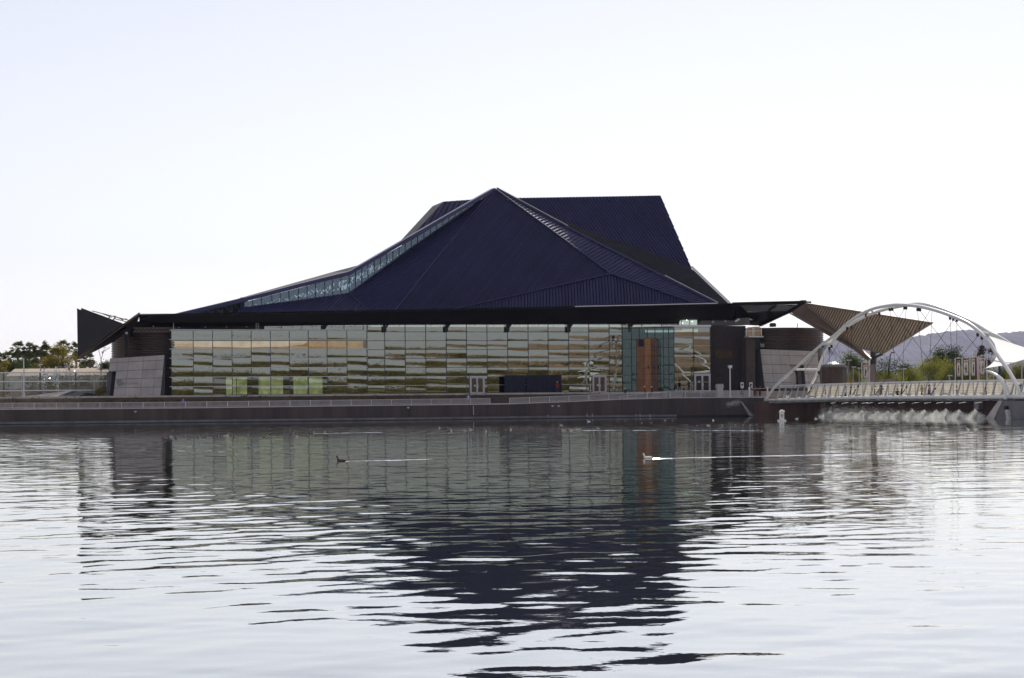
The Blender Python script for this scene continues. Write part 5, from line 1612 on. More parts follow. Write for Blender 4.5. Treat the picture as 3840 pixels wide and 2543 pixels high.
# ------------------------------------------------------------------ spray jets along the wall
SPRAY = leaf_mat("falling water droplets", (.80, .80, .78), (.9, .9, .88), .6, 1.0)
jets = [(3115, 1540, 1562), (3152, 1542, 1563), (3190, 1541, 1563), (3228, 1538, 1563), (3256, 1540, 1564), (3290, 1538, 1564), (3333, 1537, 1565), (3375, 1536, 1566), (3417, 1534, 1567), (3463, 1534, 1567), (3507, 1534, 1568), (3549, 1533, 1568), (3600, 1532, 1569), (3650, 1532, 1570)]
ORD = "first second third fourth fifth sixth seventh eighth ninth tenth eleventh twelfth thirteenth fourteenth".split()
PIPE = mat("dark nozzle pipe", (.03, .025, .025), .5, .3)
for i, (x, y0, y1) in enumerate(jets):
    x += random.uniform(-7, 7)
    top = PB(x, y0, -2.2)
    bz = 0.0
    H = top.z
    o = thing("spray_jet", "white spray fan falling under the bridge, %s from the abutment" % ORD[len(jets) - 1 - i], "spray", (top.x, top.y, 0), "water jets spraying under the bridge")
    m = MB(); pt_ = Vector((top.x, top.y, 2.2)) + PERP * 2.4
    m.tube([pt_, Vector((top.x, top.y, 1.9)), top], .035, 5); m.build("nozzle_pipe", PIPE, o)
    n = 5200
    r = np.random.default_rng(50 + i)
    f = r.uniform(0, 1, n) ** .42
    wd = 1.2 + .35 * r.normal(); H = H * r.uniform(.75, 1.05)
    lat = r.normal(size=n) * .60 * wd * f ** 1.25 + .10 * f
    lat2 = r.normal(size=n) * .22 * f
    z = H * (1 - f ** 1.0) + .16 * r.normal(size=n) * f
    d = np.array([-.332, .943, 0.]) * -1
    c = np.zeros((n, 3)); c[:, 0] = top.x; c[:, 1] = top.y
    ux = np.array([UX.x, UX.y])
    c[:, :2] += lat[:, None] * ux * 1.25 + lat2[:, None] * np.array([PERP.x, PERP.y])
    c[:, 2] = np.abs(z) + .01
    me = np_mesh("spray", leaf_quads(c, .021, 1.4, 70 + i), n, SPRAY)
    q = bpy.data.objects.new("spray", me); COL.objects.link(q); q.parent = o; q.location = -Vector((top.x, top.y, 0)); q["kind"] = "stuff"
# low mist hanging along the jets
n = 34000
r = np.random.default_rng(5)
s = r.uniform(0, 1, n)
xs = np.interp(s, [0, 1], [3085, 3690])
c = np.array([PB(x, 1560, -2.0)[:] for x in xs]); c[:, 2] = np.abs(r.normal(size=n)) * .42 * np.interp(s, [0, .4, 1], [1.7, 1.2, .6])
c[:, :2] += r.normal(size=(n, 2)) * .25
me = np_mesh("mist", leaf_quads(c, .021, 1.2, 9), n, SPRAY); o = bpy.data.objects.new("mist", me); COL.objects.link(o); o["kind"] = "stuff"
# thin spray blown from the lake wall left of the bridge
n = 5200
r = np.random.default_rng(6); f = r.uniform(0, 1, n)
side = r.uniform(0, 1, n) < .55
px = np.where(side, 2781 + 37 * f + 5 * r.normal(size=n) * f, 2775 - 46 * f + 6 * r.normal(size=n))
py = np.where(side, 1508 + 52 * f + 1.5 * r.normal(size=n), 1508 + 10 * f + 5 * r.normal(size=n))
c = np.array([P(a, b, -.7 - .5 * k_)[:] for a, b, k_ in zip(px, py, f)])
o = thing("spray_jet", "thin bluish spray drifting down the lake wall left of the bridge", "spray", Pxz(2790, -.7, 0), "water jets spraying under the bridge")
me = np_mesh("spray", leaf_quads(c, .02, 1.5, 12), n, SPRAY); q = bpy.data.objects.new("spray", me); COL.objects.link(q); q.parent = o; q.location = -base_of(o); q["kind"] = "stuff"
m = MB(); m.tube([P(2781, 1506, -.1), P(2781, 1508, -.6)], .05, 6); m.build("nozzle_pipe", PIPE, o)

# ------------------------------------------------------------------ banners, posts and lamps beyond the bridge
BANW = mat("white banner cloth", (.66, .64, .62), .8, 0, .08, 1.5)
BANR = mat("orange red banner block", (.55, .10, .03), .8)
BAND = [mat("dark red dancer print", (.13, .03, .03), .8, 0, .5, 2), mat("grey lilac dancer print", (.16, .13, .2), .8, 0, .5, 2), mat("dark grey portrait print", (.06, .06, .06), .8, 0, .5, 2), mat("tan portrait print", (.3, .22, .18), .8, 0, .4, 2)]
def banner(x0, x1, y0, y1, D, lab, k, post=True, blue=False, frame=None):
    A = PD(x0, y0, D); B = PD(x1, y0, D); zb_ = PD(x0, y1, D).z
    o = thing("banner_stand", lab, "banner", (A.x, A.y, 2.2), "banners along the path beyond the bridge")
    w_ = B.x - A.x; h_ = A.z - zb_; c = Vector(((A.x + B.x) / 2, D, (A.z + zb_) / 2))
    m = MB(); m.box(c, w_, .04, h_); m.build("banner_cloth", BANW if not blue else mat("navy banner cloth", (.03, .035, .12), .8), o)
    if not blue:
        m = MB(); m.box(c + Vector((0, -.03, h_ * .38)), w_ * .68, .01, h_ * .12); bb = m.build("emblem_block", BANR, o)
        m = MB()
        for i, dx in enumerate((-.2, 0, .2)):
            m.box(c + Vector((dx * w_, -.04, h_ * .38)), w_ * .04, .01, h_ * .07); m.box(c + Vector((dx * w_ + .06 * w_, -.04, h_ * .40)), w_ * .1, .01, h_ * .016)
        m.build("emblem_strokes", BANW, bb)
        m = MB(); r = random.Random(k)
        pts = [(-.16, -.40), (.12, -.38), (.16, -.2), (.26, -.08), (.12, .0), (.16, .12), (.02, .2), (-.1, .12), (-.06, 0), (-.2, -.1), (-.12, -.24)]
        m.prism([c + Vector(((px + r.uniform(-.05, .05)) * w_, -.03, py * h_)) for px, py in pts], (0, -.008, 0)); m.build("figure_print", BAND[k % 4], o)
    m = MB(); xp = A.x - .28
    zt = A.z + .35
    m.tube([(xp, D, 2.2), (xp, D, zt)], .1, 6); m.tube([(xp, D, zt), (B.x + .3, D, zt)], .07, 6)
    if frame: m.tube([(B.x + .3, D, 2.2), (B.x + .3, D, zt)], .1, 6)
    m.build("frame", PALEMET, o)
    m = MB(); m.box((c.x, D - .1, zb_ - .1), w_ * .9, .3, .18); m.build("planter", GREYMET, o)
    m = MB(); m.box((c.x, D - .15, zt + .08), .55, .4, .14); m.build("lamp_head", WHITE2, o)
    return o
banner(3588, 3600, 1352, 1407, 330, "white banner with a dark red dancer, first of the row of four from the left", 0, frame=True)
banner(3614, 3630, 1350, 1404, 326, "white banner with a lilac dancer, second of the row of four", 1, frame=True)
banner(3643, 3657, 1347, 1405, 322, "white banner with a dark figure, left of the red pole", 2, frame=True)
banner(3676, 3693, 1343, 1400, 318, "white banner with a pale figure between the red pole and the sail tip", 3, frame=True)
banner(3238, 3253, 1368, 1414, 316, "white banner with a dark figure beside the canopy pier", 0)
banner(3744, 3752, 1372, 1410, 318, "narrow navy blue banner under the sail", 1, blue=True)
rp = thing("red_pole", "rust red pole with a white lamp on top between the banners", "pole", (PD(3660, 1440, 312).x, 312, 2.2))
p0 = Vector((PD(3661, 1440, 312).x, 312, 2.2)); p1 = PD(3659, 1341, 312)
m = MB(); m.tube([p0, p1], [.24, .13], 8); m.build("pole", mat("rust red paint", (.16, .03, .015), .6), rp)
m = MB(); m.tube([p1, p1 + Vector((0, 0, .85))], .08, 6); m.tube([p1 + Vector((0, 0, .55)), p1 + Vector((0, 0, 1.0))], [.16, .2], 8); m.build("lamp", PALEMET, rp)
for x, y, D, lab in ((3183, 1352, 335, "slim grey lamp post at the left edge of the yellow green trees"), (3199, 1378, 335, "short slim grey post left of the white banner by the pier"), (3222, 1382, 345, "grey path lamp with a small head behind the slim posts"), (3315, 1357, 345, "grey path lamp right of the canopy pier before the dark tree"), (3388, 1385, 330, "small path lamp before the yellow green mesquite"), (3560, 1410, 322, "short grey post left of the row of banners")):
    p = Vector((PD(x, 1430, D).x, D, 2.2)); lamp_post(p, PD(x, y, D).z - 2.2, lab, "flat", "path lamps beyond the bridge", GREYMET)
for x, y, D, lab in ((3726, 1345, 316, "white two armed lamp mast half hidden by the sail edge"), (3792, 1362, 300, "grey post under the sail"), (3832, 1350, 298, "grey post at the right edge under the sail")):
    p = Vector((PD(x, 1430, D).x, D, 2.2)); lamp_post(p, PD(x, y, D).z - 2.2, lab, "box" if x == 3726 else "none", "path lamps beyond the bridge", GREYMET)
dk_ = thing("curved_lamp", "dark curved arm lamp post seen through the cables right of the canopy", "lamp post", (PD(3340, 1430, 340).x, 340, 2.2))
m = MB(); m.tube([Vector((PD(3330, 1430, 340).x, 340, 2.2)), PD(3334, 1370, 340), PD(3340, 1328, 340), PD(3345, 1322, 340)], .09, 6); m.build("pole", BLACK, dk_)
m = MB(); m.bar(PD(3342, 1322, 340), PD(3354, 1323, 340), .35, .2); m.build("lamp_head", mat("red brown lamp head", (.12, .05, .04), .5), dk_)
lwv = thing("path_wall", "low tan wall beside the path right of the canopy pier", "low wall", (PD(3330, 1430, 318).x, 318, 2.2))
m = MB(); a, b = PD(3297, 1425, 318), PD(3364, 1418, 322); m.prism([up(a, 2.2), up(b, 2.2), b, a], (0, .4, 0)); m.build("wall", mat("tan concrete pier", None) if False else MATS["tan concrete pier"], lwv)
# ------------------------------------------------------------------ vegetation
BARK = mat("grey brown bark", (.10, .075, .055), .9, 0, .3, 2)
BARKP = mat("palm trunk bark", (.13, .095, .065), .9, 0, .35, 2.5)
L_OLIVE = leaf_mat("olive yellow leaf", (.15, .125, .02), (.36, .30, .05), .5, .35)
L_MESQ = leaf_mat("yellow green feathery leaf", (.14, .15, .024), (.34, .34, .07), .5, .3)
L_DARK = leaf_mat("dark green leaf", (.035, .05, .018), (.095, .125, .042), .4, .4)
L_EUC = leaf_mat("grey green leaf", (.045, .055, .03), (.10, .11, .055), .35, .35)
L_PALM = leaf_mat("palm frond green", (.06, .08, .025), (.14, .16, .055), .42, .6)
L_SPARSE = leaf_mat("brownish needle leaf", (.07, .055, .03), (.13, .10, .05), .35, .6)
L_FRESH = leaf_mat("fresh green leaf", (.06, .085, .025), (.14, .17, .05), .4, .4)
L_FLOWER = leaf_mat("golden flowers", (.30, .17, .02), (.55, .36, .04), .35, 1.5)

def tree(name, label, base, H, W, leaf, nleaf, size, seed, trunk=.22, crown_lo=.25, clumps=26, depth=None, group=None, spread=.17, cat="tree", shape="round", limbs=7, asp=.55):
    r = np.random.default_rng(seed)
    o = thing(name, label, cat, base, group)
    W *= 1.22; nleaf = int(nleaf * 1.7)
    depth = depth or W * .8
    C = []
    while len(C) < clumps:
        p = r.uniform(-1, 1, 3)
        if np.dot(p, p) > 1: continue
        if shape == "round" and np.dot(p, p) < .12: continue
        zc = crown_lo + (1 - crown_lo) * (p[2] * .5 + .5)
        sx = 1.0
        if shape == "cone": sx = 1.15 - .8 * (p[2] * .5 + .5)
        if shape == "vase": sx = .45 + .65 * (p[2] * .5 + .5)
        C.append([p[0] * W * .42 * sx, p[1] * depth * .42 * sx, H * (zc * .93)])
    C = np.array(C)
    wts = r.uniform(.5, 1.5, clumps); wts /= wts.sum()
    idx = r.choice(clumps, nleaf, p=wts)
    sc = r.uniform(.6, 1.35, clumps)[idx][:, None]
    off = r.normal(size=(nleaf, 3)) * np.array([W * spread, depth * spread, min(W, H) * spread * .75]) * sc
    pts = C[idx] + off
    pts = pts[pts[:, 2] > H * crown_lo * .5]
    pts[:, 2] = np.minimum(pts[:, 2], H * (1.0 + .02 * r.normal(size=len(pts))))
    me = np_mesh("crown", leaf_quads(pts, size, asp, seed), len(pts), leaf)
    q = bpy.data.objects.new("crown", me); COL.objects.link(q); q.parent = o
    m = MB()
    top = np.array([0, 0, H * (crown_lo + .35 * (1 - crown_lo))])
    m.tube([(0, 0, -.2), (.05 * W * r.normal() * .3, 0, H * crown_lo * .7), tuple(top)], [trunk, trunk * .75, trunk * .4], 7)
    for i in range(limbs):
        c = C[i]; s = H * crown_lo * r.uniform(.45, .9)
        mid = np.array([c[0] * .45, c[1] * .45, s + (c[2] - s) * .55])
        m.tube([(0, 0, s), tuple(mid), tuple(c)], [trunk * .5, trunk * .33, trunk * .12], 5)
    m.v = [tuple(v) for v in m.v]
    me = m.mesh("trunk", BARK); t = bpy.data.objects.new("trunk", me); COL.objects.link(t); t.parent = o
    return o
def tree_px(name, label, x, y0, wpx, D, gz=2.2, **k):
    p = PD(x, y0, D); base = (p.x, D, gz)
    return tree(name, label, base, p.z - gz, wpx / F * D, **k)

# fan palms
def frond_mesh():
    m = MB()
    m.cur = 0
    m.tube([(0, 0, 0), (.5, 0, .08), (.95, 0, .06)], [.03, .025, .02], 4, caps=False)
    n = 9
    for i in range(n):
        a = (i / (n - 1) - .5) * 2.5
        L = 1.0 - .28 * abs(a) / 1.25
        tip = (0.95 + L * math.cos(a), L * math.sin(a), .02 - .34 * L)
        w = .10
        mid = (.95 + .55 * L * math.cos(a), .55 * L * math.sin(a), .07)
        nx, ny = -math.sin(a) * w, math.cos(a) * w
        m.add([(.95, 0, .06), (mid[0] + nx, mid[1] + ny, mid[2] - .02), tip, (mid[0] - nx, mid[1] - ny, mid[2] - .02)], [(0, 1, 2, 3)])
    return m.mesh("frond", L_PALM)
FROND = frond_mesh()
def palm(x, ytop, D, lab, seed, gz=2.2, cr=2.0):
    r = random.Random(seed)
    p = PD(x, ytop, D)
    H = p.z - gz - cr * .75
    o = thing("fan_palm", lab, "palm tree", (p.x, D, gz), "fan palms left of the arts centre")
    m = MB(); lx = r.uniform(-.3, .3)
    m.tube([(0, 0, -.2), (lx * .4, 0, H * .5), (lx, 0, H)], [.33, .26, .24], 8)
    me = m.mesh("trunk", BARKP); t = bpy.data.objects.new("trunk", me); COL.objects.link(t); t.parent = o
    m = MB(); m.lathe((lx, 0, H - 1.7), [(.28, 0), (.75, .3), (.8, .9), (.55, 1.5), (.25, 1.75)], 9); 
    m.v = [(v[0] + r.uniform(-.12, .12), v[1] + r.uniform(-.12, .12), v[2] + r.uniform(-.15, .15)) for v in m.v]
    me = m.mesh("dry_skirt", mat("dry palm thatch", (.14, .10, .05), .95, 0, .4, 2)); t = bpy.data.objects.new("dry_skirt", me); COL.objects.link(t); t.parent = o
    for i in range(34):
        az = r.uniform(0, 2 * math.pi); el = R(r.choice((75, 55, 40, 25, 10, -10, -30, -45)) + r.uniform(-8, 8))
        q = bpy.data.objects.new("frond", FROND); COL.objects.link(q); q.parent = o
        q.location = (lx, 0, H + r.uniform(-.15, .1)); q.rotation_euler = (r.uniform(-.3, .3), -el, az)
        s = cr / 1.95 * r.uniform(.85, 1.1); q.scale = (s, s, s)
    return o
for i, (x, y, D, lab) in enumerate([(63, 1281, 430, "tallest fan palm above the glass screen near the left edge"), (38, 1318, 436, "lower fan palm left of the tallest palm"), (105, 1287, 432, "fan palm right of the tallest palm, second from left in the palm row"),
        (88, 1315, 440, "short fan palm tucked between the two left palms"), (152, 1281, 430, "fan palm third in the tall row, left of the olive tree"), (177, 1296, 434, "fan palm pressing against the olive tree's left side"), (131, 1312, 440, "shorter fan palm beneath the gap in the palm row"),
        (234, 1278, 446, "fan palm whose crown pokes out above the olive tree"), (288, 1288, 425, "fan palm half hidden behind the folded dark wing"), (311, 1334, 440, "fan palm seen below the dark wing's lower edge"), (336, 1328, 436, "fan palm left of the forked street lamp"), (4, 1322, 430, "fan palm cut by the left edge of the photo")]):
    palm(x, y, D, lab, 20 + i, cr=2.3 if i not in (9, 10) else 1.7)
tree_px("olive_tree", "big yellow olive tree standing among the palms left of the arts centre", 225, 1287, 104, 410, leaf=L_OLIVE, nleaf=12000, size=.18, seed=1, crown_lo=.04, clumps=44, spread=.11, trunk=.3)
tree_px("olive_tree", "smaller yellow olive tree at the foot of the third palm", 158, 1340, 50, 408, leaf=L_OLIVE, nleaf=2600, size=.15, seed=2, crown_lo=.1, clumps=20, trunk=.15)
tree_px("olive_tree", "yellowish tree low at the left edge of the photo", 12, 1342, 60, 405, leaf=L_OLIVE, nleaf=2600, size=.15, seed=3, crown_lo=.1, clumps=20, trunk=.15)
tree_px("bushy_tree", "dark bushy tree under the tallest palms", 52, 1352, 80, 415, leaf=L_DARK, nleaf=6500, size=.18, seed=4, crown_lo=.05, clumps=26, trunk=.15)
tree_px("bushy_tree", "dark bushy tree between the palm trunks left of the olive tree", 118, 1335, 90, 425, leaf=L_DARK, nleaf=7500, size=.18, seed=5, crown_lo=.05, clumps=28, trunk=.15)
tree_px("leafy_tree", "mid green leafy tree filling the gap right of the tallest palm", 86, 1322, 62, 436, leaf=L_FRESH, nleaf=4200, size=.18, seed=91, crown_lo=.05, clumps=24, trunk=.18)
tree_px("leafy_tree", "mid green leafy tree behind the third tall palm", 146, 1312, 60, 440, leaf=L_FRESH, nleaf=4200, size=.18, seed=92, crown_lo=.05, clumps=24, trunk=.18)
tree_px("leafy_tree", "mid green leafy tree behind the big olive tree's left shoulder", 190, 1306, 56, 440, leaf=L_DARK, nleaf=4200, size=.18, seed=93, crown_lo=.05, clumps=24, trunk=.18)
tree_px("bushy_tree", "dark dense tree behind the leaning concrete wall's left edge", 402, 1338, 62, 400, leaf=L_DARK, nleaf=4200, size=.16, seed=6, crown_lo=.05, clumps=26, trunk=.18)
tree_px("airy_tree", "airy light green tree behind the forked street lamp", 356, 1338, 60, 420, leaf=L_EUC, nleaf=1900, size=.15, seed=7, crown_lo=.15, clumps=20, trunk=.15)
tree_px("airy_tree", "airy green tree under the tip of the dark wing", 300, 1352, 48, 410, leaf=L_FRESH, nleaf=1500, size=.15, seed=8, crown_lo=.12, clumps=18, trunk=.13)
# right of the building
MQ = "feathery yellow green trees beyond the bridge"
for i, (x, y, w, D, lab) in enumerate([(3200, 1372, 80, 350, "yellow green tree between the service building and the white banner"), (3108, 1392, 50, 372, "yellow green tree top just over the service building"), (3405, 1384, 110, 345, "low yellow green tree right of the curved lamp"), (3500, 1336, 150, 352, "broadest yellow green tree, in the middle below the mountains"),
        (3572, 1352, 100, 346, "yellow green tree behind the first banner of the row"), (3640, 1368, 96, 344, "yellow green tree behind the red pole"), (3700, 1374, 80, 340, "yellow green tree behind the sail tip"), (3762, 1362, 90, 336, "yellow green tree under the sail"), (3826, 1352, 84, 330, "yellow green tree at the right edge under the sail"), (3330, 1396, 100, 340, "low yellow green tree right beside the canopy pier")]):
    tree_px("mesquite_tree", lab, x, y, w, D, leaf=L_MESQ, nleaf=int(7400 * w / 100), size=.12, seed=30 + i, crown_lo=.06, clumps=int(34 * w / 100) + 8, spread=.12, trunk=.2, group=MQ, asp=.35)
tree_px("shade_tree", "dark green round tree beyond the canopy pier, below the mountains", 3352, 1333, 130, 420, leaf=L_DARK, nleaf=6500, size=.2, seed=50, crown_lo=.1, clumps=34, spread=.11, trunk=.3)
tree_px("eucalyptus_tree", "tall dark clumpy eucalyptus rising over the yellow green trees", 3576, 1284, 140, 440, leaf=L_EUC if False else L_DARK, nleaf=4600, size=.2, seed=51, crown_lo=.42, clumps=22, spread=.075, trunk=.3, shape="vase", limbs=12)
tree_px("eucalyptus_tree", "thin half bare eucalyptus left of the tall clumpy one", 3505, 1300, 70, 445, leaf=L_SPARSE, nleaf=900, size=.18, seed=52, crown_lo=.4, clumps=14, spread=.09, trunk=.22, shape="vase", limbs=12)
tree_px("eucalyptus_tree", "small dark tree crown right of the clumpy eucalyptus, left of the sail", 3640, 1316, 60, 430, leaf=L_DARK, nleaf=1500, size=.18, seed=53, crown_lo=.45, clumps=12, spread=.1, trunk=.2, shape="vase")
tree_px("pine_tree", "tall sparse brownish tree seen through the arch beside the sail", 3697, 1262, 62, 380, leaf=L_SPARSE, nleaf=1500, size=.16, seed=54, crown_lo=.35, clumps=15, spread=.085, trunk=.22, shape="vase", limbs=13)
tree_px("cottonwood_tree", "fresh green airy tree behind the low side of the brown canopy", 3210, 1292, 110, 385, leaf=L_FRESH, nleaf=3600, size=.16, seed=55, crown_lo=.2, clumps=26, spread=.1, trunk=.26, shape="vase", limbs=12)
tree_px("cottonwood_tree", "small dark green tree over the service building roof", 3092, 1346, 44, 430, leaf=L_EUC, nleaf=1100, size=.16, seed=56, crown_lo=.2, clumps=12, spread=.11, trunk=.15)
tree_px("conifer_tree", "small pointed grey tree beyond the pale distant roof", 3150, 1348, 20, 520, leaf=L_EUC, nleaf=700, size=.16, seed=57, crown_lo=.1, clumps=10, spread=.12, trunk=.12, shape="cone")
q = Pxz(376, 14, TZ)
tree("yellow_shrub", "yellow flowering shrub at the foot of the leaning concrete wall", q, P(376, 1452, 14).z - TZ, 1.35, L_FLOWER if False else L_OLIVE, 900, .07, 60, trunk=.05, crown_lo=.1, clumps=14, cat="shrub", limbs=5)
q = Vector((PD(3187, 1440, 322).x, 322, 2.2))
tree("golden_shrub", "golden flowering shrub beside the right corner of the service building", q, PD(3187, 1418, 322).z - 2.2, 1.1, L_FLOWER, 900, .08, 61, trunk=.06, crown_lo=.15, clumps=14, cat="shrub", limbs=5)
# low flowering bed behind the terrace railing
c = []
for i in range(2600):
    x = random.uniform(2560, 2684); q = Pxz(x, random.uniform(2.0, 3.6), 2.93 + abs(random.gauss(0, .45))); c.append(q[:])
c = np.array(c)
me = np_mesh("planting", leaf_quads(c, .07, .6, 33), len(c), leaf_mat("grey green bed leaf", (.03, .03, .03), (.10, .09, .07), .2, 2.0)); o = bpy.data.objects.new("planting", me); COL.objects.link(o); o["kind"] = "stuff"
c = np.array([Pxz(random.uniform(2568, 2682), random.uniform(2.0, 3.2), 3.75 + random.uniform(-.12, .22))[:] for _ in range(90)])
me = np_mesh("flower_heads", leaf_quads(c, .09, 1.0, 34), len(c), mat("cream flower heads", (.6, .52, .36), .8)); o = bpy.data.objects.new("flower_heads", me); COL.objects.link(o); o["kind"] = "stuff"

# ------------------------------------------------------------------ left side: glass screen, sculptures, mound, low building
gs = thing("glass_screen", "long clear glass wind screen with pale posts and rails at the left edge", "glass screen", Pxz(200, 17, TZ))
px_ = [-130, -55, 14, 82, 150.5, 218.5, 284, 354, 404]
zr = [P(150, 1397, 17).z, P(150, 1430.5, 17).z, P(150, 1464.5, 17).z, TZ + .05]
pp = [P(x, 1430, 17) for x in px_]
for i, q in enumerate(pp):
    m = MB(); m.wbox((q.x, q.y, (zr[0] + TZ) / 2), .14 if i % 2 else .22, .16, zr[0] - TZ); m.build("post", GREYMET if i % 2 else mat("brown screen post", (.12, .10, .09), .6), gs)
for z in zr[:3]:
    m = MB(); a, b = pp[0], pp[-1]; m.bar(Vector((a.x, a.y - .12, z)), Vector((b.x, b.y - .12, z)), .12, .16); m.build("rail", PALEMET, gs)
for a, b in zip(pp[:-1], pp[1:]):
    for z1, z0 in zip(zr[:-1], zr[1:]):
        d = (b - a).normalized() * .1
        m = MB(); m.prism([Vector((a.x + d.x, a.y + d.y, z0 + .06)), Vector((b.x - d.x, b.y - d.y, z0 + .06)), Vector((b.x - d.x, b.y - d.y, z1 - .06)), Vector((a.x + d.x, a.y + d.y, z1 - .06))], NX * .02)
        m.build("pane", GLASS_F, gs)
DISC = mat("mirror polished disc", (.75, .76, .85), .12, 1.0, .12, 3)
for k_, (x, y, lab) in enumerate(((165, 1412, "leftmost of three shimmering disc trees behind the glass screen"), (212, 1408, "middle one of three shimmering disc trees behind the glass screen"), (262, 1402, "rightmost and tallest of three shimmering disc trees behind the glass screen"))):
    p = P(x, y, 21); base = Vector((p.x, p.y, TZ))
    o = thing("disc_sculpture", lab, "sculpture", base, "shimmering disc trees behind the glass screen")
    m = MB(); m.tube([base, p + Vector((0, 0, 1.2))], .06, 6)
    r = random.Random(k_)
    tips = []
    for i in range(16):
        a = r.uniform(0, 6.28); e = p + Vector((math.cos(a) * r.uniform(.4, 1.05), math.sin(a) * .7, r.uniform(-1.3, 1.2))); m.tube([p + Vector((0, 0, r.uniform(-1.1, .8))), e], .015, 4); tips.append(e)
    m.build("mast", PALEMET, o)
    for i in range(95):
        e = p + Vector((r.gauss(0, .52), r.gauss(0, .4), r.gauss(-.15, .8)))
        if k_ == 2: e += Vector((.55 * max(0, -(e.z - p.z)) , 0, .35))
        m = MB(); ax = Vector((r.gauss(0, 1), r.gauss(0, 1), r.gauss(0, .6))).normalized(); up_ = ax.cross(Vector((.3, .2, 1))).normalized(); s_ = ax.cross(up_)
        rr = r.uniform(.07, .12)
        m.prism([e + (up_ * math.cos(a * math.pi / 4) + s_ * math.sin(a * math.pi / 4)) * rr for a in range(8)], ax * .012)
        m.build("disc", DISC, o)
md = thing("gravel_mound", "low faceted gravel pyramid with one dark shaded face beside the leaning wall", "mound", Pxz(240, 14, TZ))
ap = P(278, 1463, 18); bl, bf, brr, bb = Pxz(70, 16, TZ), Pxz(210, 12.2, TZ), Pxz(402, 15.5, TZ), Pxz(300, 26, TZ)
def facet(a, b, c, mtl, seed, amp=.03, n=10):
    r = random.Random(seed); V = {}; m = MB(); vs = []; idx = {}
    for i in range(n + 1):
        for j in range(n + 1 - i):
            q = a * (1 - (i + j) / n) + b * (i / n) + c * (j / n)
            if 0 < i and 0 < j and i + j < n: q = q + Vector((0, 0, r.gauss(0, amp)))
            idx[i, j] = len(vs); vs.append(q)
    fs = []
    for i in range(n):
        for j in range(n - i):
            fs.append((idx[i, j], idx[i + 1, j], idx[i, j + 1]))
            if i + j < n - 1: fs.append((idx[i + 1, j], idx[i + 1, j + 1], idx[i, j + 1]))
    m.add(vs, fs); return m
facet(bl, bf, ap, GRAVEL, 1).build("gravel_face", GRAVEL, md)
facet(bf, brr, ap, GRAVEL, 2).build("gravel_face", mat("shade painted gravel", (.028, .028, .045), .95, 0, .3, 3, .05, 6), md)  # near-black copy of the gravel paints the mound's shaded face
facet(brr, bb, ap, GRAVEL, 3).build("gravel_face", GRAVEL, md); facet(bb, bl, ap, GRAVEL, 4).build("gravel_face", GRAVEL, md)
lb = thing("low_building", "low building with a beige tiled roof behind the glass screen at the left", "building", PD(200, 1440, 392))
TILE = mat("beige roof tile", (.46, .38, .28), .9, 0, .2, 1.2)
ra, rb_ = PD(22, 1412, 388), PD(420, 1408, 392)
ta, tb = PD(55, 1386, 396), PD(405, 1383, 400)
m = MB(); m.hexa([ra, rb_, tb, ta], [ra + Vector((0, .3, .15)), rb_ + Vector((0, .3, .15)), tb + Vector((0, .3, .15)), ta + Vector((0, .3, .15))]); roof_ = m.build("roof", TILE, lb)
m = MB()
for i in range(110):
    s = (i + .5) / 110
    m.bar(ra.lerp(rb_, s) + Vector((0, -.05, .05)), ta.lerp(tb, s) + Vector((0, -.05, .05)), .12, .14)
for i in range(1, 9):
    s = i / 9
    m.bar(ra.lerp(ta, s) + Vector((0, -.05, .05)), rb_.lerp(tb, s) + Vector((0, -.05, .05)), .06, .08)
m.build("tile_courses", TILE, roof_, kind="stuff")
m = MB(); m.prism([up(ra, 2.2) + Vector((.6, .5, 0)), up(rb_, 2.2) + Vector((-.6, .5, 0)), rb_ + Vector((-.6, .5, 0)), ra + Vector((.6, .5, 0))], (0, 9, 0)); m.build("wall", mat("grey stucco wall", (.30, .29, .27), .9, 0, .12, .5), lb)
for xa, xb, ya, yb in ((30, 48, 1432, 1455), (100, 135, 1422, 1444), (165, 205, 1425, 1450), (230, 268, 1428, 1446), (300, 335, 1420, 1448), (372, 398, 1418, 1470)):
    a, b = PD(xa, yb, 388.2), PD(xb, ya, 388.2)
    m = MB(); m.prism([Vector((a.x, 388.3, a.z)), Vector((b.x, 388.3, a.z)), Vector((b.x, 388.3, b.z)), Vector((a.x, 388.3, b.z))], (0, .3, 0)); m.build("window", mat("dark window band", (.07, .07, .075), .3, 0, .3, .6), lb)
# forked street lamp
fl = thing("street_lamp", "forked street lamp with two swept white arms under the dark wing", "street lamp", Vector((PD(378, 1440, 380).x, 380, 2.2)))
b0 = Vector((PD(378, 1440, 380).x, 380, 2.2)); j0 = PD(379, 1350, 380)
m = MB(); m.tube([b0, j0], [.16, .1], 7); m.tube([j0, PD(372, 1318, 380), PD(370, 1312, 380)], .05, 5); m.tube([j0, PD(386, 1325, 380), PD(391, 1308, 380)], .06, 5); m.build("pole", BARK if False else mat("brown lamp pole", (.10, .07, .055), .6), fl)
m = MB(); m.bar(PD(344, 1297, 380), PD(371, 1310, 380), .3, .16); m.build("lamp_arm", WHITE2, fl)
m = MB(); m.bar(PD(386, 1320, 380), PD(412, 1303, 380), .26, .14); m.build("lamp_arm", WHITE2, fl)
m = MB(); m.lathe(PD(385, 1322, 380), [(.0, .3), (.22, .1), (.2, -.1), (0, -.3)], 8); m.bar(PD(389, 1304, 380), PD(398, 1304, 380), .2, .14); m.build("lamp_hub", GREYMET, fl)
q = Vector((PD(152, 1440, 385).x, 385, 2.2)); lamp_post(q, PD(152, 1368, 385).z - 2.2, "short pole with a flat grey lamp head before the olive trees", "flat", "path lamps by the low building", GREYMET)

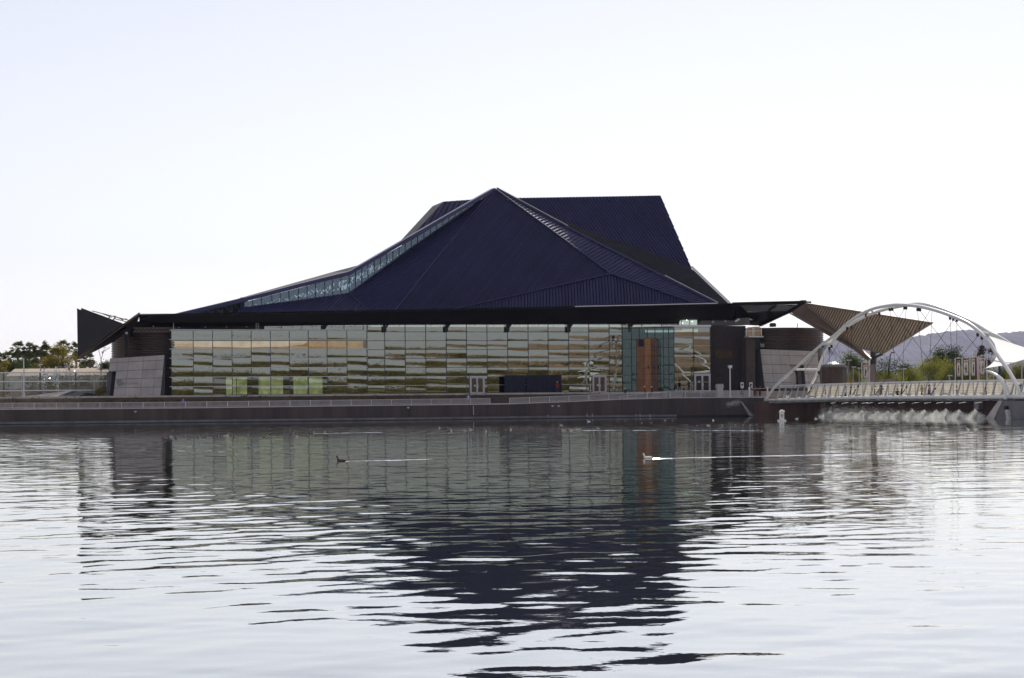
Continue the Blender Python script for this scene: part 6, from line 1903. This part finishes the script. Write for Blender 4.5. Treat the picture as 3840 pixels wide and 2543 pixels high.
# ------------------------------------------------------------------ people
SKIN = mat("skin", (.38, .23, .16), .6, 0, .05, 3)
def body_mesh(pose):
    if pose == "walk":
        J = dict(pel=(0, 0, .95), che=(0, .03, 1.28), nek=(0, .05, 1.48), hed=(0, .07, 1.60), top=(0, .06, 1.72), hl=(-.10, 0, .92), kl=(-.11, .20, .52), al=(-.11, .12, .09), tl=(-.11, .27, .04), hr=(.10, 0, .92), kr=(.11, -.03, .50), ar=(.11, -.30, .13), tr=(.11, -.20, .03),
                 sl=(-.19, .03, 1.42), el=(-.25, -.10, 1.15), wl=(-.24, -.05, .92), fl=(-.23, -.02, .82), sr=(.19, .03, 1.42), er=(.25, .06, 1.15), wr=(.24, .22, .97), fr=(.23, .29, .90))
    elif pose == "lean":
        J = dict(pel=(0, -.10, .95), che=(0, .05, 1.26), nek=(0, .15, 1.44), hed=(0, .20, 1.55), top=(0, .21, 1.67), hl=(-.10, -.1, .92), kl=(-.12, .0, .50), al=(-.12, -.08, .09), tl=(-.12, .08, .04), hr=(.10, -.1, .92), kr=(.12, -.02, .50), ar=(.12, -.14, .09), tr=(.12, .02, .04),
                 sl=(-.19, .1, 1.38), el=(-.24, .28, 1.16), wl=(-.12, .46, 1.17), fl=(-.05, .52, 1.17), sr=(.19, .1, 1.38), er=(.24, .28, 1.16), wr=(.12, .46, 1.17), fr=(.05, .52, 1.18))
    elif pose == "sit":
        J = dict(pel=(0, 0, .50), che=(0, .04, .84), nek=(0, .07, 1.04), hed=(0, .10, 1.16), top=(0, .09, 1.28), hl=(-.10, .02, .48), kl=(-.13, .43, .52), al=(-.13, .42, .09), tl=(-.13, .57, .04), hr=(.10, .02, .48), kr=(.13, .43, .52), ar=(.13, .36, .09), tr=(.13, .51, .04),
                 sl=(-.19, .05, .98), el=(-.25, .12, .72), wl=(-.17, .34, .62), fl=(-.14, .42, .60), sr=(.19, .05, .98), er=(.25, .12, .72), wr=(.17, .34, .62), fr=(.14, .42, .60))
    else:
        J = dict(pel=(0, 0, .95), che=(0, .01, 1.28), nek=(0, .02, 1.48), hed=(0, .04, 1.60), top=(0, .03, 1.72), hl=(-.10, 0, .92), kl=(-.12, .02, .50), al=(-.12, -.02, .09), tl=(-.13, .14, .04), hr=(.10, 0, .92), kr=(.12, .03, .50), ar=(.13, .0, .09), tr=(.15, .15, .04),
                 sl=(-.19, .01, 1.42), el=(-.26, -.03, 1.15), wl=(-.23, .09, .92), fl=(-.22, .13, .82), sr=(.19, .01, 1.42), er=(.25, .0, 1.15), wr=(.16, .20, 1.05), fr=(.12, .27, 1.06))
    RD = dict(pel=.15, che=.165, nek=.06, hed=.105, top=.07, hl=.10, kl=.065, al=.045, tl=.04, hr=.10, kr=.065, ar=.045, tr=.04, sl=.075, el=.05, wl=.035, fl=.03, sr=.075, er=.05, wr=.035, fr=.03)
    ks = list(J)
    E_ = [("pel", "che"), ("che", "nek"), ("nek", "hed"), ("hed", "top"), ("pel", "hl"), ("hl", "kl"), ("kl", "al"), ("al", "tl"), ("pel", "hr"), ("hr", "kr"), ("kr", "ar"), ("ar", "tr"), ("che", "sl"), ("sl", "el"), ("el", "wl"), ("wl", "fl"), ("che", "sr"), ("sr", "er"), ("er", "wr"), ("wr", "fr")]
    me = bpy.data.meshes.new("body_skeleton")
    me.from_pydata([J[k] for k in ks], [(ks.index(a), ks.index(b)) for a, b in E_], [])
    o = bpy.data.objects.new("body_skeleton", me); COL.objects.link(o)
    md = o.modifiers.new("skin", 'SKIN')
    sk = me.skin_vertices[0].data
    for i, k in enumerate(ks):
        rr = RD[k]; sk[i].radius = (rr, rr * (.72 if k in ("pel", "che") else 1)); sk[i].use_root = (k == "pel")
    o.modifiers.new("sub", 'SUBSURF').levels = 1
    bpy.context.view_layer.update()
    bm_ = bpy.data.meshes.new_from_object(o.evaluated_get(bpy.context.evaluated_depsgraph_get()))
    bpy.data.objects.remove(o); bpy.data.meshes.remove(me)
    pelz, nz = J["pel"][2], J["nek"][2]
    wl_, wr_ = Vector(J["wl"]), Vector(J["wr"])
    mi = []
    for p in bm_.polygons:
        c = p.center
        if c.z > nz + .02: k = 0
        elif min((c - Vector(J["fl"])).length, (c - Vector(J["fr"])).length) < .10: k = 0
        elif c.z < .11: k = 3
        elif c.z < pelz + .02 and (abs(c.x) < .19 or c.z < pelz - .2) and min((c - wl_).length, (c - wr_).length) > .16: k = 2
        else: k = 1
        mi.append(k)
    bm_.polygons.foreach_set("use_smooth", [True] * len(mi))
    return bm_, J, mi
POSES = {k: body_mesh(k) for k in ("walk", "stand", "lean", "sit")}
SHOE = mat("dark shoe", (.03, .03, .03), .6)
def cloth(name, c): return mat("cloth " + name, c, .85, 0, .12, 4)
def person(p, heading, pose, shirt, trousers, hair, label, hat=None, bag=None):
    me0, J, mi = POSES[pose]
    o = thing("person", label, "person", p)
    o.rotation_euler = (0, 0, heading)
    me = me0.copy(); me.materials.clear()
    for m_ in (SKIN, shirt, trousers, SHOE): me.materials.append(m_)
    me.polygons.foreach_set("material_index", mi); me.update()
    b = bpy.data.objects.new("body", me); COL.objects.link(b); b.parent = o
    h = Vector(J["hed"])
    m = MB(); m.lathe((h.x, h.y - .02, h.z + .02), [(.118, -.06), (.125, .02), (.11, .09), (.06, .145), (0, .155)], 10)
    for i, v in enumerate(m.v):
        if v[1] > h.y + .05 and v[2] < h.z + .03: m.v[i] = (v[0], h.y + .05, v[2] + .05)
    q = bpy.data.objects.new("hair", m.mesh("hair", hair)); COL.objects.link(q); q.parent = o
    m = MB(); m.add([(h.x - .02, h.y + .10, h.z + .01), (h.x + .02, h.y + .10, h.z + .01), (h.x, h.y + .135, h.z - .03), (h.x, h.y + .10, h.z - .045)], [(0, 1, 2), (0, 2, 3), (1, 3, 2), (0, 3, 1)])
    q = bpy.data.objects.new("nose", m.mesh("nose", SKIN)); COL.objects.link(q); q.parent = o
    if hat:
        m = MB(); m.lathe((h.x, h.y, h.z + .05), [(.2, 0), (.135, .02), (.13, .10), (.08, .14), (0, .145)], 12); q = bpy.data.objects.new("hat", m.mesh("hat", hat)); COL.objects.link(q); q.parent = o
    if bag:
        m = MB(); c = Vector(J["che"]); m.box(c + Vector((0, -.2, 0)), .28, .16, .42); q = bpy.data.objects.new("backpack", m.mesh("backpack", bag)); COL.objects.link(q); q.parent = o
    return o
BLK, GRY, BRN, BLD = mat("black hair", (.015, .012, .01), .6), mat("grey hair", (.55, .54, .52), .7), mat("brown hair", (.07, .04, .02), .6), mat("fair hair", (.35, .24, .10), .6)
WHT = mat("white cloth hat", (.75, .74, .72), .8)
NAVY, LIL, JEAN, WSH, RED, DRK, YEL = cloth("navy", (.02, .025, .06)), cloth("lilac", (.34, .28, .50)), cloth("denim", (.06, .07, .13)), cloth("white", (.66, .65, .70)), cloth("red", (.28, .03, .03)), cloth("black", (.02, .02, .022)), cloth("mustard", (.40, .26, .06))
PRM = 1.9
def gz_(x, t): return 2.205
person(Pxz(686, 2.2, 2.2 - .35), R(-70), "walk", LIL, JEAN, BLK, "person in a lilac jacket walking alone along the promenade below the glass block")
person(Pxz(1752, 2.2, 2.0), R(95), "stand", LIL, JEAN, BLK, "person in lilac with a pale bag, left one of the promenade couple", bag=WHT)
person(Pxz(1762, 2.4, 2.1), R(100), "stand", cloth("blue", (.16, .17, .38)), JEAN, BLK, "person in a blue top, right one of the couple on the promenade")
person(Pxz(2345, 6.0, 2.75), R(80), "walk", DRK, DRK, GRY, "grey haired person in black walking on the ramp below the angled glass")
person(Pxz(2419, 5.0, 2.95), R(70), "walk", RED, JEAN, BRN, "person in a red top and white hat passing the timber core", hat=WHT)
person(Pxz(2445, 5.2, 2.9), R(75), "walk", DRK, DRK, BRN, "person in black with a white hat just right of the timber core", hat=WHT)
person(Pxz(2779, 4.0, 2.93), R(-60), "sit", DRK, DRK, BLK, "dark clothed person seated before the left white poster by the bridge landing")
person(Pxz(2814, 3.4, 2.93), R(200), "stand", DRK, DRK, BLK, "black haired person standing before the right white poster by the bridge landing")
person(Pxz(2832, 3.0, 2.93), R(150), "stand", RED, DRK, BRN, "person in red standing beside the gate post at the bridge landing")
person(Pxz(2850, 3.3, 2.93), R(110), "stand", cloth("maroon", (.10, .02, .03)), DRK, BRN, "person in maroon near the bridge landing below the house number")
person(Pxz(2536, 9.0, TZ), R(60), "sit", DRK, DRK, BLK, "dark figure seated on the terrace at the corner of the glass bay")
person(Pxz(2583, 9.5, TZ), R(200), "stand", DRK, DRK, BLK, "dark figure standing before the glass bay left of its door")
person(Pxz(2090, 14.5, TZ), R(170), "stand", cloth("bright red", (.40, .03, .03)), JEAN, BLD, "person in a bright red coat and yellow hat before the navy display wall", hat=mat("yellow cloth hat", (.6, .5, .12), .8))
for x, pose, hd, a in ((3170, "stand", 100, (WSH, DRK, BLK, "person in a loose white shirt and dark cap standing on the bridge", DRK)), (3305, "lean", 200, (NAVY, DRK, BLK, "person in navy leaning on the bridge rail right of the canopy pier", None)), (3365, "sit", 180, (DRK, DRK, BRN, "person in black sitting low behind the bridge rail, right of the one in navy", None)),
        (3458, "walk", 110, (YEL, DRK, BLD, "fair haired person in mustard walking on the bridge", None)), (3486, "stand", 230, (LIL, JEAN, BRN, "person in lilac and white on the bridge beside the one in mustard", None)), (3826, "lean", 195, (cloth("slate", (.10, .13, .17)), DRK, GRY, "white haired person in a slate jacket leaning at the right end of the bridge", None))):
    p = PB(x, 1490, 3.0); p.z = float(np.interp(p.y, [TUBE[-1].y, TUBE[0].y], [TUBE[-1].z, TUBE[0].z])) + .1
    person(p, R(hd), pose, a[0], a[1], a[2], a[3], hat=a[4])
for x, lab in ((2783, "white poster board behind the seated dark person by the bridge landing"), (2816, "white poster board with a dark round print behind the black haired person")):
    A = Pxz(x, 5.0, 3.9); z0, z1 = P(x, 1456, 5).z, P(x, 1434, 5).z
    o = thing("poster_board", lab, "poster board", (A.x, A.y, 2.93), "white poster boards by the bridge landing")
    m = MB(); m.wbox((A.x, A.y, (z0 + z1) / 2), .5, .06, z1 - z0); m.build("board", WHITE2, o)
    m = MB(); m.wbox((A.x, A.y, (z0 + 2.93) / 2), .08, .06, z0 - 2.93); m.wbox((A.x, A.y, 2.97), .5, .4, .06); m.build("stand", GREYMET, o)
    m = MB(); c = Vector((A.x, A.y, z1 - .35)) - NX * .04; m.prism([c + UX * .17 * math.cos(a * .785) + Vector((0, 0, .17 * math.sin(a * .785))) for a in range(8)], NX * .008); m.build("print", DRK if x == 2816 else NAVYP, o)

# ------------------------------------------------------------------ on the water: buoy, waterfowl and their wakes
bz = PZ(2932, 1580, 0)
bo = thing("marker_buoy", "white square marker buoy with an orange diamond, floating before the lake wall", "buoy", bz)
m = MB(); m.box(bz + Vector((0, 0, .06)), .92, .92, .22); m.build("float", WHITE2, bo)
m = MB(); m.box(bz + Vector((0, 0, .62)), .50, .50, .92); m.build("pillar", WHITE2, bo)
m = MB(); m.box(bz + Vector((0, 0, 1.10)), .60, .60, .10); m.lathe(bz + Vector((0, 0, 1.15)), [(.2, 0), (.22, .12), (.12, .2), (0, .22)], 10); m.build("lamp_cap", WHITE2, bo)
for dx in (-.22, .22):
    m = MB(); m.lathe(bz + Vector((dx, -.2, 1.15)), [(.09, 0), (.09, .08), (0, .12)], 8); m.build("cap_stud", WHITE2, bo)
OR = mat("orange diamond mark", (.55, .16, .03), .6)
c = bz + Vector((0, -.262, .66)); m = MB()
for a, b in (((-.15, 0), (0, .21)), ((0, .21), (.15, 0)), ((.15, 0), (0, -.21)), ((0, -.21), (-.15, 0))):
    m.bar(c + Vector((a[0], 0, a[1])), c + Vector((b[0], 0, b[1])), .02, .05)
for a, b in (((-.09, 0), (.09, 0)), ((0, -.12), (0, .12))):
    m.bar(c + Vector((a[0], 0, a[1])), c + Vector((b[0], 0, b[1])), .02, .045)
m.build("diamond_mark", OR, bo)

def duck_parts():
    body = MB(); rings = [(-.24, .01, .035), (-.20, .05, .03), (-.12, .095, .02), (0, .115, .01), (.10, .10, .01), (.18, .06, .03), (.215, .02, .05)]
    vs_ = []; fs_ = []
    sg = 10
    for x, r_, z in rings:
        for k in range(sg):
            a = 2 * math.pi * k / sg; vs_.append((x, math.cos(a) * r_, z + math.sin(a) * r_ * .8 + .02))
    for i in range(len(rings) - 1):
        for k in range(sg): fs_.append((i * sg + k, i * sg + (k + 1) % sg, (i + 1) * sg + (k + 1) % sg, (i + 1) * sg + k))
    fs_ += [tuple(range(sg)), tuple((len(rings) - 1) * sg + k for k in range(sg))]
    body.add(vs_, fs_)
    n = MB(); n.tube([(.14, 0, .07), (.19, 0, .14), (.205, 0, .20)], [.055, .036, .036], 8); n.lathe((.215, 0, .225), [(0, -.05), (.04, -.03), (.05, 0), (.04, .03), (0, .05)], 8)
    bl = MB(); bl.tube([(.25, 0, .22), (.31, 0, .205)], [.022, .010], 6)
    return body, n, bl
dbm, dnm, dbl = duck_parts()
FE_D, FE_W, BILL = mat("dark feathers", (.085, .065, .05), .7, 0, .4, 12), mat("pale and sunlit feathers", (.42, .38, .32), .7, 0, .3, 12), mat("pale bill", (.45, .38, .26), .5)
dme = (dbm.mesh("body", FE_D, smooth=True), dnm.mesh("head", FE_D, smooth=True), dbl.mesh("bill", BILL))
pme = (dbm.mesh("body", FE_W, smooth=True), dnm.mesh("head", FE_W, smooth=True), dbl.mesh("bill", BILL))
FE_L = mat("white and sunlit feathers", (.85, .84, .80), .7, 0, .08, 12)
wme = (dbm.mesh("body", FE_L, smooth=True), dnm.mesh("head", FE_L, smooth=True), dbl.mesh("bill", BILL))
def duck(x, y, lab, grp, pale=False, s=1.0, h=None, white=False):
    p = PZ(x, y, 0)
    o = thing("duck", lab, "duck", (p.x, p.y, -.01), grp)
    h = random.uniform(0, 6.28) if h is None else h
    o.rotation_euler = (0, 0, h); o.scale = (s, s, s)
    for nm, me in zip(("body", "head", "bill"), wme if white else pme if pale else dme):
        q = bpy.data.objects.new(nm, me); COL.objects.link(q); q.parent = o
    return o
z3 = lambda a: [(600 + x / 2.1527, 1560 + y / 2.1527) for x, y in a]
z4 = lambda a: [(1700 + x / 2.1527, 1540 + y / 2.1527) for x, y in a]
z5 = lambda a: [(2740 + x / 2.1527, 1500 + y / 2.1527) for x, y in a]
NTH = "first second third fourth fifth sixth seventh eighth ninth tenth eleventh twelfth thirteenth fourteenth fifteenth".split()
flocks = [
 (z3([(100, 120)]), "dark duck alone near the wall, left above the loose flock", None),
 (z3([(45, 190), (90, 173), (132, 172), (130, 188), (230, 190), (317, 165), (316, 178), (360, 174)]), "small dark duck in the left cluster below the corner of the glass block", "ducks of the left flock"),
 (z3([(467, 163), (475, 187), (526, 164), (543, 164), (577, 156), (597, 160), (606, 179), (622, 176), (710, 154)]), "small dark duck in the cluster over the first bright window reflection", "ducks of the left flock"),
 (z3([(840, 174), (865, 157), (881, 150), (1000, 159), (1028, 168), (1060, 152), (1072, 142), (1106, 145), (1105, 168), (1197, 164), (1215, 144), (1237, 139), (1345, 160), (1330, 132), (1362, 136)]), "small dark duck in the loose line over the second and third window reflections", "ducks of the left flock"),
 (z3([(1458, 135), (1700, 151), (2167, 131)]), "lone small duck spaced out on the open water before the lake wall", "ducks spaced out in mid lake"),
 (z3([(2222, 95), (2255, 101), (2318, 94), (2322, 104), (2330, 126), (2350, 118)]) + z4([(93, 161), (140, 153), (160, 168), (262, 170)]), "small duck in the middle flock below the couple on the promenade", "ducks of the middle flock"),
 (z4([(318, 152), (347, 163), (422, 161), (465, 156), (515, 136), (530, 153), (547, 146), (607, 155), (638, 151), (672, 159)]), "small duck in the flock below the navy display wall", "ducks of the middle flock"),
 (z4([(885, 161), (905, 162), (945, 161), (965, 160), (990, 155), (1005, 152), (1018, 161)]), "sunlit duck in the tight bright row below the right double door", "ducks of the bright row"),
 (z4([(873, 120), (1168, 145), (1300, 145), (1325, 86), (1390, 86), (1520, 101), (1595, 101), (1708, 80), (1770, 83)]), "small duck scattered near the wall below the angled glass", "ducks scattered by the wall"),
 (z4([(1885, 123), (1968, 125), (2055, 120), (2060, 124), (2167, 123), (2275, 123), (2335, 118)]) + z5([(37, 208), (95, 203), (158, 203), (207, 203), (278, 205), (372, 203)]), "small duck in the evenly strung line left of the marker buoy", "ducks strung left of the buoy"),
 (z5([(215, 241), (255, 250)]), "dark duck at the head of the wake left of the buoy", "ducks by the wake"),
 (z5([(1690, 151), (1727, 146)]), "dark duck close under the spray jets", "ducks under the spray"),
 (z5([(800, 185), (830, 185)]), "small duck right of the buoy below the start of the spray", "ducks right of the buoy"),
]
for pts_, lab, grp in flocks:
    pts_ = sorted(pts_)
    for i_, (x, y) in enumerate(pts_):
        l_ = lab if len(pts_) == 1 else ("%s duck from the left %s" % (NTH[i_], lab.split("duck", 1)[1].strip()))
        duck(x, y, l_, grp, pale="sunlit" in lab or random.random() < .18, s=random.uniform(.62, .85))  # birds called sunlit get paler plumage in place of sunlight
for (x, y), lab in zip(z4([(1095, 90), (2098, 81)]) + z5([(533, 155), (690, 155), (1915, 241), (1977, 241)]), ("white bird on the water below the right double door", "white bird on the water below the stone pillar", "white bird just right of the marker buoy", "second white bird right of the buoy, nearer the spray", "white bird below the abutment, left of its pair", "white bird below the abutment, right of its pair")):
    duck(x, y, lab, "white birds on the water", True, .8, None, True)
duck(1281, 1729, "largest dark duck swimming left in mid lake with a straight wake behind", None, False, 1.0, R(180))
duck(2430, 1719, "sunlit duck swimming left in the timber core's reflection, trailing a long bright wake", None, True, .95, R(178), True)  # plumage whitened to paint the sun on this duck
def wake(x0, y0, x1, y1, w0, w1, lab, h=.035):
    """two low glassy ridges spreading behind a swimming bird"""
    m = MB()
    n = 60
    r = random.Random(int(x0))
    for sgn in (-1, 1):
        prev = None
        for i in range(n + 1):
            s = i / n
            a = PZ(x0 + (x1 - x0) * s, y0 + (y1 - y0) * s, 0)
            w_ = w0 + (w1 - w0) * s
            c = a + Vector((0, sgn * w_ * .5, 0))
            hw = .08 + .14 * s
            hh = .5 * h * (1 - .6 * s) * (1 + .25 * math.sin(i * .9 + sgn))
            ring = [c + Vector((0, -hw, -.01)), c + Vector((0, -hw * .25, hh)), c + Vector((0, hw * .25, hh)), c + Vector((0, hw, -.01))]
            if prev: 
                for k in range(3): m.add([prev[k], prev[k + 1], ring[k + 1], ring[k]], [(0, 1, 2, 3)])
            prev = ring
    o = m.build("wake", WATER, kind="stuff", smooth=True)
    return o
wake(1296, 1730, 1640, 1722, .1, 1.1, "", .012)
wake(2450, 1720, 3840, 1689, .1, 2.2, "", .032)
wake(2860, 1616, 2560, 1613, .1, .8, "", .02)
wake(2175, 1614, 2500, 1614, .1, .8, "", .02)
wake(1180, 1626, 1520, 1620, .2, 1.6, "", .012)

# ------------------------------------------------------------------ the near bank behind the camera, mirrored in the glass
cs = []
r = np.random.default_rng(77)
for i in range(420):
    x = r.uniform(60, 520); y = -r.uniform(6, 150); h = r.uniform(6.0, 15.0) if y < -45 else r.uniform(3, 7.5) if y < -22 else r.uniform(.6, 2.2)
    w_ = h * r.uniform(.5, .9); k = int(70 + 40 * h)
    cs.append(np.array([x, y, 1.2 + h * .5])[None] + r.normal(size=(k, 3)) * [w_ * .45, w_ * .45, h * .28])
cs = np.concatenate(cs); cs[:, 2] = np.maximum(cs[:, 2], 1.3)
me = np_mesh("treeline", leaf_quads(cs, .42, .6, 8), len(cs), leaf_mat("park tree leaf", (.09, .085, .025), (.30, .25, .075), .3, .05)); o = bpy.data.objects.new("treeline", me); COL.objects.link(o); o["kind"] = "stuff"
gb = thing("pale_building", "pale tan building on the opposite bank, mirrored in the glass front", "building", (330, -230, 1.8))
m = MB(); m.box((330, -230, 7), 46, 22, 10.4); m.build("wall", mat("pale tan stucco", (.55, .44, .31), .9, 0, .1, .2), gb)
m = MB(); m.box((330, -230, 12.4), 48, 24, .6); m.build("roof", mat("pale roof", (.5, .42, .33), .9), gb)
for i in range(9):
    m = MB(); m.box((312 + i * 4.6, -218.9, 7), 2.2, .3, 5.5); m.build("window", MATS["dark window band"], gb)

# ------------------------------------------------------------------ haze
hz = bpy.data.materials.new("haze air")
nt, N, L = nodes(hz)
N.remove(N["Principled BSDF"])
pv = N.new("ShaderNodeVolumePrincipled")
pv.inputs["Color"].default_value = (.52, .62, 1.0, 1)
pv.inputs["Density"].default_value = 0.00003
pv.inputs["Anisotropy"].default_value = 0.3
L.new(pv.outputs[0], N["Material Output"].inputs["Volume"])
m = MB(); m.box((0, 1500, 134), 13000, 16200, 270)
m.build("haze", hz, kind="stuff")
